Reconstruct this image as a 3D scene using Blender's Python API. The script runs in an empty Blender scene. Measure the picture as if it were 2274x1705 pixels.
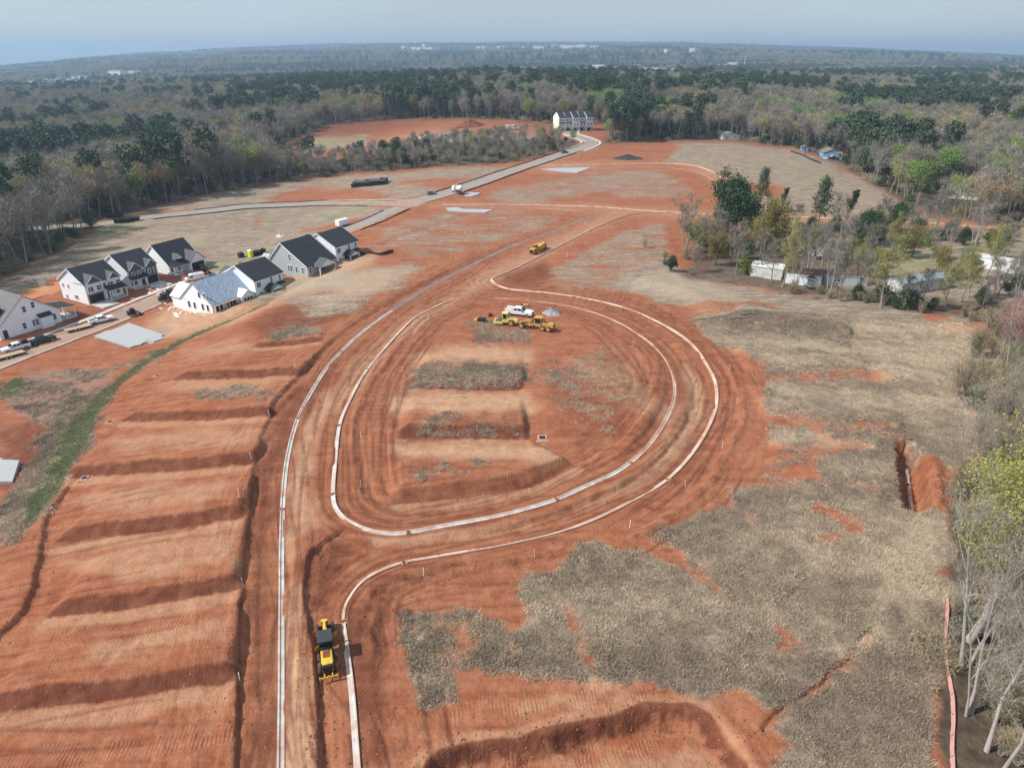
import bpy, bmesh, math, random
import numpy as np
from mathutils import Vector, Matrix
random.seed(11)
RNG = np.random.default_rng(11)
SC = bpy.context.scene
COL = SC.collection

# ------------------------------------------------------------------ camera
CAM_H = 56.0
PITCH = math.radians(26.0)
FPX = 1516.0                        # focal length in photograph pixels (2274 wide)
cam_d = bpy.data.cameras.new('camera')
cam = bpy.data.objects.new('camera', cam_d)
COL.objects.link(cam)
cam_d.sensor_width = 36.0
cam_d.lens = 36.0 * FPX / 2274.0
cam_d.clip_start = 0.5
cam_d.clip_end = 60000.0
cam.location = (0, 0, CAM_H)
cam.rotation_euler = (math.radians(90) - PITCH, 0, 0)
SC.camera = cam

# ------------------------------------------------------------------ sky, sun, exposure
SUN_EL = math.radians(44.0)
SUN_AZ = math.radians(-11.0)        # sun stands to the left (-x), a little behind the camera (-y)
sun_dir = Vector((-math.cos(SUN_EL) * math.cos(SUN_AZ), math.cos(SUN_EL) * math.sin(SUN_AZ), math.sin(SUN_EL)))
wd = bpy.data.worlds.new('World')
SC.world = wd
wd.use_nodes = True
wn = wd.node_tree.nodes
wl = wd.node_tree.links
wn.clear()
w_out = wn.new('ShaderNodeOutputWorld')
w_bg = wn.new('ShaderNodeBackground')
w_sky = wn.new('ShaderNodeTexSky')
w_sky.sky_type = 'NISHITA'
w_sky.sun_disc = False
w_sky.sun_elevation = SUN_EL
w_sky.sun_rotation = math.atan2(sun_dir.x, sun_dir.y)
w_sky.altitude = 200.0
w_sky.air_density = 1.0
w_sky.dust_density = 1.2
w_sky.ozone_density = 1.6
# thin high cirrus: the sky colour greyed and whitened along soft streaks
w_tc = wn.new('ShaderNodeTexCoord')
w_map = wn.new('ShaderNodeMapping')
w_map.inputs['Scale'].default_value = (1.2, 1.2, 7.0)
w_noi = wn.new('ShaderNodeTexNoise')
w_noi.inputs['Scale'].default_value = 2.2
w_noi.inputs['Detail'].default_value = 5.0
w_noi.inputs['Roughness'].default_value = 0.5
w_rmp = wn.new('ShaderNodeMapRange')
w_rmp.inputs['From Min'].default_value = 0.42
w_rmp.inputs['From Max'].default_value = 0.78
w_rmp.inputs['To Min'].default_value = 0.55
w_rmp.inputs['To Max'].default_value = 0.80
w_mix = wn.new('ShaderNodeMix')
w_mix.data_type = 'RGBA'
w_mix.inputs[7].default_value = (6.3, 7.5, 8.5, 1)
wl.new(w_tc.outputs['Generated'], w_map.inputs['Vector'])
wl.new(w_map.outputs['Vector'], w_noi.inputs['Vector'])
wl.new(w_noi.outputs['Fac'], w_rmp.inputs['Value'])
wl.new(w_rmp.outputs['Result'], w_mix.inputs[0])
wl.new(w_sky.outputs['Color'], w_mix.inputs[6])
wl.new(w_mix.outputs[2], w_bg.inputs['Color'])
wl.new(w_bg.outputs['Background'], w_out.inputs['Surface'])
w_bg.inputs['Strength'].default_value = 0.092

sun_l = bpy.data.lights.new('sun', 'SUN')
sun_l.energy = 4.8
sun_l.angle = math.radians(0.6)
sun_l.color = (1.0, 0.95, 0.88)
sun = bpy.data.objects.new('sun', sun_l)
COL.objects.link(sun)
sun.location = (-200, 30, 220)
sun.rotation_euler = (-sun_dir).to_track_quat('-Z', 'Y').to_euler()

SC.view_settings.view_transform = 'Standard'
SC.view_settings.look = 'None'
SC.view_settings.exposure = 0.12
SC.view_settings.gamma = 1.0
SC.view_settings.use_curve_mapping = False
SC.render.engine = 'CYCLES'
SC.cycles.max_bounces = 6
SC.cycles.diffuse_bounces = 2
SC.cycles.glossy_bounces = 2
SC.cycles.transmission_bounces = 2
SC.cycles.volume_bounces = 0
SC.cycles.use_denoising = True

# ------------------------------------------------------------------ numeric helpers
def sst(t):
    t = np.clip(t, 0, 1)
    return t * t * (3 - 2 * t)

_perm = RNG.random((256, 256)).astype(np.float32)
def vnoise(x, y):
    x = np.asarray(x, dtype=np.float64); y = np.asarray(y, dtype=np.float64)
    xi = np.floor(x).astype(np.int64); yi = np.floor(y).astype(np.int64)
    fx = x - xi; fy = y - yi
    fx = fx * fx * (3 - 2 * fx); fy = fy * fy * (3 - 2 * fy)
    x0 = xi & 255; x1 = (xi + 1) & 255; y0 = yi & 255; y1 = (yi + 1) & 255
    a = _perm[y0, x0]; b = _perm[y0, x1]; c = _perm[y1, x0]; d = _perm[y1, x1]
    return (a + (b - a) * fx) * (1 - fy) + (c + (d - c) * fx) * fy
def fbm(x, y, o=4, s=1.0):
    r = 0.0; a = 0.5; t = 0.0
    for i in range(o):
        r = r + a * vnoise(x * s + 17.3 * i, y * s + 9.1 * i); t += a
        a *= 0.5; s *= 2.03
    return r / t

# horizon of the photograph (lens curvature becomes real relief): photo x -> photo y
_hx = np.array([-500, 0, 170, 343, 550, 760, 1137, 1520, 1857, 2100, 2274, 2800.])
_hy = np.array([200, 157, 137, 122, 111, 104, 100, 101, 111, 122, 132, 165.])
_dy = -(_hy - 852.5) / FPX
_yy = math.cos(PITCH) + _dy * math.sin(PITCH)
_ha = (_hx - 1137) / FPX / _yy
_he = (-math.sin(PITCH) + _dy * math.cos(PITCH)) / _yy
RIM = 8000.0
def zb(x, y):
    """large-scale terrain height"""
    x = np.asarray(x, dtype=np.float64); y = np.asarray(y, dtype=np.float64)
    a = x / np.maximum(y, 60.0)
    near = -8.0 * sst((-x - 32) / 75) - 10.0 * sst((-x - 120) / 220)
    mid = np.interp(a, [-1.0, -.674, -.45, -.25, 0, .3, .5, .674, 1.0], [-30, -20, -9, 3, 12, 8, 3, 2, 2])
    t1 = sst((y - 330) / 470)
    z = near * (1 - t1) + mid * t1
    t2 = sst((y - 1000) / 1300)
    val = np.interp(a, [-1, -.674, -.4, 0, .4, .674, 1], [-50, -42, -28, -22, -12, -6, -6])
    z = z * (1 - t2) + val * t2
    t3 = np.clip((y - 2000) / (RIM - 2000), 0, 1) ** 1.25
    rim = CAM_H + RIM * np.interp(a, _ha, _he) - 12
    z = z * (1 - t3) + rim * t3
    z = z + (fbm(x, y, 3, 1 / 900.) - 0.5) * 40 * sst((y - 1500) / 2500) * (1 - 0.7 * sst((y - 6000) / 2000))
    return z

def ray(px, py):
    dx = (px - 1137.0) / FPX; dy = -(py - 852.5) / FPX
    return np.array([dx, math.cos(PITCH) + dy * math.sin(PITCH), -math.sin(PITCH) + dy * math.cos(PITCH)])
_ts = np.geomspace(20, 11000, 2500)
def P(px, py, lift=0.0):
    """photo pixel -> (x, y) where its ray meets the terrain (or a level lifted above it)"""
    d = ray(px, py)
    z = CAM_H + d[2] * _ts - zb(d[0] * _ts, d[1] * _ts) - lift
    k = np.argmax(z < 0)
    if k == 0:
        k = len(_ts) - 1
    t0, t1 = _ts[k - 1], _ts[k]
    f = z[k - 1] / (z[k - 1] - z[k] + 1e-9)
    t = t0 + (t1 - t0) * min(max(f, 0), 1)
    return (d[0] * t, d[1] * t)
def Q(*pts):
    """points read off the 2212-pixel-wide view of the photograph -> ground points"""
    return [P(x * 1.028, y * 1.028) for x, y in pts]
def at_depth(px, py, Y):
    d = ray(px, py); t = Y / d[1]
    return (d[0] * t, Y, CAM_H + d[2] * t)
def spline(pts, step=1.0, closed=False):
    """Catmull-Rom resampled polyline"""
    p = np.array(pts, dtype=float)
    n = len(p)
    if closed:
        pp = np.vstack([p[-1], p, p[0], p[1]])
        m = n
    else:
        pp = np.vstack([2 * p[0] - p[1], p, 2 * p[-1] - p[-2]])
        m = n - 1
    out = []
    for i in range(m):
        a, b, c, d = pp[i], pp[i + 1], pp[i + 2], pp[i + 3]
        k = max(2, int(np.hypot(*(c - b)) / step))
        for t in np.linspace(0, 1, k, endpoint=False):
            out.append(0.5 * ((2 * b) + (c - a) * t + (2 * a - 5 * b + 4 * c - d) * t * t + (3 * b - a - 3 * c + d) * t ** 3))
    out.append(p[0] if closed else p[-1])
    return np.array(out)
def pdist(X, Y, line, reach):
    """signed distance (left of travel positive) and distance along for points near a polyline; 1e9 elsewhere"""
    L = np.asarray(line)
    D = np.full(X.shape, 1e9); A = np.zeros(X.shape)
    bx = (X > L[:, 0].min() - reach) & (X < L[:, 0].max() + reach) & (Y > L[:, 1].min() - reach) & (Y < L[:, 1].max() + reach)
    idx = np.nonzero(bx)
    if len(idx[0]) == 0:
        return D, A
    x = X[idx]; y = Y[idx]
    best = np.full(x.shape, 1e9); al = np.zeros(x.shape); sg = np.ones(x.shape)
    s = 0.0
    for i in range(len(L) - 1):
        ax, ay = L[i]; ex, ey = L[i + 1] - L[i]
        l2 = ex * ex + ey * ey
        if l2 < 1e-9:
            continue
        l = math.sqrt(l2)
        t = np.clip(((x - ax) * ex + (y - ay) * ey) / l2, 0, 1)
        qx = x - ax - t * ex; qy = y - ay - t * ey
        d = np.hypot(qx, qy)
        m = d < best
        best[m] = d[m]; al[m] = s + t[m] * l
        sg[m] = np.where((ex * (y[m] - ay) - ey * (x[m] - ax)) >= 0, 1, -1)
        s += l
    D[idx] = best * sg; A[idx] = al
    return D, A
def inpoly(X, Y, poly):
    p = np.asarray(poly)
    r = np.zeros(X.shape, bool)
    bx = (X >= p[:, 0].min()) & (X <= p[:, 0].max()) & (Y >= p[:, 1].min()) & (Y <= p[:, 1].max())
    idx = np.nonzero(bx)
    if len(idx[0]) == 0:
        return r
    x = X[idx]; y = Y[idx]; c = np.zeros(x.shape, bool)
    j = len(p) - 1
    for i in range(len(p)):
        xi, yi = p[i]; xj, yj = p[j]
        if yi != yj:
            c ^= ((yi > y) != (yj > y)) & (x < (xj - xi) * (y - yi) / (yj - yi) + xi)
        j = i
    r[idx] = c
    return r

# ------------------------------------------------------------------ object helpers
def tag(o, label=None, cat=None, group=None, kind=None):
    if label: o['label'] = label
    if cat: o['category'] = cat
    if group: o['group'] = group
    if kind: o['kind'] = kind
    return o
def empty(name, loc, rz=0.0, label=None, cat=None, group=None, sc=1.0):
    o = bpy.data.objects.new(name, None)
    COL.objects.link(o)
    o.location = loc
    o.rotation_euler = (0, 0, rz)
    o.scale = (sc, sc, sc)
    o.empty_display_size = 0.2
    return tag(o, label, cat, group)
def copy_tree(o, parent=None):
    c = o.copy()
    COL.objects.link(c)
    if parent is not None:
        c.parent = parent
    for ch in o.children:
        copy_tree(ch, c)
    return c

class MB:
    """collects shapes and links them as ONE mesh object"""
    def __init__(s):
        s.v = []; s.f = []
    def add(s, vs, fs):
        n = len(s.v)
        s.v += [tuple(map(float, p)) for p in vs]
        s.f += [tuple(i + n for i in f) for f in fs]
        return s
    def box(s, x0, x1, y0, y1, z0, z1, taper=0.0, ty=None):
        t = taper; u = taper if ty is None else ty
        return s.add([(x0, y0, z0), (x1, y0, z0), (x1, y1, z0), (x0, y1, z0),
                      (x0 + t, y0 + u, z1), (x1 - t, y0 + u, z1), (x1 - t, y1 - u, z1), (x0 + t, y1 - u, z1)],
                     [(0, 3, 2, 1), (4, 5, 6, 7), (0, 1, 5, 4), (1, 2, 6, 5), (2, 3, 7, 6), (3, 0, 4, 7)])
    def hexa(s, p):
        return s.add(p, [(0, 3, 2, 1), (4, 5, 6, 7), (0, 1, 5, 4), (1, 2, 6, 5), (2, 3, 7, 6), (3, 0, 4, 7)])
    def extr(s, prof, y0, y1, axis='y', inset=0.0):
        """profile of (a, z) points extruded along y (or along x when axis='x')"""
        n = len(prof)
        cx = sum(p[0] for p in prof) / n; cz = sum(p[1] for p in prof) / n
        mk = (lambda a, b, z: (a, b, z)) if axis == 'y' else (lambda a, b, z: (b, a, z))
        vs = [mk(a, y0, z) for a, z in prof] + [mk(a, y1, z) for a, z in prof]
        fs = [tuple(range(n)), tuple(range(2 * n - 1, n - 1, -1))]
        fs += [(i, i + n, (i + 1) % n + n, (i + 1) % n) for i in range(n)]
        return s.add(vs, fs)
    def bar(s, a, b, w, h=None):
        a = Vector(a); b = Vector(b); h = w if h is None else h
        d = (b - a).normalized()
        up = Vector((0, 0, 1)) if abs(d.z) < 0.95 else Vector((1, 0, 0))
        r = d.cross(up).normalized() * (w / 2); u = r.cross(d).normalized() * (h / 2)
        return s.hexa([a - r - u, a + r - u, a + r + u, a - r + u, b - r - u, b + r - u, b + r + u, b - r + u])
    def tube(s, pts, rad, n=6, caps=True):
        pts = [Vector(p) for p in pts]
        rad = rad if hasattr(rad, '__len__') else [rad] * len(pts)
        base = len(s.v); vs = []; fs = []
        for i, p in enumerate(pts):
            d = (pts[min(i + 1, len(pts) - 1)] - pts[max(i - 1, 0)]).normalized()
            up = Vector((0, 0, 1)) if abs(d.z) < 0.9 else Vector((1, 0, 0))
            r = d.cross(up).normalized(); u = r.cross(d).normalized()
            for k in range(n):
                t = 2 * math.pi * k / n
                vs.append(p + (r * math.cos(t) + u * math.sin(t)) * rad[i])
        for i in range(len(pts) - 1):
            for k in range(n):
                fs.append((i * n + k, i * n + (k + 1) % n, (i + 1) * n + (k + 1) % n, (i + 1) * n + k))
        if caps:
            fs.append(tuple(range(n - 1, -1, -1)))
            fs.append(tuple((len(pts) - 1) * n + k for k in range(n)))
        return s.add(vs, fs)
    def wheel(s, c, r, w, axis='y', n=18, bev=0.12):
        """tyre-like disc with bevelled shoulders; axis of the axle"""
        prof = [(-w / 2, r * (1 - bev) * .55), (-w / 2, r * (1 - bev)), (-w / 2 + w * .18, r), (w / 2 - w * .18, r), (w / 2, r * (1 - bev)), (w / 2, r * (1 - bev) * .55)]
        return s.lathe(c, prof, axis, n)
    def lathe(s, c, prof, axis='y', n=18):
        vs = []; fs = []; m = len(prof)
        for k in range(n):
            t = 2 * math.pi * k / n; ct, st = math.cos(t), math.sin(t)
            for a, r in prof:
                if axis == 'y': vs.append((c[0] + r * ct, c[1] + a, c[2] + r * st))
                elif axis == 'x': vs.append((c[0] + a, c[1] + r * ct, c[2] + r * st))
                else: vs.append((c[0] + r * ct, c[1] + r * st, c[2] + a))
        for k in range(n):
            for i in range(m - 1):
                q = (k + 1) % n
                fs.append((k * m + i, k * m + i + 1, q * m + i + 1, q * m + i))
        fs.append(tuple(k * m for k in range(n)))
        fs.append(tuple(k * m + m - 1 for k in range(n - 1, -1, -1)))
        return s.add(vs, fs)
    def build(s, name, mat, parent=None, bevel=0.0, smooth=False, loc=None):
        me = bpy.data.meshes.new(name)
        me.from_pydata(s.v, [], s.f)
        bm = bmesh.new(); bm.from_mesh(me)
        if bevel > 0:
            es = [e for e in bm.edges if len(e.link_faces) == 2 and e.calc_face_angle(0) > 0.5]
            bmesh.ops.bevel(bm, geom=es, offset=bevel, segments=1, affect='EDGES', clamp_overlap=True)
        bmesh.ops.recalc_face_normals(bm, faces=bm.faces)
        bm.to_mesh(me); bm.free()
        if smooth:
            me.shade_smooth()
        if isinstance(mat, str):
            mat = M[mat]
        me.materials.append(mat)
        o = bpy.data.objects.new(name, me)
        COL.objects.link(o)
        if parent is not None:
            o.parent = parent
        if loc is not None:
            o.location = loc
        return o
def mesh_np(name, v, f, mat, smooth=False, parent=None, link=True):
    """numpy verts (n,3) and faces (m,k) -> object"""
    me = bpy.data.meshes.new(name)
    v = np.ascontiguousarray(v, dtype=np.float32); f = np.ascontiguousarray(f, dtype=np.int32)
    k = f.shape[1]
    me.vertices.add(len(v)); me.vertices.foreach_set('co', v.ravel())
    me.loops.add(f.size); me.loops.foreach_set('vertex_index', f.ravel())
    me.polygons.add(len(f)); me.polygons.foreach_set('loop_start', np.arange(0, f.size, k, dtype=np.int32))
    me.update(calc_edges=True)
    if smooth:
        me.shade_smooth()
    if isinstance(mat, str):
        mat = M[mat]
    if mat is not None:
        me.materials.append(mat)
    o = bpy.data.objects.new(name, me)
    if link:
        COL.objects.link(o)
    if parent is not None:
        o.parent = parent
    return o

# ------------------------------------------------------------------ materials
M = {}
def mat(name, col, rough=0.7, metal=0.0, var=0.12, scale=3.0, bump=0.0, dirt=None, dirt_amt=0.35, dirt_scale=0.8, obj_rand=0.0, spec=0.3, translucent=0.0):
    """procedural material: base colour broken up by noise, optional dirt colour in patches"""
    m = bpy.data.materials.new(name); m.use_nodes = True
    nt = m.node_tree; N = nt.nodes; L = nt.links
    b = N['Principled BSDF']
    b.inputs['Roughness'].default_value = rough
    b.inputs['Metallic'].default_value = metal
    b.inputs['Specular IOR Level'].default_value = spec
    tc = N.new('ShaderNodeTexCoord')
    n1 = N.new('ShaderNodeTexNoise'); n1.inputs['Scale'].default_value = scale; n1.inputs['Detail'].default_value = 4
    L.new(tc.outputs['Object'], n1.inputs['Vector'])
    hsv = N.new('ShaderNodeHueSaturation')
    mr = N.new('ShaderNodeMapRange')
    mr.inputs['From Min'].default_value = 0.25; mr.inputs['From Max'].default_value = 0.75
    mr.inputs['To Min'].default_value = 1 - var; mr.inputs['To Max'].default_value = 1 + var
    L.new(n1.outputs['Fac'], mr.inputs['Value'])
    hsv.inputs['Color'].default_value = (*col, 1)
    if obj_rand > 0:
        oi = N.new('ShaderNodeObjectInfo')
        m2 = N.new('ShaderNodeMapRange')
        m2.inputs['To Min'].default_value = 1 - obj_rand; m2.inputs['To Max'].default_value = 1 + obj_rand
        L.new(oi.outputs['Random'], m2.inputs['Value'])
        mm = N.new('ShaderNodeMath'); mm.operation = 'MULTIPLY'
        L.new(mr.outputs['Result'], mm.inputs[0]); L.new(m2.outputs['Result'], mm.inputs[1])
        L.new(mm.outputs[0], hsv.inputs['Value'])
        m3 = N.new('ShaderNodeMath'); m3.operation = 'MULTIPLY_ADD'
        fr = N.new('ShaderNodeMath'); fr.operation = 'FRACT'
        m4 = N.new('ShaderNodeMath'); m4.operation = 'MULTIPLY'; m4.inputs[1].default_value = 7.31
        L.new(oi.outputs['Random'], m4.inputs[0]); L.new(m4.outputs[0], fr.inputs[0])
        L.new(fr.outputs[0], m3.inputs[0]); m3.inputs[1].default_value = 0.05; m3.inputs[2].default_value = 0.475
        L.new(m3.outputs[0], hsv.inputs['Hue'])
    else:
        L.new(mr.outputs['Result'], hsv.inputs['Value'])
    src = hsv.outputs['Color']
    if dirt is not None:
        n2 = N.new('ShaderNodeTexNoise'); n2.inputs['Scale'].default_value = dirt_scale; n2.inputs['Detail'].default_value = 6
        n2.inputs['Roughness'].default_value = 0.65
        L.new(tc.outputs['Object'], n2.inputs['Vector'])
        r2 = N.new('ShaderNodeMapRange')
        r2.inputs['From Min'].default_value = 0.62 - dirt_amt * 0.5; r2.inputs['From Max'].default_value = 0.78 - dirt_amt * 0.3
        r2.inputs['To Max'].default_value = 0.85
        L.new(n2.outputs['Fac'], r2.inputs['Value'])
        mx = N.new('ShaderNodeMix'); mx.data_type = 'RGBA'
        mx.inputs[7].default_value = (*dirt, 1)
        L.new(r2.outputs['Result'], mx.inputs[0]); L.new(src, mx.inputs[6])
        src = mx.outputs[2]
    L.new(src, b.inputs['Base Color'])
    if bump > 0:
        bp = N.new('ShaderNodeBump'); bp.inputs['Strength'].default_value = bump; bp.inputs['Distance'].default_value = 0.05
        n3 = N.new('ShaderNodeTexNoise'); n3.inputs['Scale'].default_value = scale * 4; n3.inputs['Detail'].default_value = 5
        L.new(tc.outputs['Object'], n3.inputs['Vector'])
        L.new(n3.outputs['Fac'], bp.inputs['Height']); L.new(bp.outputs['Normal'], b.inputs['Normal'])
    if translucent > 0:
        tr = N.new('ShaderNodeBsdfTranslucent'); ad = N.new('ShaderNodeMixShader')
        L.new(src, tr.inputs['Color']); ad.inputs[0].default_value = translucent
        L.new(b.outputs[0], ad.inputs[1]); L.new(tr.outputs[0], ad.inputs[2])
        L.new(ad.outputs[0], N['Material Output'].inputs['Surface'])
    M[name] = m
    return m
CLAY = (0.30, 0.095, 0.045)
# ------------------------------------------------------------------ lines read off the photograph (2212-wide view)
L_left = spline(Q((603, 1720), (604, 1600), (605, 1500), (606, 1300), (607, 1180), (612, 1060), (622, 980), (641, 910), (671, 850), (715, 785), (780, 720), (860, 662), (960, 603), (1100, 533), (1200, 497), (1295, 461)), 0.8)
L_isl = spline(Q((985, 647), (960, 655), (930, 668), (890, 692), (832, 755), (788, 810), (755, 870), (735, 920), (726, 1000), (722, 1075), (735, 1110), (770, 1135), (820, 1149), (870, 1150), (960, 1133), (1080, 1110), (1190, 1080), (1260, 1050), (1340, 1012), (1400, 960), (1440, 900), (1456, 850), (1449, 800), (1420, 757), (1370, 718), (1310, 686), (1230, 662), (1140, 650), (1068, 644)), 0.8)
L_out = spline(Q((780, 1720), (775, 1659), (763, 1500), (751, 1400), (742, 1330), (755, 1290), (790, 1250), (860, 1218), (950, 1200), (1100, 1173), (1250, 1135), (1370, 1080), (1450, 1030), (1510, 960), (1545, 890), (1549, 840), (1535, 800), (1490, 740), (1420, 695), (1340, 662), (1250, 642), (1180, 632), (1105, 625), (1075, 616), (1063, 606)), 0.8)
L_outu = spline(Q((1063, 606), (1066, 600), (1110, 580), (1210, 530), (1300, 487), (1372, 462), (1450, 458)), 1.0)
L_cross = spline(Q((955, 443), (1060, 442), (1160, 443), (1280, 446), (1350, 451), (1450, 458), (1560, 463), (1700, 468), (1830, 473), (2000, 480), (2120, 488), (2260, 496)), 1.5)
L_crossn = spline(Q((950, 449), (1060, 449), (1160, 450), (1290, 459)), 1.5)
L_upl = spline(Q((1160, 358), (1240, 357), (1330, 355), (1420, 353), (1490, 357), (1535, 370), (1565, 388)), 1.5)
L_upn = spline(Q((1190, 362), (1290, 361), (1400, 362), (1470, 366), (1515, 376), (1550, 395)), 1.5)
# centre lines of the asphalt streets
L_main = spline(Q((1233, 284), (1230, 290), (1262, 300), (1276, 309), (1245, 324), (1160, 351), (1050, 389), (960, 420), (880, 445), (800, 478), (745, 500)), 2.0)
L_houses = spline(Q((745, 500), (640, 545), (520, 580), (430, 612), (340, 648), (240, 690), (120, 735), (0, 782), (-150, 840)), 2.0)
L_west = spline(Q((880, 441), (800, 437), (690, 439), (560, 446), (450, 456), (330, 467), (240, 480), (150, 489), (40, 494), (-120, 500)), 2.0)
ROADS = [(L_main, 3.6), (L_houses, 3.4), (L_west, 4.0)]

L_cut = spline(Q((515, 1659), (520, 1480), (527, 1300), (536, 1200), (545, 1120), (560, 1000), (575, 940), (600, 880), (640, 825), (690, 770), (760, 706), (850, 650), (960, 595), (1090, 540), (1180, 505)), 1.0)
L_fill = spline(Q((700, 1720), (693, 1600), (690, 1480), (676, 1380), (664, 1290), (668, 1210), (690, 1185)), 1.0)
L_shoul = spline(Q((800, 1659), (790, 1500), (800, 1400), (810, 1330), (860, 1265), (960, 1240), (1100, 1212), (1280, 1175), (1400, 1140), (1490, 1080), (1560, 1000), (1600, 920), (1605, 870), (1590, 820), (1540, 750), (1470, 700)), 1.0)
L_rut1 = spline(Q((690, 1195), (800, 1175), (900, 1165), (1050, 1145), (1200, 1110), (1330, 1060), (1430, 990), (1490, 900), (1500, 850), (1480, 790), (1430, 735), (1360, 695)), 1.0)
L_inn = spline(Q((880, 720), (800, 830), (770, 900), (765, 980), (770, 1050), (800, 1085), (850, 1095), (980, 1080), (1150, 1050), (1260, 1005), (1350, 950), (1400, 890), (1415, 840), (1400, 790), (1370, 750)), 1.0)
L_berm = spline(Q((0, 1378), (40, 1345), (66, 1310), (84, 1250), (98, 1180), (108, 1110), (122, 1085)), 1.0)
L_gully = spline(Q((1650, 1567), (1700, 1525), (1745, 1494), (1770, 1478), (1800, 1443), (1835, 1428), (1860, 1390), (1882, 1358)), 0.6)
L_trench = spline(Q((1958, 958), (1963, 985), (1968, 1030), (1973, 1065), (1974, 1092)), 0.6)
L_spoil = spline(Q((2016, 990), (2023, 1040), (2026, 1095)), 0.6)
L_scarp = spline(Q((905, 1665), (935, 1632), (1010, 1603), (1140, 1587), (1274, 1552), (1374, 1525), (1455, 1521), (1520, 1535), (1580, 1580), (1620, 1650), (1640, 1720)), 0.8)
GREENLN = spline(Q((70, 1120), (105, 1050), (140, 985), (185, 900), (240, 838), (310, 785), (400, 732), (480, 695), (560, 660), (640, 615), (720, 580)), 1.5)
L_ditch = spline(Q((480, 695), (560, 655), (650, 608), (760, 560), (850, 515), (960, 478), (1030, 455)), 1.5)
# (toe line of a graded bank, bank height, bank width): the ground steps down towards the camera
BANKS = [(Q((120, 1032), (250, 1022), (420, 1014), (556, 1006)), 1.1, 2.6),
         (Q((110, 1172), (250, 1158), (400, 1142), (534, 1128)), 1.0, 2.6),
         (Q((90, 1336), (250, 1318), (400, 1298), (525, 1280)), 1.0, 2.3),
         (Q((-60, 1545), (150, 1518), (350, 1497), (516, 1476)), 1.0, 2.1),
         (Q((260, 910), (400, 908), (594, 906)), 0.9, 2.6),
         (Q((370, 822), (500, 818), (648, 818)), 0.8, 3.0),
         (Q((540, 752), (640, 748), (700, 742)), 0.5, 3.0),
         (Q((866, 833), (960, 838), (1135, 840)), 1.2, 3.4),
         (Q((850, 945), (960, 944), (1150, 938)), 1.3, 3.2),
         (Q((836, 1088), (1000, 1070), (1130, 1050), (1250, 1003)), 1.0, 3.0),
         (Q((1600, 802), (1750, 808), (1890, 812)), 0.9, 3.0),
         (Q((1640, 908), (1780, 918), (1960, 948)), 1.0, 3.0),
         (Q((1650, 1020), (1800, 1050), (1950, 1095)), 0.8, 3.0),
         (Q((1430, 1180), (1560, 1240), (1700, 1310)), 0.5, 2.0),
         (Q((1560, 700), (1760, 735), (1850, 745)), 1.6, 7.0),
         (Q((1350, 618), (1460, 640), (1540, 700)), 0.8, 5.0)]
BANKS = [(spline(a, 2.0), h, w) for a, h, w in BANKS]
INLET = Q((1172, 934))[0]

def zbed(X, Y):
    """smooth ground: large terrain plus broad unevenness, the level the streets are graded to"""
    X = np.asarray(X, float); Y = np.asarray(Y, float)
    return zb(X, Y) + (fbm(X, Y, 2, 1 / 40.) - 0.5) * 1.0 * sst((Y - 20) / 60) * (1 - sst((Y - 500) / 200))
_tk = np.random.default_rng(404)
TRACKS = [(s0 + _tk.uniform(lo, hi), _tk.uniform(1.5, 5.0), _tk.uniform(0, 90), _tk.uniform(.16, .30)) for s0, lo, hi, n in ((0, -7, 2, 12), (100, -8, 8, 20), (200, -8, 8, 20)) for _ in range(n)]
PASSES = [(_tk.uniform(28, 135), _tk.uniform(1, 6), _tk.uniform(0, 90), _tk.uniform(.16, .3)) for _ in range(44)]
def tracks(X, Y, D, A, M_):
    """tyre and crawler tracks: pairs of shallow grooves along the streets and across the lots (0..1)"""
    F = np.zeros(X.shape)
    sel = np.nonzero((M_ > .05) & (Y < 210))
    if len(sel[0]):
        d = D[sel]; a = A[sel]; f = np.zeros(d.shape)
        for c, w, ph, wd_ in TRACKS:
            cc = c + (vnoise(a * .045 + ph, a * 0 + ph) - .5) * w * 1.5
            on = sst((vnoise(a * .04 + ph * 3, a * 0 + ph) - .52) / .15)
            for o in (0, 1.9):
                f = np.maximum(f, on * np.exp(-((d - cc - o) / wd_) ** 2))
        F[sel] = f
    sel = np.nonzero((X < -8) & (Y < 140) & (M_ < .6))
    if len(sel[0]):
        x = X[sel]; y = Y[sel] - .10 * x; f = np.zeros(x.shape)
        for c, w, ph, wd_ in PASSES:
            cc = c + (vnoise(x * .05 + ph, x * 0 + ph) - .5) * w
            on = sst((vnoise(x * .06 + ph * 3, x * 0 + ph) - .5) / .12)
            for o in (0, 2.1):
                f = np.maximum(f, on * np.exp(-((y - cc - o) / wd_) ** 2))
        F[sel] = np.maximum(F[sel], f * .8)
    return F
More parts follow.
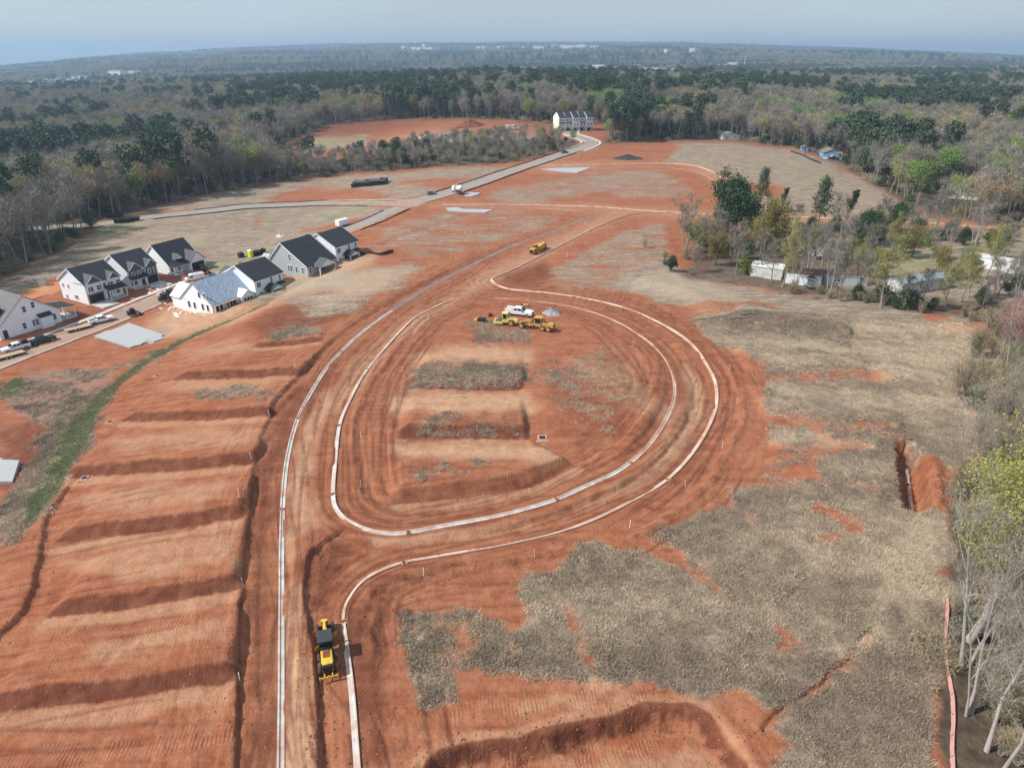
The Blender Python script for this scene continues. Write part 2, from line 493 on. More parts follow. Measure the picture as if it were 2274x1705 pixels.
def relief(X, Y, full=False):
    """terrain with every graded feature; returns z (and the road coordinates when full)"""
    X = np.asarray(X, float); Y = np.asarray(Y, float)
    Z = zbed(X, Y)
    near = 1 - sst((Y - 500) / 200)
    wob = (fbm(X, Y, 3, 0.35) - 0.5)
    # banks
    for ln, h, w in BANKS:
        d, a = pdist(X, Y, ln, 22)
        dd = d + wob * 0.25
        L = np.hypot(*(ln[1:] - ln[:-1]).T).sum()
        ends = sst(a / 2.5) * sst((L - a) / 1.5)
        up = np.where(dd > 0, np.clip(dd / w, 0, 1) * (1 - np.clip((dd - w) / 13, 0, 1)), 0)
        Z = Z + np.where(d < 1e8, h * (up * 1.0) * ends - 0.25 * h * ends * np.where(dd <= 0, 1 - sst(-dd / 10), np.where(dd < w, 1 - sst(dd / w), 0)), 0)
    # cut edge left of the road: lots stand above the shoulder
    d, a = pdist(X, Y, L_cut, 16)
    dd = d + wob * 1.0
    hgt = 0.50 + 0.35 * (vnoise(a * 0.12, a * 0) - 0.5)
    Z = Z + np.where(d < 1e8, hgt * np.where(dd > 0, sst(dd / 0.45) * (1 - sst((dd - 0.6) / 12)), 0) - 0.08 * np.exp(-((dd + .4) / .4) ** 2), 0)
    # fill strip beside the left curb ends in a step
    d, a = pdist(X, Y, L_fill, 8)
    dd = d + wob * 0.35
    Z = Z + np.where(d < 1e8, 0.5 * np.where(dd > 0, sst(dd / 0.35) * (1 - sst((dd - 3.0) / 2.0)), 0) - 0.15 * np.exp(-((dd + 0.4) / 0.4) ** 2), 0)
    # outer shoulder windrow, ruts, inner windrow
    for ln, hh, ww in ((L_shoul, 0.35, 0.7), (L_inn, 0.22, 0.6), (L_rut1, -0.28, 0.45)):
        d, a = pdist(X, Y, ln, 5)
        dd = d + wob * 1.4
        Z = Z + np.where(d < 1e8, hh * np.exp(-(dd / ww) ** 2) * (0.5 + vnoise(a * 0.2, a * 0 + 3)) - (0.2 * np.exp(-((dd - 1.1) / 0.6) ** 2) if hh > 0 else -0.1 * np.exp(-((dd - 1.0) / 0.6) ** 2)), 0)
    # street ruts: long grooves that follow the curbs
    d1, a1 = pdist(X, Y, L_isl, 14); d2, a2 = pdist(X, Y, L_left, 14); d3, a3 = pdist(X, Y, L_out, 14)
    b1, b2, b3 = np.abs(d1), np.abs(d2), np.abs(d3)
    dm = np.minimum(np.minimum(b1, b2), b3)
    D = np.where(b1 <= dm, d1 + 100, np.where(b2 <= dm, d2, d3 + 200)); A = np.where(b1 <= dm, a1, np.where(b2 <= dm, a2, a3))
    msk = np.where(dm < 1e8, 1 - sst((dm - 9) / 4), 0)
    ruts = ((vnoise(D * 1.1 + wob * 2.2, A * 0.05) - 0.5) * 0.22 + (vnoise(D * 2.9 + 50 + wob * 3, A * 0.09) - 0.5) * 0.12) * .75 * (0.05 + 1.2 * fbm(X, Y, 2, 0.12))
    Z = Z + ruts * msk * sst((dm - 0.4) / 0.6)
    TF = tracks(X, Y, D, A, msk)
    Z = Z - 0.11 * TF
    # bottom-left windrow
    d, a = pdist(X, Y, L_berm, 12)
    dd = d + wob * 0.8
    Z = Z + np.where(d < 1e8, 0.6 * np.where(dd > 0, sst(dd / 0.7) * (1 - sst((dd - 1) / 9)), 0) - 0.12 * np.exp(-((dd + .5) / .6) ** 2), 0)
    # erosion gully
    d, a = pdist(X, Y, L_gully, 5)
    Z = Z - np.where(d < 1e8, 0.42 * np.exp(-((d + wob * 1.2) / 0.24) ** 2) - 0.12 * np.where(d + wob > 0.2, sst((d - .2) / .4) * (1 - sst((d - 1) / 2)), 0), 0)
    # pipe trench with its spoil
    d, a = pdist(X, Y, L_trench, 9)
    dd = np.abs(d + wob * 1.4)
    Z = Z - np.where(d < 1e8, 3.2 * (1 - sst((dd - 1.35) / 0.8)), 0)
    d, a = pdist(X, Y, L_spoil, 6)
    Z = Z + np.where(d < 1e8, (0.45 + 0.9 * (fbm(X, Y, 3, 1.3) - .4)) * np.exp(-(d / 1.0) ** 2), 0)
    # cut basin, lower right
    d, a = pdist(X, Y, L_scarp, 30)
    dd = -d + wob * 1.3                                   # inside the basin is right of travel
    ins = inpoly(X, Y, np.vstack([L_scarp, [L_scarp[-1] + [0, -25], L_scarp[0] + [0, -25]]]))
    dd = np.where(ins, np.abs(d), -np.abs(d)) + wob * 1.0
    Z = Z - np.where(d < 1e8, 1.7 * sst(dd / 1.4) - 0.15 * np.exp(-((dd + .5) / .8) ** 2), 0)
    # the island: a bowl that drains to the inlet, a shoulder to the east
    r = np.hypot(X - INLET[0], (Y - INLET[1]) * 1.1)
    Z = Z - 1.0 * np.exp(-(r / 8.0) ** 2)
    e = Q((1330, 870))[0]
    Z = Z + 1.7 * np.exp(-(((X - e[0]) / 8) ** 2 + ((Y - e[1]) / 15) ** 2))
    rid = np.where((np.hypot((X - e[0]) / 10, (Y - e[1]) / 17) < 1), (np.abs(vnoise((Y * 0.9 + X * .75) * 0.9 + wob * 2, (X * .6 - Y * .25) * 0.12)) - 0.5) * 0.28, 0)
    Z = Z + rid
    # swale and ditch
    d, a = pdist(X, Y, GREENLN, 8)
    Z = Z - np.where(d < 1e8, 0.45 * np.exp(-(d / 2.4) ** 2), 0)
    d, a = pdist(X, Y, L_ditch, 6)
    Z = Z - np.where(d < 1e8, 0.5 * np.exp(-(d / 1.2) ** 2), 0)
    # clods
    det = 1 - sst((Y - 120) / 120)
    Z = Z + ((fbm(X, Y, 3, 1.1) - 0.5) * 0.22 + (fbm(X, Y, 2, 3.1) - 0.5) * 0.07) * det + (fbm(X, Y, 3, 0.3) - .5) * 0.35 * near
    # streets are graded smooth
    for ln, hw in ROADS:
        d, a = pdist(X, Y, ln, 14)
        k = np.where(d < 1e8, 1 - sst((np.abs(d) - hw - 0.6) / 3.0), 0)
        Z = Z * (1 - k) + (zbed(X, Y) - 0.10) * k
    k = np.where(dm < 1e8, 1 - sst((dm - 0.7) / 1.6), 0)
    Z = Z * (1 - k) + (zbed(X, Y) - 0.05 + .20 * sst((vnoise(A * .22, D * .9) - .58) / .2) * sst((dm - .12) / .25)) * k
    for ln in (L_cross, L_upl, L_outu):
        d, a = pdist(X, Y, ln, 8)
        k = np.where(d < 1e8, 1 - sst((np.abs(d) - 2.5) / 3.0), 0)
        Z = Z * (1 - k) + (zbed(X, Y) - 0.12) * k
    for (px, py), rr in FLAT:
        k = 1 - sst((np.hypot(X - px, Y - py) - rr) / 4.0)
        Z = Z * (1 - k) + float(zbed(px, py)) * k
    for (px, py), rr in PONDS:
        k = 1 - sst((np.hypot(X - px, Y - py) - rr) / 5.0)
        Z = Z * (1 - k) + (PONDZ - .3) * k
    if full:
        return Z, D, A, msk, TF
    return Z
FLAT = [(q, 9.0) for q in Q((185, 620), (300, 580), (385, 560), (470, 640), (560, 590), (655, 560), (725, 525), (60, 690))] + [(Q((288, 726))[0], 7.5)]
FLAT += [(q, 14.0) for q in Q((1232, 268), (1790, 335))]
PONDS = [(q, 4.2) for q in Q((20, 657), (48, 643), (78, 630), (106, 617))]
PONDZ = float(zbed(*PONDS[2][0]))
def gz(x, y):
    return float(relief(np.array([x]), np.array([y]))[0])

# ------------------------------------------------------------------ ground sheet
ys = [24.0]
fr = FPX * 1024 / 2274
while ys[-1] < 12000:
    y = ys[-1]
    ys.append(y + min(1.25 * (y * y + CAM_H ** 2) / (CAM_H * fr), 0.022 * y + 0.2))
ys = np.array(ys)
NC = 860
av = np.linspace(-1, 1, NC)
av = np.sign(av) * (np.abs(av) ** 1.0) * 1.02
halfw = np.maximum(ys * 0.98, 30) + 28
GX = av[None, :] * halfw[:, None]
GY = np.repeat(ys[:, None], NC, 1)
GZ, RD, RA, RM, TRK = relief(GX, GY, True)
nr = len(ys)

# cover masks ---------------------------------------------------------------
wx = (fbm(GX, GY, 3, 0.22) - 0.5); wy = (fbm(GX + 400, GY + 90, 3, 0.22) - 0.5)
fx = (fbm(GX, GY, 3, 1.4) - 0.5); fy = (fbm(GX + 77, GY + 31, 3, 1.4) - 0.5)
def region(pts, rag=3.0, sc=None):
    k = rag
    return inpoly(GX + wx * k + fx * k * 0.4, GY + wy * k * 1.3 + fy * k * 0.4, Q(*pts)).astype(float)
veg = np.zeros(GX.shape); green = veg.copy(); pale = veg.copy(); dark = veg.copy(); grey = veg.copy()
def paint(a, v, *pts, rag=3.0):
    m = region(pts, rag)
    a[:] = np.maximum(a, m * v)
def erase(a, *pts, rag=3.0):
    m = region(pts, rag)
    a[:] = a * (1 - m)
# dry meadow, right side
paint(veg, 1.0, (1300, 625), (1360, 590), (1430, 560), (1500, 600), (1650, 630), (1900, 655), (2110, 690), (2160, 800), (2110, 1000), (2060, 1100), (2040, 1250), (2030, 1720), (1670, 1720), (1700, 1610), (1640, 1540), (1530, 1480), (1380, 1470), (1300, 1462), (1200, 1445), (1150, 1400), (1115, 1330), (1125, 1260), (1250, 1190), (1400, 1160), (1480, 1125), (1570, 1090), (1620, 1040), (1665, 960), (1655, 880), (1655, 800), (1600, 755), (1545, 738), (1500, 695), (1440, 655), (1370, 635), rag=4)
paint(veg, .95, (858, 1322), (935, 1318), (955, 1420), (985, 1500), (975, 1525), (918, 1532), rag=1.5)
paint(veg, .5, (930, 1320), (1130, 1290), (1160, 1400), (1080, 1450), (990, 1480), (955, 1420), rag=4)
paint(veg, .75, (1090, 1410), (1200, 1440), (1260, 1470), (1180, 1480), (1100, 1450), rag=2)
paint(veg, .45, (1640, 880), (1960, 930), (1960, 1000), (1700, 980), rag=5)
for pts in (((1640, 812), (1890, 800), (1880, 818), (1650, 830)), ((1690, 905), (1930, 905), (1960, 935), (1700, 925)), ((1420, 1165), (1600, 1300), (1585, 1305), (1400, 1175)), ((1580, 1095), (1800, 1165), (1790, 1180), (1570, 1110)), ((1690, 1310), (1760, 1330), (1700, 1350)), ((1380, 1190), (1400, 1180), (1440, 1230)), ((1780, 930), (1900, 960), (1850, 985), (1760, 960)), ((1900, 990), (1950, 1000), (1960, 1060), (1900, 1050)), ((1640, 1340), (1700, 1390), (1660, 1400))):
    m = region(pts, 5)
    veg *= 1 - 0.75 * m
for pts, fw in (((1395, 1160), (1470, 1220), (1540, 1270), (1602, 1308)), .35), (((1565, 1090), (1660, 1122), (1740, 1148), (1810, 1172)), .4), (((1640, 815), (1750, 806), (1890, 808)), .8), (((1660, 912), (1780, 915), (1900, 930), (1965, 952)), .7), (((1660, 1010), (1800, 1040), (1900, 1060)), .4), (((1180, 1260), (1230, 1330), (1260, 1390), (1290, 1440)), .3), (((1700, 1340), (1690, 1380), (1720, 1385)), .5), (((1500, 1420), (1560, 1445)), .3):
    d, a = pdist(GX, GY, spline(Q(*pts), 1.0), 4)
    veg *= np.where(d < 1e8, .40 + .60 * sst((np.abs(d + wx * 1.5 + fx * .8) - fw) / .9), 1)
d, a = pdist(GX, GY, L_spoil, 6); veg *= np.where(d < 1e8, sst((np.abs(d + wx * 1.5) - .75) / .5), 1)
d, a = pdist(GX, GY, L_trench, 6); veg *= np.where(d < 1e8, sst((np.abs(d + wx * 2) - 1.6) / .8), 1)
d, a = pdist(GX, GY, L_gully, 4); veg *= np.where(d < 1e8, sst((np.abs(d + wx * 1.2) - .30) / .22), 1)
for pts in (((2038, 1290), (2058, 1280), (2062, 1720), (2030, 1720)),):
    veg *= 1 - .8 * region(pts, 1.5)
# patches on the middle ground
paint(veg, .62, (1180, 592), (1230, 560), (1330, 505), (1435, 478), (1450, 560), (1350, 618), (1250, 625), (1190, 615), rag=6)
paint(veg, .68, (600, 652), (640, 602), (720, 585), (900, 566), (935, 578), (860, 632), (760, 668), (690, 690), (640, 670), rag=6)
paint(veg, .7, (560, 735), (640, 705), (710, 712), (690, 735), (600, 745), rag=4)
paint(veg, .55, (400, 850), (470, 838), (600, 830), (600, 870), (480, 870), (410, 862), rag=3)
paint(veg, .5, (780, 530), (900, 490), (1060, 455), (1240, 452), (1180, 500), (1040, 530), (900, 555), rag=9)
paint(veg, .58, (1040, 440), (1060, 415), (1160, 392), (1280, 372), (1450, 366), (1500, 375), (1540, 410), (1440, 430), (1300, 420), (1160, 440), rag=7)
paint(veg, .6, (790, 500), (880, 470), (960, 455), (1000, 460), (880, 520), rag=6)
paint(veg, .9, (1440, 306), (1560, 305), (1730, 325), (1850, 380), (1960, 440), (2040, 475), (1700, 465), (1600, 445), (1570, 400), (1500, 360), (1420, 345), rag=6)
for pts in (((1190, 348), (1420, 305), (1470, 310), (1440, 345), (1200, 355)), ((1430, 365), (1560, 372), (1600, 440), (1560, 455), (1480, 400)), ((1560, 385), (1700, 405), (1690, 425), (1580, 420))):
    veg *= 1 - region(pts, 4)
# fields behind the houses
paint(veg, .92, (0, 600), (130, 548), (220, 485), (330, 446), (450, 420), (620, 392), (760, 378), (860, 374), (1000, 362), (1130, 352), (1000, 400), (900, 430), (760, 445), (860, 455), (760, 495), (640, 540), (480, 590), (240, 560), (120, 600), (0, 660), rag=5)
for pts in (((560, 430), (640, 405), (760, 405), (860, 420), (820, 434), (640, 440)), ((300, 462), (420, 448), (420, 462), (330, 470)), ((640, 500), (700, 485), (860, 455), (840, 470), (740, 505)), ((540, 475), (580, 470), (560, 490)), ((820, 400), (1000, 385), (1050, 372), (960, 410))):
    veg *= 1 - .85 * region(pts, 5)
paint(veg, .9, (1500, 600), (1620, 480), (1800, 470), (2212, 500), (2300, 720), (2110, 690), (1900, 655), rag=4)   # trailer yards
# island
paint(veg, .75, (866, 808), (960, 790), (1130, 795), (1140, 838), (960, 836), (880, 832), rag=2.5)
paint(veg, .38, (855, 925), (950, 905), (1150, 905), (1150, 940), (960, 945), rag=2.5)
paint(veg, .40, (890, 1010), (1040, 1000), (1060, 1030), (900, 1045), rag=2.5)
paint(veg, .4, (1000, 690), (1140, 705), (1160, 740), (1020, 735), rag=2.5)
paint(veg, .28, (1130, 780), (1330, 770), (1390, 850), (1300, 960), (1200, 900), rag=5)
paint(pale, .9, (840, 860), (950, 842), (1150, 855), (1160, 885), (1000, 900), (850, 895), rag=4)
paint(pale, .7, (860, 960), (1000, 955), (1180, 965), (1200, 1000), (1000, 995), (870, 985), rag=4)
paint(pale, .55, (1200, 780), (1360, 790), (1400, 850), (1380, 900), (1290, 830), rag=4)
# pale dried clay on the lots and street
for pts in (((160, 1060), (420, 1050), (500, 1060), (470, 1100), (250, 1110)), ((250, 950), (400, 925), (540, 935), (540, 975), (280, 985)), ((120, 1210), (350, 1180), (510, 1165), (500, 1230), (180, 1260)), ((170, 1400), (330, 1360), (470, 1350), (480, 1400), (200, 1440)), ((300, 850), (420, 820), (600, 825), (560, 850)), ((380, 755), (520, 735), (560, 760), (420, 780)), ((620, 1659), (615, 1300), (655, 1180), (690, 1000), (660, 960), (632, 1060), (640, 1300), (672, 1500), (680, 1659)), ((700, 860), (760, 780), (880, 690), (1000, 625), (1100, 570), (1290, 475), (1320, 470), (1150, 565), (900, 690), (780, 800), (720, 890)), ((1270, 860), (1470, 880), (1440, 960), (1380, 1010), (1440, 920)), ((960, 1165), (1200, 1125), (1300, 1080), (1290, 1100), (1100, 1150)), ((1180, 1659), (1300, 1610), (1500, 1590), (1590, 1659)), ((430, 640), (560, 670), (520, 700), (330, 720), (300, 700)), ((1000, 1560), (1300, 1500), (1400, 1500), (1200, 1560)), ((640, 560), (760, 545), (800, 560), (700, 590), (620, 600))):
    paint(pale, .42, *pts, rag=5)
for pts in (((618, 1700), (612, 1300), (640, 1150), (668, 1000), (690, 930), (720, 860), (705, 850), (660, 930), (632, 1040), (618, 1180), (625, 1300), (640, 1400), (668, 1480), (682, 1700)), ((1470, 780), (1515, 830), (1520, 880), (1490, 940), (1440, 1000), (1380, 1045), (1300, 1085), (1300, 1075), (1400, 1010), (1470, 920), (1485, 850)), ((720, 900), (790, 790), (880, 700), (1000, 628), (1150, 560), (1290, 480), (1330, 465), (1300, 480), (1100, 590), (960, 660), (850, 740), (745, 880)), ((800, 1165), (960, 1150), (1150, 1110), (1150, 1120), (960, 1165), (820, 1180))):
    paint(pale, .8, *pts, rag=2.5)
for pts in (((860, 858), (950, 845), (1150, 858), (1165, 885), (1000, 900), (850, 893)), ((850, 960), (1000, 952), (1180, 962), (1200, 1000), (1000, 996), (860, 985)), ((880, 770), (1000, 745), (1150, 760), (1150, 785), (900, 790))):
    paint(pale, .95, *pts, rag=2)
for pts in (((1170, 362), (1290, 355), (1300, 362), (1190, 372)),):
    paint(pale, .9, *pts, rag=2)
for ln, o_, hw_, v_ in ((L_cross, -2.8, 2.6, .75), (L_upl, -2.8, 2.6, .75), (L_outu, 3.0, 2.6, .45)):
    d, a = pdist(GX, GY, ln, 9)
    pale = np.maximum(pale, np.where(d < 1e8, v_ * (1 - sst((np.abs(d - o_) - hw_) / .8)), 0))
    veg *= np.where(d < 1e8, sst((np.abs(d - o_) - hw_ - 1.0) / 2.0), 1)
for pts in (((1840, 690), (2130, 700), (2150, 800), (2100, 980), (1990, 950), (1930, 850), (1850, 760)), ((1560, 730), (1820, 745), (1880, 790), (1640, 795)), ((1640, 850), (1900, 840), (1940, 880), (1660, 890)), ((1650, 935), (1900, 950), (1890, 970), (1660, 955)), ((1940, 1200), (2030, 1180), (2020, 1300), (1880, 1400), (1800, 1420), (1900, 1330)), ((1350, 620), (1440, 580), (1600, 640), (1560, 660)), ((1200, 1440), (1400, 1470), (1380, 1480), (1250, 1475)), ((180, 560), (420, 510), (520, 500), (300, 560), (150, 600)), ((640, 620), (820, 580), (920, 575), (800, 640), (700, 670))):
    paint(pale, .7, *pts, rag=6)
# freshly turned, moist dark clay
for pts in (((0, 915), (70, 905), (122, 925), (118, 1000), (90, 1060), (0, 1090)), ((660, 1190), (760, 1185), (720, 1270), (690, 1330), (655, 1280)), ((740, 1320), (830, 1260), (850, 1300), (840, 1659), (785, 1659), (765, 1450)), ((560, 1480), (600, 1480), (598, 1659), (510, 1659), (530, 1560)), ((536, 1200), (560, 1000), (600, 900), (700, 790), (760, 720), (720, 800), (640, 920), (590, 1060), (575, 1300), (590, 1480), (545, 1480)), ((1360, 700), (1450, 770), (1500, 850), (1480, 930), (1420, 1010), (1300, 1090), (1330, 1060), (1430, 980), (1470, 880), (1450, 800)), ((120, 660), (260, 690), (240, 705), (120, 690)), ((690, 620), (820, 655), (700, 705), (560, 735), (540, 700)), ((1070, 600), (1180, 560), (1200, 600), (1130, 620)), ((640, 262), (760, 255), (1000, 262), (880, 275), (680, 300))):
    paint(dark, .8, *pts, rag=4)
# green grass
d, a = pdist(GX, GY, GREENLN, 8)
gw = np.interp(a, [0, 8, 20, 35, 50, 80, 200], [0.6, 1.4, 2.2, 2.1, 1.3, 0.7, 0.4])
m = np.where(d < 1e8, 1 - sst((np.abs(d + wx * 2 + fx) - gw) / 0.8), 0)
green = np.maximum(green, m); veg = np.maximum(veg, m * .8)
m2 = np.where(d < 1e8, 1 - sst((np.abs(d + wx * 3 - 1.5) - gw - 2.0) / 1.5), 0)
veg = np.maximum(veg, m2 * np.where(a < 45, .7, .3))
paint(veg, .45, (0, 850), (60, 800), (260, 800), (150, 930), (60, 905), rag=3)
paint(grey, .35, (0, 850), (60, 800), (260, 800), (150, 930), (60, 905), rag=3)
for pts in (((150, 530), (230, 480), (330, 470), (290, 490), (180, 545)), ((380, 525), (460, 510), (450, 525), (400, 535)), ((680, 465), (780, 445), (800, 455), (690, 480)), ((400, 580), (560, 545), (620, 520), (600, 535), (470, 580)), ((0, 640), (90, 610), (60, 640), (0, 665)), ((60, 700), (130, 660), (140, 670), (90, 700)), ((0, 830), (40, 810), (60, 840), (0, 870)), ((740, 430), (830, 425), (820, 437), (750, 438)), ((2060, 500), (2230, 480), (2230, 530), (2100, 560)), ((1880, 600), (1960, 540), (2060, 560), (1980, 610)), ((1180, 350), (1260, 325), (1280, 312), (1300, 318), (1200, 352)), ((640, 300), (800, 290), (790, 320), (660, 335)), ((500, 660), (540, 640), (620, 610), (560, 650))):
    m = region(pts, 3)
    green = np.maximum(green, m * .8); veg = np.maximum(veg, m * .8)
m = region(((1640, 330), (1900, 420), (1700, 400)), 8); green = np.maximum(green, m * .3)
# pale straw lawns behind the finished houses
lawn = region(((600, 640), (600, 610), (740, 560), (830, 545), (800, 570), (650, 630)), 2)
pale = np.maximum(pale, lawn * .85); veg = np.maximum(veg, lawn * .5)
# house lots: bare clay; pad dust around the unfinished house
dust = region(((300, 720), (380, 655), (560, 655), (640, 640), (560, 670), (470, 705), (340, 735)), 3)
veg *= 1 - dust; pale = np.maximum(pale, dust * .8)
# grey gravel / wet rock
m = region(((330, 705), (400, 690), (380, 715), (340, 722)), 3); grey = np.maximum(grey, m * .4)
gp = Q((1800, 348))[0]
m = region(((1780, 340), (1825, 345), (1830, 362), (1770, 352)), 1); grey = np.maximum(grey, m)
# forest floor everywhere outside the site
SITE = Q((-200, 700), (0, 598), (130, 546), (215, 480), (330, 444), (450, 418), (620, 390), (760, 374), (860, 370), (1000, 358), (1130, 345), (1200, 328), (1262, 312), (1290, 312), (1450, 302), (1560, 303), (1720, 318), (1830, 362), (1940, 432), (2040, 470), (2212, 488), (2330, 500), (2330, 720), (2150, 700), (2150, 800), (2110, 1000), (2060, 1100), (2050, 1250), (2040, 1500), (2060, 1800), (1100, 1900), (-700, 1900))
CLEAR = Q((560, 345), (640, 300), (700, 272), (860, 258), (1020, 258), (1130, 262), (1190, 268), (1300, 268), (1320, 290), (1290, 312), (1180, 300), (1000, 310), (860, 335), (700, 345))
YARD = Q((1460, 600), (1500, 560), (1640, 490), (2330, 490), (2330, 720), (2110, 690), (1900, 655))
site = inpoly(GX + wx * 3, GY + wy * 3, SITE)
clear = inpoly(GX + wx * 3, GY + wy * 5, CLEAR)
litter = np.where(site | clear, 0.0, 1.0)
litter = np.maximum(litter, region(((1470, 600), (1500, 560), (1640, 495), (1900, 480), (1880, 560), (1700, 600), (1900, 640), (2200, 650), (2200, 700), (1900, 660)), 4) * .75)
# clearing beyond the creek: red clay with a grey pond bank
pondm = region(((880, 318), (940, 296), (1060, 288), (1180, 292), (1190, 305), (1000, 318)), 4)
grey = np.maximum(grey, pondm * .75)
paint(pale, .8, (700, 330), (860, 300), (960, 285), (940, 300), (860, 335), rag=5)

# the ruts and shoulders stay bare
RB = 1 - sst((np.minimum(np.abs(np.where(RD > 150, RD - 200, np.where(RD > 50, RD - 100, RD))), 99) - 2.5) / 1.5)
veg *= 1 - RB * (RM > 0)

def blur(a, n):
    for _ in range(n):
        a = (a + np.roll(a, 1, 0) + np.roll(a, -1, 0)) / 3
        a = (a + np.roll(a, 1, 1) + np.roll(a, -1, 1)) / 3
    return a
pale = np.clip(pale * 1.25, 0, 1); pale = blur(pale, 9); dark = blur(dark, 9); green = blur(green, 3); grey = blur(grey, 5); litter = blur(litter, 2); vfar = blur(veg, 4); veg = blur(veg, 14); kk = sst((GY - 120) / 120); veg = veg * (1 - kk) + vfar * kk
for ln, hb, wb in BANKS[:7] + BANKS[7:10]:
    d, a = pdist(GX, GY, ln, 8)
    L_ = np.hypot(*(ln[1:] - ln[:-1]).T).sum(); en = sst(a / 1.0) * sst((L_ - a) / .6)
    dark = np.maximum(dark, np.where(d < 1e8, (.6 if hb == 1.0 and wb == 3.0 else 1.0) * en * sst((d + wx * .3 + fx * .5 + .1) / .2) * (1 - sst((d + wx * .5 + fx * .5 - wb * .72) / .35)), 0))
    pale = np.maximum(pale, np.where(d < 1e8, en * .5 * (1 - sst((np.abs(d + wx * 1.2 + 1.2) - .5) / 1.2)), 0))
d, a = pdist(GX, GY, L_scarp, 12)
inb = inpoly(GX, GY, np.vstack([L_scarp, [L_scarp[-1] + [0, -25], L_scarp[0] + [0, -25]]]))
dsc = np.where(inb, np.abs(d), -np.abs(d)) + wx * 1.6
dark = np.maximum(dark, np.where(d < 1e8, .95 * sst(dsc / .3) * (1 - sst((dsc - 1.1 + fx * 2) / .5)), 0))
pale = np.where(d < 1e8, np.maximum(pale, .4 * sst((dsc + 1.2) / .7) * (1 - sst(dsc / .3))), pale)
dark = np.maximum(dark, blur(region(((1185, 800), (1330, 775), (1395, 850), (1330, 950), (1260, 985), (1200, 920)), 4), 8) * .55)
jn = blur(region(((655, 1195), (770, 1190), (735, 1245), (705, 1300), (690, 1350), (655, 1300)), 2), 4) + blur(region(((790, 1260), (850, 1235), (1000, 1215), (990, 1232), (870, 1262), (820, 1310), (815, 1400), (838, 1659), (790, 1659), (775, 1430)), 2), 4)
dark = np.maximum(dark, np.clip(jn, 0, 1) * (.55 + .45 * sst((fbm(GX, GY, 3, .9) - .42) / .15)))
dark = np.maximum(dark, TRK * .7 * (veg < .5)); veg = veg * (1 - .5 * TRK)
bare_n = fbm(GX + 300, GY, 3, .07)
mn2 = fbm(GX * .22 + GY * .03, GY, 4, .35) * .65 + fbm(GX, GY, 3, .16) * .35
kk = sst((GY - 110) / 40)
mask_noise = (fbm(GX, GY, 4, 0.6) * .6 + fbm(GX, GY, 3, .16) * .4) * (1 - kk) + mn2 * kk
veg_n = np.clip(veg * 1.25 - (mask_noise - 0.40) * 1.6 * (1 - 0.35 * (veg > .85)) - .9 * sst((bare_n - .62) / .12) * (GY < 160), 0, 1) * (veg > .02)
verts = np.stack([GX, GY, GZ], -1).reshape(-1, 3)
ii = np.arange(nr - 1)[:, None] * NC + np.arange(NC - 1)[None, :]
faces = np.stack([ii, ii + 1, ii + NC + 1, ii + NC], -1).reshape(-1, 4)

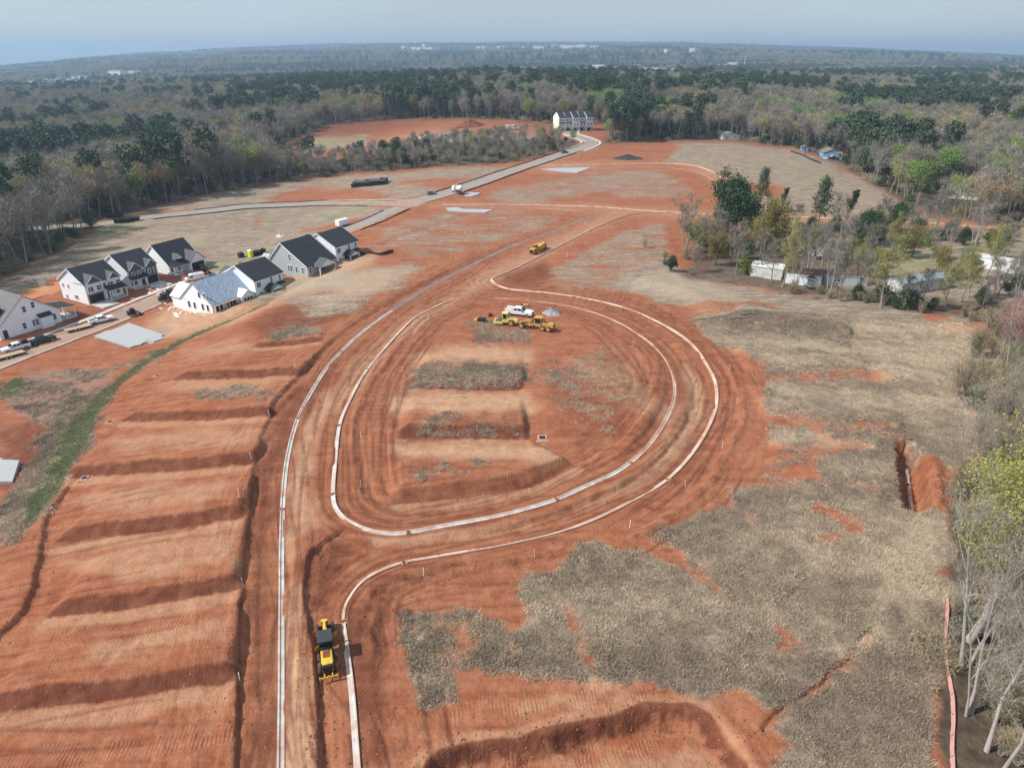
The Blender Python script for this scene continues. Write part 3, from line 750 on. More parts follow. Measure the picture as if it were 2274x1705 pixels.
def ground_material():
    m = bpy.data.materials.new('ground_clay_and_grass'); m.use_nodes = True
    nt = m.node_tree; N = nt.nodes; L = nt.links
    b = N['Principled BSDF']; b.inputs['Roughness'].default_value = 0.95; b.inputs['Specular IOR Level'].default_value = 0.1
    def attr(n):
        a = N.new('ShaderNodeAttribute'); a.attribute_name = n; return a
    c1, c2, rd = attr('cov'), attr('cov2'), attr('rd')
    s1 = N.new('ShaderNodeSeparateColor'); L.new(c1.outputs['Color'], s1.inputs[0])
    s2 = N.new('ShaderNodeSeparateColor'); L.new(c2.outputs['Color'], s2.inputs[0])
    geo = N.new('ShaderNodeNewGeometry')
    def noise(scale, detail=4, vec=None, rough=.55, dist=0.0):
        n = N.new('ShaderNodeTexNoise'); n.inputs['Scale'].default_value = scale; n.inputs['Detail'].default_value = detail
        n.inputs['Roughness'].default_value = rough; n.inputs['Distortion'].default_value = dist
        L.new(vec if vec is not None else geo.outputs['Position'], n.inputs['Vector']); return n.outputs['Fac']
    def mapr(v, a, c, lo=0., hi=1.):
        r = N.new('ShaderNodeMapRange'); r.inputs['From Min'].default_value = a; r.inputs['From Max'].default_value = c
        r.inputs['To Min'].default_value = lo; r.inputs['To Max'].default_value = hi
        L.new(v, r.inputs['Value']); return r.outputs['Result']
    def mul(a, c, op='MULTIPLY'):
        r = N.new('ShaderNodeMath'); r.operation = op
        for i, v in enumerate((a, c)):
            if isinstance(v, (int, float)): r.inputs[i].default_value = v
            else: L.new(v, r.inputs[i])
        return r.outputs[0]
    def mix(f, a, c):
        r = N.new('ShaderNodeMix'); r.data_type = 'RGBA'
        for s, v in ((0, f), (6, a), (7, c)):
            if isinstance(v, (int, float)): r.inputs[s].default_value = v
            elif isinstance(v, tuple): r.inputs[s].default_value = (*v, 1)
            else: L.new(v, r.inputs[s])
        return r.outputs[2]
    def scaled(sx, sy, sz=1, rot=0):
        mp = N.new('ShaderNodeMapping'); mp.inputs['Scale'].default_value = (sx, sy, sz); mp.inputs['Rotation'].default_value = (0, 0, rot)
        L.new(geo.outputs['Position'], mp.inputs['Vector']); return mp.outputs['Vector']
    # clay
    big = noise(0.07, 4); medn = noise(0.45, 5, rough=.66); fine = noise(4.5, 3, rough=.7)
    pas = noise(1.0, 5, scaled(0.10, 0.9, .3, .06), .6)            # dozer passes across the lots
    clay = mix(mapr(big, .35, .68), CLAYC['a'], CLAYC['b'])
    clay = mix(mapr(medn, .42, .72, 0, .65), clay, CLAYC['c'])
    clay = mix(mapr(pas, .5, .7, 0, .5), clay, CLAYC['c'])
    clay = mix(mapr(pas, .48, .28, 0, .4), clay, CLAYC['e'])
    # streaks along the street
    cx = N.new('ShaderNodeCombineXYZ')
    sr = N.new('ShaderNodeSeparateXYZ'); L.new(rd.outputs['Vector'], sr.inputs[0])
    L.new(mul(sr.outputs[0], 1.6), cx.inputs[0]); L.new(mul(sr.outputs[1], .15), cx.inputs[1])
    strk = noise(1.0, 5, cx.outputs[0], .65)
    sm = mul(sr.outputs[2], mapr(noise(.09, 2), .35, .65, .05, .6))
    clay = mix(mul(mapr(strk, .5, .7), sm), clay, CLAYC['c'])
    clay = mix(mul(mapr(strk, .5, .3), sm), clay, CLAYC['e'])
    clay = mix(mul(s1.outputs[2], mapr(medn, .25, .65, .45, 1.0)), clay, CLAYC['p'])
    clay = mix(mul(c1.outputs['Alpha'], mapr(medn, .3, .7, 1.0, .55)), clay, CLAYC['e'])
    clay = mix(mapr(fine, .4, .75, 0, .35), clay, CLAYC['e'])
    sto = N.new('ShaderNodeTexVoronoi'); sto.inputs['Scale'].default_value = 1.3
    L.new(geo.outputs['Position'], sto.inputs['Vector'])
    clay = mix(mapr(sto.outputs['Distance'], .085, .05, 0, .6), clay, (.62, .42, .32))
    # dry grass
    g1 = noise(0.9, 4, rough=.72); g2 = noise(0.12, 3); g3 = noise(6.0, 3, scaled(1, .45), .7)
    gr = mix(mapr(g2, .35, .65), GRASSC['a'], GRASSC['b'])
    gr = mix(mapr(g1, .45, .7, 0, .8), gr, GRASSC['c'])
    gr = mix(mapr(g3, .45, .25, 0, .75), gr, GRASSC['d'])
    gr = mix(mul(s1.outputs[1], mapr(g1, .3, .6, .55, 1.)), gr, mix(mapr(g3, .35, .65), (.16, .18, .08), (.28, .29, .15)))
    gs = noise(1.0, 4, scaled(.16, .7, .3, .35), .6)
    gr = mix(mapr(gs, .46, .66, 0, .7), gr, GRASSC['s'])
    gr = mix(mapr(gs, .5, .3, 0, .55), gr, GRASSC['e'])
    gr = mix(mul(s1.outputs[2], .65), gr, GRASSC['s'])
    vf = mul(mul(s1.outputs[0], mapr(g1, .3, .55, .25, 1.0), 'MULTIPLY'), 1.15)
    vf = mapr(mul(vf, mapr(fine, .3, .7, -.25, .25), 'ADD'), .16, .80)
    col = mix(vf, clay, gr)
    # grey stone or silt
    gg = mix(noise(3.0, 5), (.12, .115, .11), (.34, .33, .31))
    col = mix(s2.outputs[0], col, gg)
    lit = mix(mapr(noise(.5, 6), .35, .65), (.055, .042, .03), (.13, .10, .07))
    col = mix(s2.outputs[1], col, lit)
    L.new(col, b.inputs['Base Color'])
    # relief: clods, dozer-track ribs on the lots, grass tussocks
    sx = N.new('ShaderNodeSeparateXYZ'); L.new(scaled(1, 1, 1, -.12), sx.inputs[0])
    pss = mul(mul(mul(sx.outputs[1], .42), mul(noise(.25, 2), 1.6), 'ADD'), 0., 'ADD')
    fl = N.new('ShaderNodeMath'); fl.operation = 'FLOOR'; L.new(pss, fl.inputs[0])
    ph = mul(fl.outputs[0], 2.37)
    sn = N.new('ShaderNodeMath'); sn.operation = 'SINE'
    L.new(mul(mul(mul(sx.outputs[0], 17.), mul(noise(.5, 2), 7.), 'ADD'), ph, 'ADD'), sn.inputs[0])
    wnz = N.new('ShaderNodeTexWhiteNoise'); wnz.noise_dimensions = '1D'; L.new(fl.outputs[0], wnz.inputs['W'])
    wv = N.new('ShaderNodeMath'); wv.operation = 'MULTIPLY'; L.new(sn.outputs[0], wv.inputs[0]); L.new(mul(wnz.outputs['Value'], mapr(noise(.35, 3), .4, .6)), wv.inputs[1])
    rib = mul(wv.outputs[0], mul(s2.outputs[2], mapr(c1.outputs['Alpha'], 0, 1, 1, .5)))
    bf = noise(2.6, 3, rough=.65); bt = noise(1.1, 3, rough=.7)
    hh = mul(mul(bf, .75), mul(rib, .17), 'ADD')
    hh = mul(hh, mul(mul(s1.outputs[0], mapr(s2.outputs[1], 0, 1, 1, 0)), mul(bt, 1.3)), 'ADD')
    bp = N.new('ShaderNodeBump'); bp.inputs['Strength'].default_value = .9; bp.inputs['Distance'].default_value = .2
    L.new(hh, bp.inputs['Height']); L.new(bp.outputs['Normal'], b.inputs['Normal'])
    return m
CLAYC = dict(a=(.29, .092, .043), b=(.335, .127, .064), c=(.42, .20, .115), d=(.39, .17, .095), e=(.105, .033, .020), p=(.53, .33, .205))
GRASSC = dict(a=(.215, .172, .135), b=(.26, .207, .155), c=(.34, .275, .205), d=(.11, .088, .07), s=(.41, .33, .24), e=(.15, .122, .097))
ground = mesh_np('ground', verts, faces, ground_material(), smooth=True)
tag(ground, kind='structure')
def vattr(me, name, arr, typ):
    a = me.attributes.new(name, typ, 'POINT')
    a.data.foreach_set('color' if typ == 'FLOAT_COLOR' else 'vector', np.ascontiguousarray(arr, dtype=np.float32).ravel())
lots = np.clip(region(((-300, 1900), (-300, 1100), (100, 1090), (260, 840), (420, 740), (640, 640), (690, 760), (600, 880), (560, 1000), (530, 1200), (520, 1900)), 1) + region(((780, 1090), (850, 1050), (1250, 960), (1300, 1000), (1100, 1080), (850, 1110)), 1) + region(((1000, 1440), (1400, 1480), (1500, 1720), (900, 1720)), 2) * .6, 0, 1)
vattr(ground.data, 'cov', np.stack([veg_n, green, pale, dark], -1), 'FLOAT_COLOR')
vattr(ground.data, 'cov2', np.stack([grey, litter, lots, np.ones_like(lots)], -1), 'FLOAT_COLOR')
vattr(ground.data, 'rd', np.stack([RD, RA, RM], -1), 'FLOAT_VECTOR')
# ------------------------------------------------------------------ streets and curbs
DUSTC = (.40, .20, .13)
mat('concrete_curb', (.55, .53, .50), .85, var=.14, scale=.7, dirt=(.44, .24, .16), dirt_amt=.40, dirt_scale=.5)
mat('concrete_curb_dusty', (.60, .46, .38), .9, var=.12, scale=.7, dirt=(.42, .20, .12), dirt_amt=.42, dirt_scale=.3)
mat('wet_curb', (.25, .23, .22), .6, var=.3, scale=.6, dirt=(.30, .15, .1), dirt_amt=.3, dirt_scale=.4)
mat('concrete', (.52, .51, .49), .85, var=.10, scale=.5, dirt=(.42, .30, .24), dirt_amt=.18, dirt_scale=.35)
mat('concrete_new', (.40, .41, .42), .8, var=.07, scale=.4, dirt=(.40, .40, .41), dirt_amt=.5, dirt_scale=.25)
mat('asphalt', (.29, .27, .25), .9, var=.10, scale=.15, dirt=(.36, .25, .19), dirt_amt=.30, dirt_scale=.06)
mat('asphalt_dusty', (.33, .24, .19), .92, var=.12, scale=.2, dirt=(.42, .25, .17), dirt_amt=.5, dirt_scale=.08)
mat('silt_fabric', (.035, .033, .033), .6, var=.3, scale=2)
mat('stake_wood', (.48, .38, .26), .85, var=.2)

def ribbon_z(pts, dz=0.0, smooth=True):
    z = zbed(pts[:, 0], pts[:, 1])
    return z + dz
def normals2(pts):
    t = np.gradient(pts, axis=0); t /= np.hypot(t[:, 0], t[:, 1])[:, None] + 1e-9
    return np.stack([-t[:, 1], t[:, 0]], -1)
def sweep(name, pts, prof, material, smooth=False, zoff=None):
    """profile of (offset to the left, z) swept along ground points, ends closed"""
    n = normals2(pts); z = ribbon_z(pts) if zoff is None else zoff
    k = len(prof); V = []; F = []
    for i in range(len(pts)):
        for o, h in prof:
            V.append((pts[i, 0] + n[i, 0] * o, pts[i, 1] + n[i, 1] * o, z[i] + h))
    for i in range(len(pts) - 1):
        for j in range(k):
            F.append((i * k + j, i * k + (j + 1) % k, (i + 1) * k + (j + 1) % k, (i + 1) * k + j))
    b = MB(); b.add(V, F + [tuple(range(k - 1, -1, -1)), tuple(range((len(pts) - 1) * k, len(pts) * k))])
    return b.build(name, material, smooth=smooth)
def cut_runs(pts, gaps, gap=0.7):
    """split a polyline at the inlets (distances along it)"""
    s = np.concatenate([[0], np.cumsum(np.hypot(*(pts[1:] - pts[:-1]).T))])
    cuts = [0] + sorted(gaps) + [s[-1]]
    runs = []
    for a, b in zip(cuts[:-1], cuts[1:]):
        a2 = a + (gap / 2 if a > 0 else 0); b2 = b - (gap / 2 if b < s[-1] else 0)
        m = (s > a2) & (s < b2)
        f = lambda q: np.array([np.interp(q, s, pts[:, 0]), np.interp(q, s, pts[:, 1])])
        runs.append(np.vstack([f(a2), pts[m], f(b2)]))
    return runs
def along(pts, p):
    s = np.concatenate([[0], np.cumsum(np.hypot(*(pts[1:] - pts[:-1]).T))])
    return float(s[np.argmin(np.hypot(pts[:, 0] - p[0], pts[:, 1] - p[1]))])
# curb profile: back of curb towards +, gutter pan towards -
def curbprof(side, back=0.17, pan=0.42):
    p = [(back, -.3), (back, .15), (.02, .15), (-.06, .03), (-pan, .0), (-pan, -.3)]
    return [(o * side, h) for o, h in (p if side > 0 else p[::-1])]
inlets_left = [along(L_left, q) for q in Q((606, 1105), (640, 905), (735, 762))]
inlets_isl = [along(L_isl, q) for q in Q((886, 1148), (1200, 1078), (1362, 1000), (735, 920), (723, 1070), (800, 798))]
inlets_out = [along(L_out, q) for q in Q((742, 1340), (872, 1214), (1442, 1036))]
def curb_line(pts, gaps, side, mats, sw=None, prof=None):
    for i, r in enumerate(cut_runs(pts, gaps)):
        if len(r) < 3:
            continue
        m = mats if isinstance(mats, str) else mats[min(i, len(mats) - 1)]
        o = sweep('curb', r, prof or curbprof(side), m)
        tag(o, kind='structure')
sL = along(L_left, Q((850, 668))[0])
iL = np.argmin(np.abs(np.concatenate([[0], np.cumsum(np.hypot(*(L_left[1:] - L_left[:-1]).T))]) - sL))
curb_line(L_left[:iL], inlets_left, 1, 'concrete_curb', prof=[(.20, -.3), (.20, .16), (.03, .16), (-.05, .03), (-.42, .03), (-.44, -.3)])
curb_line(L_left[iL:], [], 1, 'wet_curb', prof=[(.45, -.3), (.45, .12), (.1, .16), (-.1, .03), (-.5, .0), (-.5, -.3)])
curb_line(L_isl, inlets_isl, 1, ['concrete_curb_dusty', 'concrete_curb_dusty', 'concrete_curb', 'concrete_curb', 'concrete_curb', 'concrete_curb', 'concrete_curb_dusty'])
curb_line(L_out, inlets_out, -1, ['concrete_curb', 'concrete_curb_dusty', 'concrete_curb_dusty', 'concrete_curb_dusty'])
curb_line(L_outu, [], -1, 'concrete_curb_dusty')
curb_line(L_cross, [along(L_cross, q) for q in Q((1278, 446))], 1, 'concrete_curb_dusty')
curb_line(L_crossn, [], -1, 'concrete_curb_dusty')
curb_line(L_upl, [along(L_upl, q) for q in Q((1430, 353))], 1, 'concrete_curb_dusty')
curb_line(L_upn, [], -1, 'concrete_curb_dusty')

# asphalt sheets, each a closed slab 8 cm above the graded bed
def street(name, pts, hw, material, dz):
    o = sweep(name, pts, [(hw, -.25), (hw, dz), (0, dz + .03), (-hw, dz), (-hw, -.25)], material)
    return tag(o, kind='structure')
street('street', L_main, 3.5, 'asphalt', .07)
street('street', L_houses, 3.3, 'asphalt_dusty', .062)
street('street', L_west, 3.9, 'asphalt', .054)
JX = Q((895, 440))[0]
jb = MB(); jb.lathe((JX[0], JX[1], float(zbed(*JX)) + .06), [(-.2, 8.6), (.025, 8.6), (.03, 8.4)], 'z', 28)
tag(jb.build('street_junction', 'asphalt_dusty'), kind='structure')
# dusty red cross streets keep bare clay; sidewalks and curbs of the finished streets
def off_line(pts, o):
    return pts + normals2(pts) * o
for ln, hw, hasw in ((L_houses, 3.3, True), (L_west, 3.9, False), (L_main, 3.5, False)):
    for sd in (1, -1):
        o = sweep('curb', off_line(ln, sd * (hw + .35)), [(.3, -.3), (.3, .17), (-.3, .13), (-.3, -.3)], 'concrete_curb_dusty')
        tag(o, kind='structure')
seg = L_houses[int(len(L_houses) * .42):]
tag(sweep('sidewalk', off_line(seg, -6.3), [(.75, -.3), (.75, .1), (-.75, .1), (-.75, -.3)], 'concrete'), kind='structure')
seg = L_main[:int(len(L_main) * .30)]
for sd in (6.0, -6.0):
    tag(sweep('sidewalk', off_line(seg, sd), [(.9, -.3), (.9, .1), (-.9, .1), (-.9, -.3)], 'concrete'), kind='structure')

# black silt fence along the finished streets: fabric on wooden stakes
def silt_fence(pts, label, height=.38, fabric='silt_fabric', stakes=4.0, cat='silt fence', group=None, lean=.12):
    pts = np.asarray(pts)
    p0 = pts[0]; z0 = float(relief(p0[:1], p0[1:2])[0])
    e = empty('silt_fence', (p0[0], p0[1], z0), 0, label, cat, group)
    z = relief(pts[:, 0], pts[:, 1]); n = normals2(pts)
    V = []; F = []
    sag = (fbm(np.arange(len(pts)) * 1., np.arange(len(pts)) * 0., 2, .45) - .5) * height * .5
    for i in range(len(pts)):
        x, y = pts[i] - p0; zz = z[i] - z0; w = n[i] * (lean + sag[i] * .4)
        a = np.array([x, y]); t = .025
        for q, h in ((a - n[i] * t, -.1), (a + n[i] * t, -.1), (a + n[i] * t + w, height + sag[i]), (a - n[i] * t + w, height + sag[i])):
            V.append((q[0], q[1], zz + h))
    k = 4
    for i in range(len(pts) - 1):
        for j in range(k):
            F.append((i * k + j, i * k + (j + 1) % k, (i + 1) * k + (j + 1) % k, (i + 1) * k + j))
    MB().add(V, F + [(3, 2, 1, 0), tuple(range(len(V) - 4, len(V)))]).build('fabric', fabric, e)
    s = np.concatenate([[0], np.cumsum(np.hypot(*(pts[1:] - pts[:-1]).T))])
    me = None
    for q in np.arange(0, s[-1], stakes):
        x = np.interp(q, s, pts[:, 0]) - p0[0]; y = np.interp(q, s, pts[:, 1]) - p0[1]; zz = np.interp(q, s, z) - z0
        nx = np.interp(q, s, n[:, 0]); ny = np.interp(q, s, n[:, 1])
        if me is None:
            o = MB().box(-.03, .03, -.03, .03, -.3, height * 1.3).build('stake', 'stake_wood', e); me = o.data
        else:
            o = bpy.data.objects.new('stake', me); COL.objects.link(o); o.parent = e
        o.location = (x + nx * .1, y + ny * .1, zz)
    return e
def run_between(ln, a, b, o):
    i = np.argmin(np.hypot(*(ln - np.array(Q(a)[0])).T)); j = np.argmin(np.hypot(*(ln - np.array(Q(b)[0])).T))
    i, j = min(i, j), max(i, j)
    return off_line(ln, o)[i:j + 1]
silt_fence(run_between(L_main, (1270, 312), (945, 425), -5.6), 'black silt fence along the near kerb of the straight grey street', stakes=6)
silt_fence(run_between(L_main, (1225, 330), (970, 415), 5.6), 'black silt fence along the far kerb of the straight grey street', stakes=6)
silt_fence(run_between(L_main, (860, 452), (750, 498), 5.6), 'black silt fence from the street junction down past the white cargo trailer', stakes=6)
silt_fence(run_between(L_main, (850, 455), (775, 490), -5.4), 'short black silt fence on the upper kerb below the junction corner', stakes=6)
silt_fence(run_between(L_west, (815, 437), (330, 467), 5.8), 'black silt fence on the house side of the long curving west street', stakes=6)
silt_fence(run_between(L_west, (690, 439), (420, 458), -5.6), 'black silt fence on the woodland side of the long curving west street', stakes=6)
silt_fence(spline(Q((770, 548), (800, 548), (822, 552), (850, 545)), 1.0), 'black silt fence edging the lot right of the last white house', stakes=3, height=1.0)
# ------------------------------------------------------------------ houses
mat('white_siding', (.80, .83, .86), .7, var=.03, scale=.4)
mat('house_wrap', (.81, .83, .85), .75, var=.04, scale=.6, dirt=(.68, .64, .60), dirt_amt=.1, dirt_scale=1.2)
mat('grey_siding', (.42, .43, .45), .75, var=.05, scale=.5)
mat('pale_grey_siding', (.66, .66, .68), .75, var=.05, scale=.5)
mat('dark_slate_siding', (.085, .095, .115), .75, var=.08, scale=.5)
mat('dark_shingle', (.034, .038, .046), .88, var=.20, scale=1.6, bump=.2)
mat('worn_shingle', (.17, .17, .165), .9, var=.15, scale=1.4, bump=.2)
mat('grey_shingle', (.10, .105, .11), .9, var=.12, scale=1.4)
mat('trim_white', (.77, .80, .83), .6, var=.03)
mat('window_glass', (.035, .04, .048), .12, var=.2, spec=.6)
mat('dark_opening', (.025, .022, .02), .9, var=.2)
mat('door_dark', (.03, .032, .036), .5, var=.1)
mat('stone_base', (.26, .25, .245), .9, var=.25, scale=2.5)
mat('cream_siding', (.76, .73, .62), .75, var=.03, scale=.4)
mat('plywood', (.52, .36, .20), .85, var=.15, scale=1.0)
mat('underlay_blue', (.30, .38, .50), .7, var=.0)
def underlay():
    m = M['underlay_blue']; N = m.node_tree.nodes; L = m.node_tree.links
    tc = N.new('ShaderNodeTexCoord'); v = N.new('ShaderNodeTexVoronoi'); v.inputs['Scale'].default_value = 2.2
    L.new(tc.outputs['Object'], v.inputs['Vector'])
    mr = N.new('ShaderNodeMapRange'); mr.inputs['From Min'].default_value = .28; mr.inputs['From Max'].default_value = .40
    L.new(v.outputs['Distance'], mr.inputs['Value'])
    mx = N.new('ShaderNodeMix'); mx.data_type = 'RGBA'; mx.inputs[6].default_value = (.16, .235, .38, 1); mx.inputs[7].default_value = (.40, .47, .56, 1)
    L.new(mr.outputs['Result'], mx.inputs[0]); L.new(mx.outputs[2], N['Principled BSDF'].inputs['Base Color'])
underlay()
mat('blue_siding', (.17, .31, .47), .7, var=.05, scale=.5)
mat('faded_white', (.62, .62, .60), .75, var=.08, scale=.4, dirt=(.36, .35, .32), dirt_amt=.3, dirt_scale=.5)
mat('rust_roof', (.15, .075, .05), .9, var=.3, scale=.8, dirt=(.10, .085, .075), dirt_amt=.4, dirt_scale=.6)
mat('metal_roof', (.34, .39, .44), .4, metal=.35, var=.08, scale=.4)

def up(name, parent, material, fn, **k):
    b = MB(); fn(b); return b.build(name, material, parent, **k)
def window(par, wall, a, z, w, h, frame='trim_white', glass='window_glass', mull=True, plane=0.0):
    """wall: 'F' y=plane facing -y, 'L' x=plane facing -x; a = position along the wall (centre), z = sill"""
    t = .11
    def bx(b, a0, a1, z0, z1, d0, d1):
        if wall == 'F': b.box(a0, a1, plane - d1, plane - d0, z0, z1)
        elif wall == 'B': b.box(a0, a1, plane + d0, plane + d1, z0, z1)
        else: b.box(plane - d1, plane - d0, a0, a1, z0, z1)
    f = MB()
    bx(f, a - w / 2 - t, a + w / 2 + t, z - t, z, 0.0, .09); bx(f, a - w / 2 - t, a + w / 2 + t, z + h, z + h + t, 0.0, .09)
    bx(f, a - w / 2 - t, a - w / 2, z + .002, z + h - .002, 0.0, .088); bx(f, a + w / 2, a + w / 2 + t, z + .002, z + h - .002, 0.0, .088)
    if mull: bx(f, a - w / 2, a + w / 2, z + h * .5 - .035, z + h * .5 + .035, .03, .075)
    o = f.build('window', frame, par)
    p = MB(); bx(p, a - w / 2, a + w / 2, z, z + h, .0, .03)
    p.build('pane', glass, o)
    return o
def gable_roof_mesh(b, x0, x1, y0, y1, ze, zr, yr=None, th=.16, ov=.3):
    """ridge along x; eaves at y0 (front) and y1 (back)"""
    yr = (y0 + y1) / 2 if yr is None else yr
    sf = (zr - ze) / (yr - y0); sb = (zr - ze) / (y1 - yr)
    for (ya, za, yb, zb_) in ((y0 - ov, ze - sf * ov, yr, zr), (y1 + ov, ze - sb * ov, yr, zr)):
        b.add([(x0 - ov, ya, za), (x1 + ov, ya, za), (x1 + ov, yb, zb_), (x0 - ov, yb, zb_),
               (x0 - ov, ya, za + th), (x1 + ov, ya, za + th), (x1 + ov, yb, zb_ + th), (x0 - ov, yb, zb_ + th)],
              [(0, 3, 2, 1), (4, 5, 6, 7), (0, 1, 5, 4), (1, 2, 6, 5), (2, 3, 7, 6), (3, 0, 4, 7)])
def cross_gable(b, xc, hw, y0, zb0, slope, ydeep, th=.14, ov=.25):
    """small gable facing -y: ridge along y from y0 back to ydeep"""
    zr = zb0 + hw * slope
    for s in (-1, 1):
        xe = xc + s * (hw + ov); ze = zb0 - ov * slope
        b.add([(xe, y0 - ov, ze), (xc, y0 - ov, zr), (xc, ydeep, zr), (xe, ydeep, ze),
               (xe, y0 - ov, ze + th), (xc, y0 - ov, zr + th), (xc, ydeep, zr + th), (xe, ydeep, ze + th)],
              [(0, 3, 2, 1), (4, 5, 6, 7), (0, 1, 5, 4), (1, 2, 6, 5), (2, 3, 7, 6), (3, 0, 4, 7)])
    return zr
def gable_body(b, W, D, ze, zr, yr=None):
    yr = D / 2 if yr is None else yr
    prof = [(0, -.6), (D, -.6), (D, ze), (yr, zr), (0, ze)]
    b.extr(prof, 0, W, axis='x')
def gable_fill(par, name, material, xc, hw, y, z0, slope, th=.12):
    b = MB(); b.extr([(xc - hw, z0), (xc + hw, z0), (xc, z0 + hw * slope)], y - th, y)
    return b.build(name, material, par)
def porch(par, x0, x1, y0, y1, zt, slab=.15, roof='dark_shingle', gable=True, posts=None, name='porch_roof', trim='trim_white'):
    """porch in front of the wall y1: roof on posts at y0"""
    up('porch_slab', par, 'concrete', lambda b: b.box(x0, x1, y0, y1, -.5, slab))
    for x in (posts or (x0 + .12, x1 - .12)):
        up('post', par, trim, lambda b: b.box(x - .11, x + .11, y0 + .02, y0 + .24, slab, zt))
    up('porch_beam', par, trim, lambda b: b.box(x0, x1, y0 + .005, y0 + .26, zt, zt + .28))
    b = MB()
    if gable:
        hw = (x1 - x0) / 2; cross_gable(b, (x0 + x1) / 2, hw, y0, zt + .28, .5, y1 + .1)
        gable_fill(par, 'porch_gable', trim, (x0 + x1) / 2, hw - .05, y0 + .2, zt + .282, .5)
    else:
        b.add([(x0 - .2, y0 - .25, zt + .28), (x1 + .2, y0 - .25, zt + .28), (x1 + .2, y1, zt + 1.2), (x0 - .2, y1, zt + 1.2),
               (x0 - .2, y0 - .25, zt + .42), (x1 + .2, y0 - .25, zt + .42), (x1 + .2, y1, zt + 1.34), (x0 - .2, y1, zt + 1.34)],
              [(0, 3, 2, 1), (4, 5, 6, 7), (0, 1, 5, 4), (1, 2, 6, 5), (2, 3, 7, 6), (3, 0, 4, 7)])
    b.build(name, roof, par)
def barge(par, W, D, ze, zr, yr=None, ov=.3):
    yr = D / 2 if yr is None else yr
    sf = (zr - ze) / yr; sb = (zr - ze) / (D - yr)
    for x in (-ov - .07, W + ov + .002):
        for y0, z0 in ((-ov, ze - sf * ov), (D + ov, ze - sb * ov)):
            b = MB(); b.hexa([(x, y0, z0 - .12), (x + .065, y0, z0 - .12), (x + .065, yr, zr - .12), (x, yr, zr - .12), (x, y0, z0 + .19), (x + .065, y0, z0 + .19), (x + .065, yr, zr + .19), (x, yr, zr + .19)])
            b.build('barge_board', 'trim_white', par)
def corner_boards(par, W, D, ze):
    for x, y in ((-.02, -.02), (W - .13, -.02)):
        up('corner_board', par, 'trim_white', lambda b: b.box(x, x + .15, y, y + .12, .0, ze - .02))
def place(name, px, py, rz, label, cat='house', group=None, sc=1.0):
    x, y = P(px, py)
    cx_, cy_ = x + 5 * math.cos(rz) - 6 * math.sin(rz), y + 5 * math.sin(rz) + 6 * math.cos(rz)
    return empty(name, (x, y, gz(cx_, cy_) + .05), rz, label, cat, group, sc)

TH = math.radians(61)
HG = 'houses along the new street'
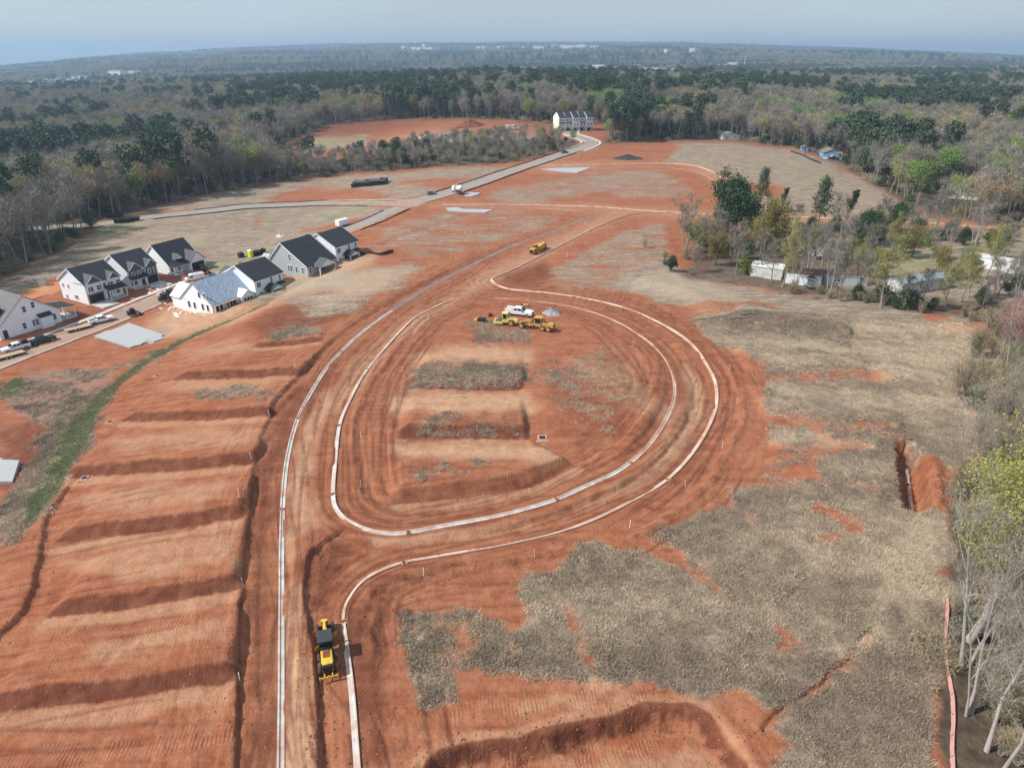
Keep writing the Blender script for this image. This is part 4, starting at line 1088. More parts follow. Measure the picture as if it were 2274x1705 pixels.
# --- two storey white house, slate gables (first of the far row)
def two_storey_front(px, py, label, W, D, ze, zr, first):
    h = place('two_storey_house', px, py, TH, label, 'house', HG)
    up('wall', h, 'white_siding' if first else 'pale_grey_siding', lambda b: gable_body(b, W, D, ze, zr))
    r = MB(); gable_roof_mesh(r, 0, W, 0, D, ze, zr)
    sl = (zr - ze) / (D / 2)
    # two front gables
    g1, g2 = (W * .24, W * .22), (W * .80, W * .17)
    if not first:
        g1, g2 = (W * .26, W * .20), (W * .80, W * .18)
    r2 = MB()
    for xc, hw in (g1, g2):
        cross_gable(r2, xc, hw, -.55, ze + .02, .95, D * .42)
    rf = r.build('roof', 'dark_shingle', h)
    r2.build('gable_roof', 'grey_shingle', rf)
    side = 'dark_slate_siding'
    for xc, hw in (g1, g2):
        gable_fill(h, 'gable', side, xc, hw - .02, -.42, ze + .03, .95)
        b = MB(); t = .16
        for s in (-1, 1):
            b.add([(xc + s * (hw + .22), -.84, ze - .24), (xc, -.84, ze + hw * .95 - .02), (xc, -.80, ze + hw * .95 - .02), (xc + s * (hw + .22), -.80, ze - .24),
                   (xc + s * (hw + .22), -.84, ze - .24 + t + .05), (xc, -.84, ze + hw * .95 + t), (xc, -.80, ze + hw * .95 + t), (xc + s * (hw + .22), -.80, ze - .24 + t + .05)],
                  [(0, 3, 2, 1), (4, 5, 6, 7), (0, 1, 5, 4), (1, 2, 6, 5), (2, 3, 7, 6), (3, 0, 4, 7)])
        b.build('gable_trim', 'trim_white', h)
    fm = 'pale_grey_siding' if first else 'dark_slate_siding'
    # upper-floor bays stand a little proud
    for xc, hw in (g1, g2):
        up('bay', h, fm, lambda b: b.box(xc - hw, xc + hw, -.42, -.001, ze * .52, ze + .03))
        for dx in (-.9, .9):
            window(h, 'F', xc + dx, ze * .60, .85, 1.35, plane=-.42, glass='window_glass')
        if first:
            for dx in (-1.65, 1.65):
                up('shutter', h, 'dark_opening', lambda b: b.box(xc + dx - .16, xc + dx + .16, -.49, -.42, ze * .60, ze * .60 + 1.35))
    window(h, 'F', W * .53, ze * .66, .8, 1.1, plane=-.002)
    # garage under the left bay, porch on the right
    gx = (W * .04, W * .44) if first else (W * .60, W * .97)
    up('stone_front', h, 'stone_base', lambda b: b.box(gx[0] - .2, gx[1] + .2, -.14, -.001, -.2, ze * .52 - .01))
    up('garage_door', h, 'dark_opening', lambda b: b.box(gx[0] + .1, gx[1] - .1, -.17, -.14, .02, 2.4))
    up('driveway', h, 'concrete', lambda b: b.box(gx[0] - .3, gx[1] + .3, -6.2, -.2, -.4, .06))
    if first:
        porch(h, W * .50, W * 1.0, -2.2, -.15, 2.55, gable=False, posts=(W * .51, W * .68, W * .985))
        window(h, 'F', W * .83, .9, 1.6, 1.35, plane=-.002)
        up('front_door', h, 'door_dark', lambda b: b.box(W * .56, W * .56 + 1.0, -.06, -.001, .16, 2.2))
    else:
        porch(h, W * .02, W * .55, -1.5, -.15, 2.5, gable=False, posts=(W * .05, W * .5))
        window(h, 'F', W * .16, .8, 1.9, 1.35, plane=-.002)
        up('front_door', h, 'door_dark', lambda b: b.box(W * .42, W * .42 + 1.0, -.06, -.001, .16, 2.2))
    # gable-end windows
    if first:
        for a, z in ((D * .86, ze * .62), (D * .66, ze * .62), (D * .40, .75), (D * .46, .75), (D * .82, .2)):
            window(h, 'L', a, z, .6, 1.1, plane=-.002, frame='white_siding', mull=False)
    barge(h, W, D, ze, zr); corner_boards(h, W, D, ze)
    return h
two_storey_front(1100 / 5.529, 815 / 5.529 + 530, 'white two-storey house with slate gables, open garage and porch, behind the muddy puddle', 10.4, 12.2, 5.6, 9.3, True)
x2, y2 = (620 / 5.529, 625 / 5.529 + 530)
two_storey_front(1610 / 5.529, 630 / 5.529 + 530, 'two-storey house with dark slate bays, middle of the far row of three', 9.6, 12.2, 5.6, 9.4, False)

# --- third house of the far row: unfinished, white wrap, big garage gable
h = place('unfinished_house', 550 / 5.529 + 280, 625 / 5.529 + 500, TH, 'unfinished house in white wrap under a dark roof with a car in its garage', 'house', HG)
W, D, ze, zr = 11.4, 13.0, 3.2, 8.6
up('wall', h, 'house_wrap', lambda b: gable_body(b, W, D, ze, zr))
rb = MB(); gable_roof_mesh(rb, 0, W, 0, D, ze, zr); rf = rb.build('roof', 'dark_shingle', h)
rb = MB(); cross_gable(rb, W * .78, 2.9, -2.4, ze - .1, .95, D * .42); rb.build('gable_roof', 'grey_shingle', rf)
rb = MB(); cross_gable(rb, W * .36, 1.5, -.2, ze + 1.1, .95, D * .40); rb.build('dormer_roof', 'grey_shingle', rf)
gable_fill(h, 'gable', 'house_wrap', W * .78, 2.85, -2.2, ze - .08, .95)
gable_fill(h, 'dormer_gable', 'house_wrap', W * .36, 1.45, -.0, ze + 1.12, .95)
up('garage', h, 'house_wrap', lambda b: b.box(W * .78 - 2.85, W * .78 + 2.85, -2.2, -.001, -.5, ze - .08))
up('garage_door', h, 'dark_opening', lambda b: b.box(W * .78 - 2.3, W * .78 + 2.3, -2.24, -2.2, 0.0, 2.5))
porch(h, 0.2, W * .5, -2.0, -.02, 2.4, gable=False, posts=(.4, W * .25, W * .48))
window(h, 'F', W * .1, .8, 1.1, 1.3, frame='house_wrap', glass='dark_opening', plane=-.002)
window(h, 'F', W * .33, .8, 1.4, 1.3, frame='house_wrap', glass='dark_opening', plane=-.002)
barge(h, W, D, ze, zr)

# --- bottom-left house: gable towards the street, back porch
h = place('gabled_house', 15 / 5.529, 1248 / 5.529 + 530, TH, 'white house with a long sloping gable and back porch at the left picture edge', 'house', HG)
W, D, ze, zr = 15.0, 14.0, 3.0, 9.2
prof = [(0, -.6), (W, -.6), (W, ze + .6), (W * .50, zr), (0, ze - .2)]
b = MB(); b.extr(prof, 0, D); b.build('wall', 'white_siding', h)
rb = MB()
for s in ((-.35, ze - .45, W * .5, zr), (W + .35, ze + .35, W * .5, zr)):
    rb.hexa([(s[0], -.3, s[1]), (s[2], -.3, s[3]), (s[2], D + .3, s[3]), (s[0], D + .3, s[1]), (s[0], -.3, s[1] + .16), (s[2], -.3, s[3] + .16), (s[2], D + .3, s[3] + .16), (s[0], D + .3, s[1] + .16)])
rf = rb.build('roof', 'worn_shingle', h)
up('dormer', rf, 'dark_shingle', lambda b: b.extr([(-.5, ze - .2), (3.2, ze + 1.0), (3.2, ze + 4.2), (2.6, ze + 4.2)], 2.5, 7.0))
for x, z in ((W * .47, 5.1), (W * .62, 5.6), (W * .40, 1.1), (W * .56, 1.1), (W * .60, 1.1), (W * .90, 1.1)):
    window(h, 'F', x, z, .75, 1.45, plane=-.002)
up('bump_out', h, 'white_siding', lambda b: b.box(W * .64, W * .84, -1.0, -.001, -.4, 2.9))
up('bump_out_roof', h, 'dark_shingle', lambda b: b.hexa([(W * .63, -1.2, 2.85), (W * .85, -1.2, 2.85), (W * .85, 0, 3.6), (W * .63, 0, 3.6), (W * .63, -1.2, 3.0), (W * .85, -1.2, 3.0), (W * .85, 0, 3.75), (W * .63, 0, 3.75)]))
up('front_door', h, 'door_dark', lambda b: b.box(W * .06, W * .06 + 1.0, -.06, -.001, 0, 2.1))
pr = MB(); pr.hexa([(W + .02, .5, 3.7), (W + 4.4, .5, 3.0), (W + 4.4, 6.5, 3.0), (W + .02, 6.5, 3.7), (W + .02, .5, 3.86), (W + 4.4, .5, 3.16), (W + 4.4, 6.5, 3.16), (W + .02, 6.5, 3.86)])
pr.build('porch_roof', 'dark_shingle', h)
for x, y in ((W + 4.1, .7), (W + 1.8, .7), (W + 4.1, 6.2)):
    up('post', h, 'trim_white', lambda b: b.box(x - .13, x + .13, y - .13, y + .13, .1, 3.1))
up('porch_slab', h, 'concrete', lambda b: b.box(W + .01, W + 4.4, .4, 6.5, -.4, .12))

# --- near row: unfinished house, blue underlay
h = place('unfinished_house', 1070 / 5.529 + 280, 1078 / 5.529 + 500, TH, 'unfinished white-wrapped house with bright blue roof underlay and open windows', 'house', HG)
W, D, ze, zr = 12.6, 12.2, 3.0, 8.0
yr = D * .50
up('wall', h, 'house_wrap', lambda b: gable_body(b, W, D, ze, zr, yr))
rb = MB(); gable_roof_mesh(rb, 0, W, 0, D, ze, zr, yr); rf = rb.build('roof', 'underlay_blue', h)
up('garage', h, 'house_wrap', lambda b: b.extr([(D - .2, -.5), (D + 4.2, -.5), (D + 4.2, 2.9), (D - .2, 2.9)], .4, 7.0, axis='x'))
rb = MB()
for s in (-1, 1):
    xe = 3.7 + s * 3.7
    rb.hexa([(xe, D - 2.5, 2.75), (3.7, D - 2.5, 5.6), (3.7, D + 4.5, 5.6), (xe, D + 4.5, 2.75), (xe, D - 2.5, 2.9), (3.7, D - 2.5, 5.76), (3.7, D + 4.5, 5.76), (xe, D + 4.5, 2.9)])
rb.build('garage_roof', 'house_wrap', rf)
up('gable_end', h, 'house_wrap', lambda b: b.extr([(.3, 2.9), (7.1, 2.9), (3.7, 5.5)], D + 4.2, D + 4.3))
for a, z, w in ((D * .30, 1.0, .8), (D * .14, 1.0, .8), (D * .34, 4.3, .8), (D * .18, 4.3, .75), (D * .56, .9, .8), (D * .74, .9, .8)):
    window(h, 'L', a, z, w, 1.7 if z < 3 else 1.5, frame='house_wrap', glass='dark_opening', mull=False, plane=-.002)
for a in (W * .12, W * .22, W * .48, W * .56):
    window(h, 'F', a, .9, .85, 1.5, frame='house_wrap', glass='dark_opening', mull=False, plane=-.002)
up('back_door', h, 'dark_opening', lambda b: b.box(W * .33, W * .33 + 1.0, -.04, -.001, .1, 2.2))
up('bay', h, 'house_wrap', lambda b: b.box(W * .66, W - .02, -1.6, -.001, -.5, 3.05))
for i in range(3):
    window(h, 'F', W * .74 + i * 1.05, .8, .8, 1.6, frame='house_wrap', glass='dark_opening', mull=False, plane=-1.602)
rb = MB(); cross_gable(rb, W * .83, W * .17, -1.6, 3.0, .62, 2.2); rb.build('bay_roof', 'house_wrap', rf)
gable_fill(h, 'bay_gable', 'house_wrap', W * .83, W * .17 - .05, -1.45, 3.02, .62)
for x in (.15, W * .30, W * .6):
    up('post', h, 'trim_white', lambda b: b.box(x, x + .16, -.9, -.74, -.2, 2.75))
up('plywood_soffit', h, 'plywood', lambda b: b.box(0, W * .64, -1.0, -.01, 2.60, 2.72))
for i in range(7):
    up('plank', h, 'plywood', lambda b: b.bar((1.0 + i * .9, -3.0 - (i % 3) * .6, .12), (2.4 + i * .8, -3.8 - (i % 2), .14), .2, .06))

# --- near row: two finished white two-storey houses and a grey one, back porches towards the camera
def back_house(px, py, label, W, D, ze, zr, siding, yr=None, storeys=2):
    h = place('two_storey_house' if storeys == 2 else 'grey_house', px, py, TH, label, 'house', HG)
    up('wall', h, siding, lambda b: gable_body(b, W, D, ze, zr, yr))
    rb = MB(); gable_roof_mesh(rb, 0, W, 0, D, ze, zr, yr); rf = rb.build('roof', 'dark_shingle', h)
    rb = MB()
    for xc, hw in ((W * .26, W * .2), (W * .78, W * .17)):
        zr2 = ze + hw * .8
        for s in (-1, 1):
            rb.hexa([(xc + s * (hw + .2), D * .6, ze), (xc, D * .6, zr2), (xc, D + 1.2, zr2), (xc + s * (hw + .2), D + 1.2, ze), (xc + s * (hw + .2), D * .6, ze + .15), (xc, D * .6, zr2 + .15), (xc, D + 1.2, zr2 + .15), (xc + s * (hw + .2), D + 1.2, ze + .15)])
    rb.build('gable_roof', 'grey_shingle', rf)
    up('street_gables', h, siding, lambda b: (b.extr([(W * .06, -.5), (W * .46, -.5), (W * .46, ze), (W * .26, ze + W * .16), (W * .06, ze)], D - .05, D + 1.0), b.extr([(W * .61, -.5), (W * .95, -.5), (W * .95, ze), (W * .78, ze + W * .13), (W * .61, ze)], D - .05, D + 1.0)))
    b = MB()
    for i in range(3):
        b.tube([(W * (.3 + .2 * i), D * .35, ze + (zr - ze) * .5), (W * (.3 + .2 * i), D * .35, ze + (zr - ze) * .72 + .6)], .06, 6)
    b.build('vent_pipe', 'dark_shingle', rf)
    barge(h, W, D, ze, zr, yr); corner_boards(h, W, D, ze)
    return h
for px, py, lab in ((1600 / 5.529 + 280, 865 / 5.529 + 500, 'white two-storey house with small gabled back porch, beside the blue-roofed house'),
                    (1355 / 7.213 + 560, 808 / 7.213 + 470, 'white two-storey house with back porch, last of its row, nearest the cargo trailer')):
    W, D, ze, zr = 10.2, 13.0, 5.7, 9.0
    h = back_house(px, py, lab, W, D, ze, zr, 'white_siding')
    for a, z in ((W * .10, 3.6), (W * .17, 3.6), (W * .58, 3.9), (W * .88, 3.7)):
        window(h, 'F', a, z, .62, 1.35, plane=-.002)
    window(h, 'F', W * .16, 1.0, .7, 1.1, plane=-.002); window(h, 'F', W * .92, .9, .7, 1.6, plane=-.002)
    porch(h, W * .30, W * .72, -2.9, -.02, 2.5)
    o = up('sliding_door', h, 'trim_white', lambda b: b.box(W * .34, W * .34 + 1.7, -.07, -.001, .15, 2.25))
    up('pane', o, 'window_glass', lambda b: b.box(W * .34 + .1, W * .34 + 1.6, -.09, -.07, .25, 2.15))
    up('bump_out_roof', h, 'dark_shingle', lambda b: b.hexa([(W * .74, -.9, 2.7), (W * .98, -.9, 2.7), (W * .98, 0, 3.3), (W * .74, 0, 3.3), (W * .74, -.9, 2.85), (W * .98, -.9, 2.85), (W * .98, 0, 3.45), (W * .74, 0, 3.45)]))
    up('bump_out', h, 'white_siding', lambda b: b.box(W * .75, W * .97, -.7, -.001, -.4, 2.72))
W, D, ze, zr = 11.6, 15.0, 3.1, 8.8
h = back_house(895 / 7.213 + 560, 1032 / 7.213 + 470, 'grey house with tall dark roof and screened back porch between two white houses', W, D, ze, zr, 'grey_siding', D * .62, 1)
for a, z, w in ((D * .12, .9, .75), (D * .28, .9, .75), (D * .42, .9, .7), (D * .48, .9, .7), (D * .43, 4.2, .7)):
    window(h, 'L', a, z, w, 1.6, plane=-.002)
window(h, 'F', W * .10, .9, .8, 1.6, plane=-.002); window(h, 'F', W * .9, 1.0, .8, 1.4, plane=-.002)
porch(h, W * .20, W * .78, -2.7, -.02, 2.5, roof='grey_shingle')
up('back_door', h, 'window_glass', lambda b: b.box(W * .5, W * .5 + 1.2, -.06, -.001, .15, 2.2))
up('roof_flue', h, 'dark_shingle', lambda b: b.tube([(W * .35, .6, 3.2), (W * .35, .6, 4.8)], .16, 8))
# street-side wing of the grey house
up('wing', h, 'grey_siding', lambda b: b.extr([(-.1, -.5), (4.2, -.5), (4.2, 2.7), (2.0, 4.3), (-.1, 2.7)], D + .95, D + 4.0))

# --- concrete house slabs
def slab(label, corners, th, name='concrete_slab'):
    pts = [P(*c) for c in corners]
    cx = sum(p[0] for p in pts) / len(pts); cy = sum(p[1] for p in pts) / len(pts)
    z = max(gz(*p) for p in pts) if len(pts) < 9 else gz(cx, cy)
    e = [(p[0] - cx, p[1] - cy) for p in pts]
    b = MB(); n = len(e)
    b.add([(x, y, -1.0) for x, y in e] + [(x, y, th) for x, y in e], [tuple(range(n - 1, -1, -1)), tuple(range(n, 2 * n))] + [(i, (i + 1) % n, (i + 1) % n + n, i + n) for i in range(n)])
    o = b.build(name, 'concrete_new'); o.location = (cx, cy, z)
    return tag(o, label, 'slab')
c1 = lambda x, y: (x / 5.529, y / 5.529 + 530)
slab('bare grey concrete house slab on red clay beside the street', [c1(1170, 1232), c1(1330, 1160), c1(1365, 1160), c1(1590, 1060), c1(2005, 1150), c1(1740, 1270), c1(1725, 1285), c1(1665, 1300), c1(1590, 1330)], .28)
slab('small grey patio slab at the corner of the bare house slab', [c1(1800, 1248), c1(1935, 1192), c1(2018, 1216), c1(1890, 1272)], .18)
c2 = lambda x, y: (x / 2.911, y / 2.911 + 800)
slab('pale concrete slab on dark clay cut off by the left picture edge', [c2(-60, 770), c2(-40, 690), c2(0, 672), c2(130, 662), c2(80, 785), c2(0, 795)], .3)
slab('small raised slab touching the pale slab at the left edge', [c2(-60, 680), c2(-40, 640), c2(18, 640), c2(0, 668)], .42)

# --- row of townhouses at the far end of the street
t0 = P(302 / 7.373 + 1200, 470 / 7.373 + 230)
tr = P(755 / 7.373 + 1200, 432 / 7.373 + 230)
ang = math.atan2(tr[1] - t0[1], tr[0] - t0[0]) * .55
tz = float(zb(*t0))
T = empty('townhouse_row', (t0[0], t0[1], tz), ang, 'row of five three-storey townhouses with dark roofs at the end of the street', 'townhouses')
U, TD = 5.3, 11.5
for i in range(5):
    x0 = i * U
    ze = 9.3; zr = 12.6; y0 = 0.0 if i % 2 == 0 else .5
    w = up('wall', T, 'white_siding' if i in (2, 4) else ('pale_grey_siding' if i % 2 else 'cream_siding'), lambda b: b.extr([(y0, -.8), (TD, -.8), (TD, ze), (TD / 2, zr), (y0, ze)], x0 + .002, x0 + U - .002, axis='x'))
    rb = MB(); gable_roof_mesh(rb, x0 + .08, x0 + U - .08, y0, TD, ze, zr, ov=.04)
    rb.build('roof', 'dark_shingle', T)
    up('party_wall', T, 'trim_white', lambda b: b.extr([(y0 - .3, ze - .3), (TD + .2, ze - .3), (TD + .2, ze + .2), (TD / 2, zr + .32), (y0 - .3, ze + .2)], x0 - .09, x0 + .09, axis='x'))
    for fl in range(3):
        for k in range(2 if fl == 1 else 3):
            if fl == 0 and k < 2: continue
            xx = x0 + (1.0 + 1.65 * k if fl != 1 else 1.6 + 2.1 * k)
            window(T, 'F', xx, 1.0 + fl * 3.05, .75, 1.5, plane=y0 - .002)
    g = up('garage_door', T, 'door_dark', lambda b: b.box(x0 + .6, x0 + 3.2, y0 - .08, y0 - .001, 0, 2.2))
    up('canopy', T, 'dark_shingle', lambda b: b.box(x0 + .4, x0 + 3.4, y0 - .9, y0 - .002, 2.55, 2.7))
    if i in (0, 1, 3):
        up('band', T, 'dark_slate_siding', lambda b: b.box(x0 + .3, x0 + U - .3, y0 - .06, y0 - .001, 5.75, 6.5))
up('gable_wall', T, 'cream_siding', lambda b: b.extr([(0, -.8), (TD, -.8), (TD, 9.28), (TD / 2, 12.55), (0, 9.28)], -.14, -.09, axis='x'))

# --- blue bungalow, its shed, far houses and trailers on the right
def bungalow(px, py, rz, label, W, D, ze, zr, siding, roof, name='bungalow', trim='trim_white', sc=1.0, cat='house', group=None, wins=True, skirt=None):
    h = place(name, px, py, rz, label, cat, group, sc)
    b = MB(); b.extr([(0, -.6), (W, -.6), (W, ze), (W / 2, zr), (0, ze)], 0, D); b.build('wall', siding, h)
    rb = MB()
    for s in (0, 1):
        xe = -.35 if s == 0 else W + .35
        rb.hexa([(xe, -.35, ze - .15), (W / 2, -.35, zr), (W / 2, D + .35, zr), (xe, D + .35, ze - .15), (xe, -.35, ze), (W / 2, -.35, zr + .16), (W / 2, D + .35, zr + .16), (xe, D + .35, ze)])
    rb.build('roof', roof, h)
    if wins:
        for x in (W * .22, W * .75):
            window(h, 'F', x, 1.0, .9, 1.2, plane=-.002)
        for a in (D * .25, D * .7):
            window(h, 'L', a, 1.0, .9, 1.1, plane=-.002)
        up('door', h, 'trim_white', lambda b: b.box(W * .46, W * .46 + .95, -.06, -.001, .1, 2.1))
    return h
b7 = lambda x, y: (x / 5.53 + 1560, y / 5.53 + 280)
h = bungalow(*b7(1478, 398), math.radians(-12), 'blue bungalow with grey shingle roof and white porch trim at the wood edge', 9.2, 12.0, 3.0, 4.9, 'blue_siding', 'worn_shingle')
porch(h, 6.8, 9.6, -2.2, -.02, 2.5, gable=False, roof='worn_shingle')
up('porch_deck', h, 'trim_white', lambda b: b.box(.1, 6.6, -1.8, -.02, -.3, .35))
h = bungalow(*b7(1215, 308), math.radians(-10), 'small blue garden shed beside the blue bungalow', 3.9, 4.2, 2.2, 3.1, 'blue_siding', 'worn_shingle', name='garden_shed', cat='shed', wins=False)
up('door', h, 'window_glass', lambda b: b.box(1.4, 2.5, -.05, -.001, .1, 2.0))
up('door_frame', h, 'trim_white', lambda b: (b.box(1.2, 1.4, -.07, -.001, .1, 2.2), b.box(2.5, 2.7, -.07, -.001, .1, 2.2), b.box(1.402, 2.498, -.07, -.001, 2.0, 2.2)))
z2 = lambda x, y: (x / 2.911 + 760, y / 2.911)
bungalow(*z2(1895, 716), math.radians(-20), 'white cottage with green roof in the woods right of the townhouses', 8, 10, 4.4, 6.0, 'white_siding', 'metal_roof')
bungalow(*z2(2040, 688), math.radians(8), 'small white cottage with grey roof deeper in the woods, right of the green-roofed one', 12, 8, 3.0, 5.0, 'white_siding', 'worn_shingle')
bungalow(*z2(1690, 668), math.radians(15), 'white cottage half hidden by trunks behind the townhouses', 9, 8, 3.2, 5.0, 'white_siding', 'worn_shingle')
bungalow(*z2(40, 662), math.radians(10), 'long white barn with pale roof among the trees left of centre', 22, 14, 6.5, 9.5, 'white_siding', 'metal_roof', name='barn')
bungalow(*z2(200, 668), math.radians(10), 'smaller white barn annex beside the long white barn', 13, 10, 5, 8, 'white_siding', 'metal_roof', name='barn')
z3 = lambda x, y: (x / 2.911 + 1514, y / 2.911)
bungalow(*z3(262, 905), math.radians(5), 'old brown farmhouse with rusty porch roof at the wood edge above the hill', 12, 8, 2.8, 4.4, 'faded_white', 'worn_shingle', name='farmhouse')
z6 = lambda x, y: (x / 2.911 + 1514, y / 2.911 + 400)
bungalow(*z6(1720, 118), math.radians(-30), 'grey house with light roof hidden by bare trees at the right edge', 11, 9, 4.5, 7, 'faded_white', 'worn_shingle', name='farmhouse')
bungalow(*z6(2060, 106), math.radians(0), 'small white shed in the grass at the far right edge', 6, 4, 2.2, 3.0, 'white_siding', 'metal_roof', name='garden_shed', cat='shed', wins=False)
bungalow(*z3(1300, 700), math.radians(12), 'white house glimpsed in the far trees of the right wood', 12, 9, 5, 7.5, 'white_siding', 'worn_shingle')
bungalow(*z3(480, 735), math.radians(-10), 'white cottage glimpsed below the bright green trees', 14, 9, 3.5, 5.5, 'white_siding', 'worn_shingle')
bungalow(*z3(975, 545), math.radians(-25), 'white gabled house standing out in the far suburb', 16, 12, 8, 14, 'white_siding', 'worn_shingle')
z1 = lambda x, y: (x / 2.911, y / 2.911)
bungalow(*z1(330, 930), math.radians(20), 'pale house hidden in the trees at the left edge', 12, 9, 4, 6, 'faded_white', 'worn_shingle')
bungalow(*z1(170, 960), math.radians(10), 'low pale house among the bare trees at the far left', 13, 8, 3, 4.5, 'faded_white', 'worn_shingle')
bungalow(*z1(645, 880), math.radians(-10), 'white house front showing through the wood on the left', 7, 7, 5, 7, 'white_siding', 'worn_shingle')

z8 = lambda x, y: (x / 3.282 + 1600, y / 3.282 + 540)
def trailer_home(p0, p1, label, D, ze, roof, wall, rise=.35, name='mobile_home', bayx=None, wins=()):
    a = P(*p0); c = P(*p1)
    L = math.hypot(c[0] - a[0], c[1] - a[1]); rz = math.atan2(c[1] - a[1], c[0] - a[0])
    h = empty(name, (a[0], a[1], gz((a[0] + c[0]) / 2, (a[1] + c[1]) / 2)), rz, label, 'mobile home')
    b = MB(); b.extr([(0, -.5), (D, -.5), (D, ze), (D / 2, ze + rise), (0, ze)], 0, L, axis='x'); b.build('wall', wall, h)
    rb = MB(); gable_roof_mesh(rb, 0, L, 0, D, ze + .02, ze + rise + .03, th=.1, ov=.15); rb.build('roof', roof, h)
    for a_, z, w, hh in wins:
        window(h, 'F', a_ * L, z, w, hh, plane=-.002)
    if bayx is not None:
        up('bay_window', h, 'trim_white', lambda b: b.box(bayx * L - .9, bayx * L + .9, -.6, -.001, 1.0, 2.4))
        up('bay_roof', h, 'rust_roof', lambda b: b.hexa([(bayx * L - 1.1, -.8, 2.4), (bayx * L + 1.1, -.8, 2.4), (bayx * L + 1.1, 0, 2.42), (bayx * L - 1.1, 0, 2.42), (bayx * L - .1, -.3, 3.1), (bayx * L + .1, -.3, 3.1), (bayx * L + .1, 0, 3.1), (bayx * L - .1, 0, 3.1)]))
        for k in (-.5, 0, .5):
            window(h, 'F', bayx * L + k, 1.3, .3, .8, plane=-.602, mull=False)
    up('skirting', h, 'faded_white', lambda b: b.box(.3, L - .3, .12, D - .12, -.9, -.45))
    return h
trailer_home(z8(215, 245), z8(440, 278), 'long white shed with curved pale roof behind the meadow bushes', 4.5, 3.0, 'faded_white', 'faded_white', .9)
trailer_home(z8(465, 300), z8(725, 332), 'white mobile home with rusty roof and a small bay window', 6.0, 3.1, 'rust_roof', 'white_siding', .6, bayx=.72)
trailer_home(z8(765, 320), z8(1062, 316), 'mobile home with rusty roof and dark end window behind the clump of trunks', 6.0, 2.9, 'rust_roof', 'white_siding', .6, wins=((.2, 1.2, .7, 1.1), (.3, 1.2, .7, 1.1), (.85, 1.3, 1.2, .9)))
trailer_home(z8(1318, 372), z8(1655, 318), 'white mobile home with pale blue metal roof in the yard', 4.6, 3.0, 'metal_roof', 'faded_white', .35, wins=((.38, 1.1, .7, 1.2), (.12, 1.1, .7, 1.1), (.62, 1.1, .7, 1.2)))
trailer_home(z8(1852, 168), z8(2230, 235), 'white mobile home cut off by the right picture edge', 4.6, 3.0, 'faded_white', 'white_siding', .4, wins=((.12, 1.2, 1.0, .9), (.4, 1.2, 1.0, .9), (.7, 1.2, 1.0, .9)))
trailer_home(z8(620, 78), z8(860, 118), 'old house with red-brown rusty roof behind the mobile homes', 9.0, 3.4, 'rust_roof', 'faded_white', 1.6)

# ------------------------------------------------------------------ the far town
mat('far_white', (.74, .75, .76), .7, var=.06, scale=.02)
mat('far_grey', (.42, .43, .44), .7, var=.06, scale=.02)
FAR_OCC = []
def far_building(x0, x1, ytop, ybase, label, name='far_building', material='far_white', canopy=18.0, depth=40.0, bands=2):
    """stands on the terrain behind the woods; its upper floors show above the canopy"""
    c = P((x0 + x1) / 2, ybase, canopy)
    if c[1] > 3200:
        canopy = 34.0; c = P((x0 + x1) / 2, ybase, canopy)
    d0 = ray((x0 + x1) / 2, ytop); ztop = CAM_H + d0[2] / d0[1] * c[1]
    w = (x1 - x0) / FPX * c[1] / ray((x0 + x1) / 2, ybase)[1]
    z0 = float(zb(*c)); hh = ztop - z0
    e = empty(name, (c[0], c[1], z0), math.radians(-28), label, 'building')
    up('wall', e, material, lambda b: b.box(-w / 2, w / 2, 0, depth, -4, hh))
    up('roof', e, 'far_grey', lambda b: b.box(-w / 2 - .4, w / 2 + .4, -.4, depth + .4, hh + .01, hh + max(.5, hh * .015)))
    vis = max(hh - canopy, 3.0)
    for k in range(bands):
        zz = hh - vis * (k + .72) / (bands + .4)
        up('window', e, 'window_glass', lambda b: b.box(-w * .46, w * .46, -.12, -.002, zz, zz + vis * .18 / bands))
    FAR_OCC.append((c[0], c[1] + depth / 2, max(w / 2, depth / 2) * .9))
    return e
far_building(936.5, 943, 98.3, 108, 'tall white tower block on the horizon left of centre', 'tower_block', depth=25, bands=5)
for a, b_, t_, s_, lb in ((909, 936, 105, 110, 'low white hospital wing left of the tower block'), (944, 961, 105.5, 109.5, 'low white wing right of the tower block'), (890, 900, 102.5, 105.5, 'small white building far left of the tower block'),
        (1056, 1076, 103, 106.5, 'long white hall on the horizon right of the tower block'), (1103, 1121, 103, 107, 'white hall in the middle of the far town'), (1150, 1166, 103.5, 107.5, 'cream hall on the horizon at picture centre'), (1182, 1208, 102.5, 107, 'white hall left of the big factory on the horizon'),
        (1241, 1275, 101, 106, 'left block of the big white factory on the horizon'), (1277, 1301, 99.5, 106, 'right block of the big white factory on the horizon'), (1309, 1328, 102, 106, 'small white hall right of the big factory'),
        (1474, 1483, 109, 113, 'small white building in the far green fields'), (1530, 1542, 107, 115, 'white building cluster on the far right horizon')):
    far_building(a, b_, t_, s_, lb)
far_building(1222, 1236, 99, 104, 'hazy grey office block on the horizon behind the factory', material='far_grey')
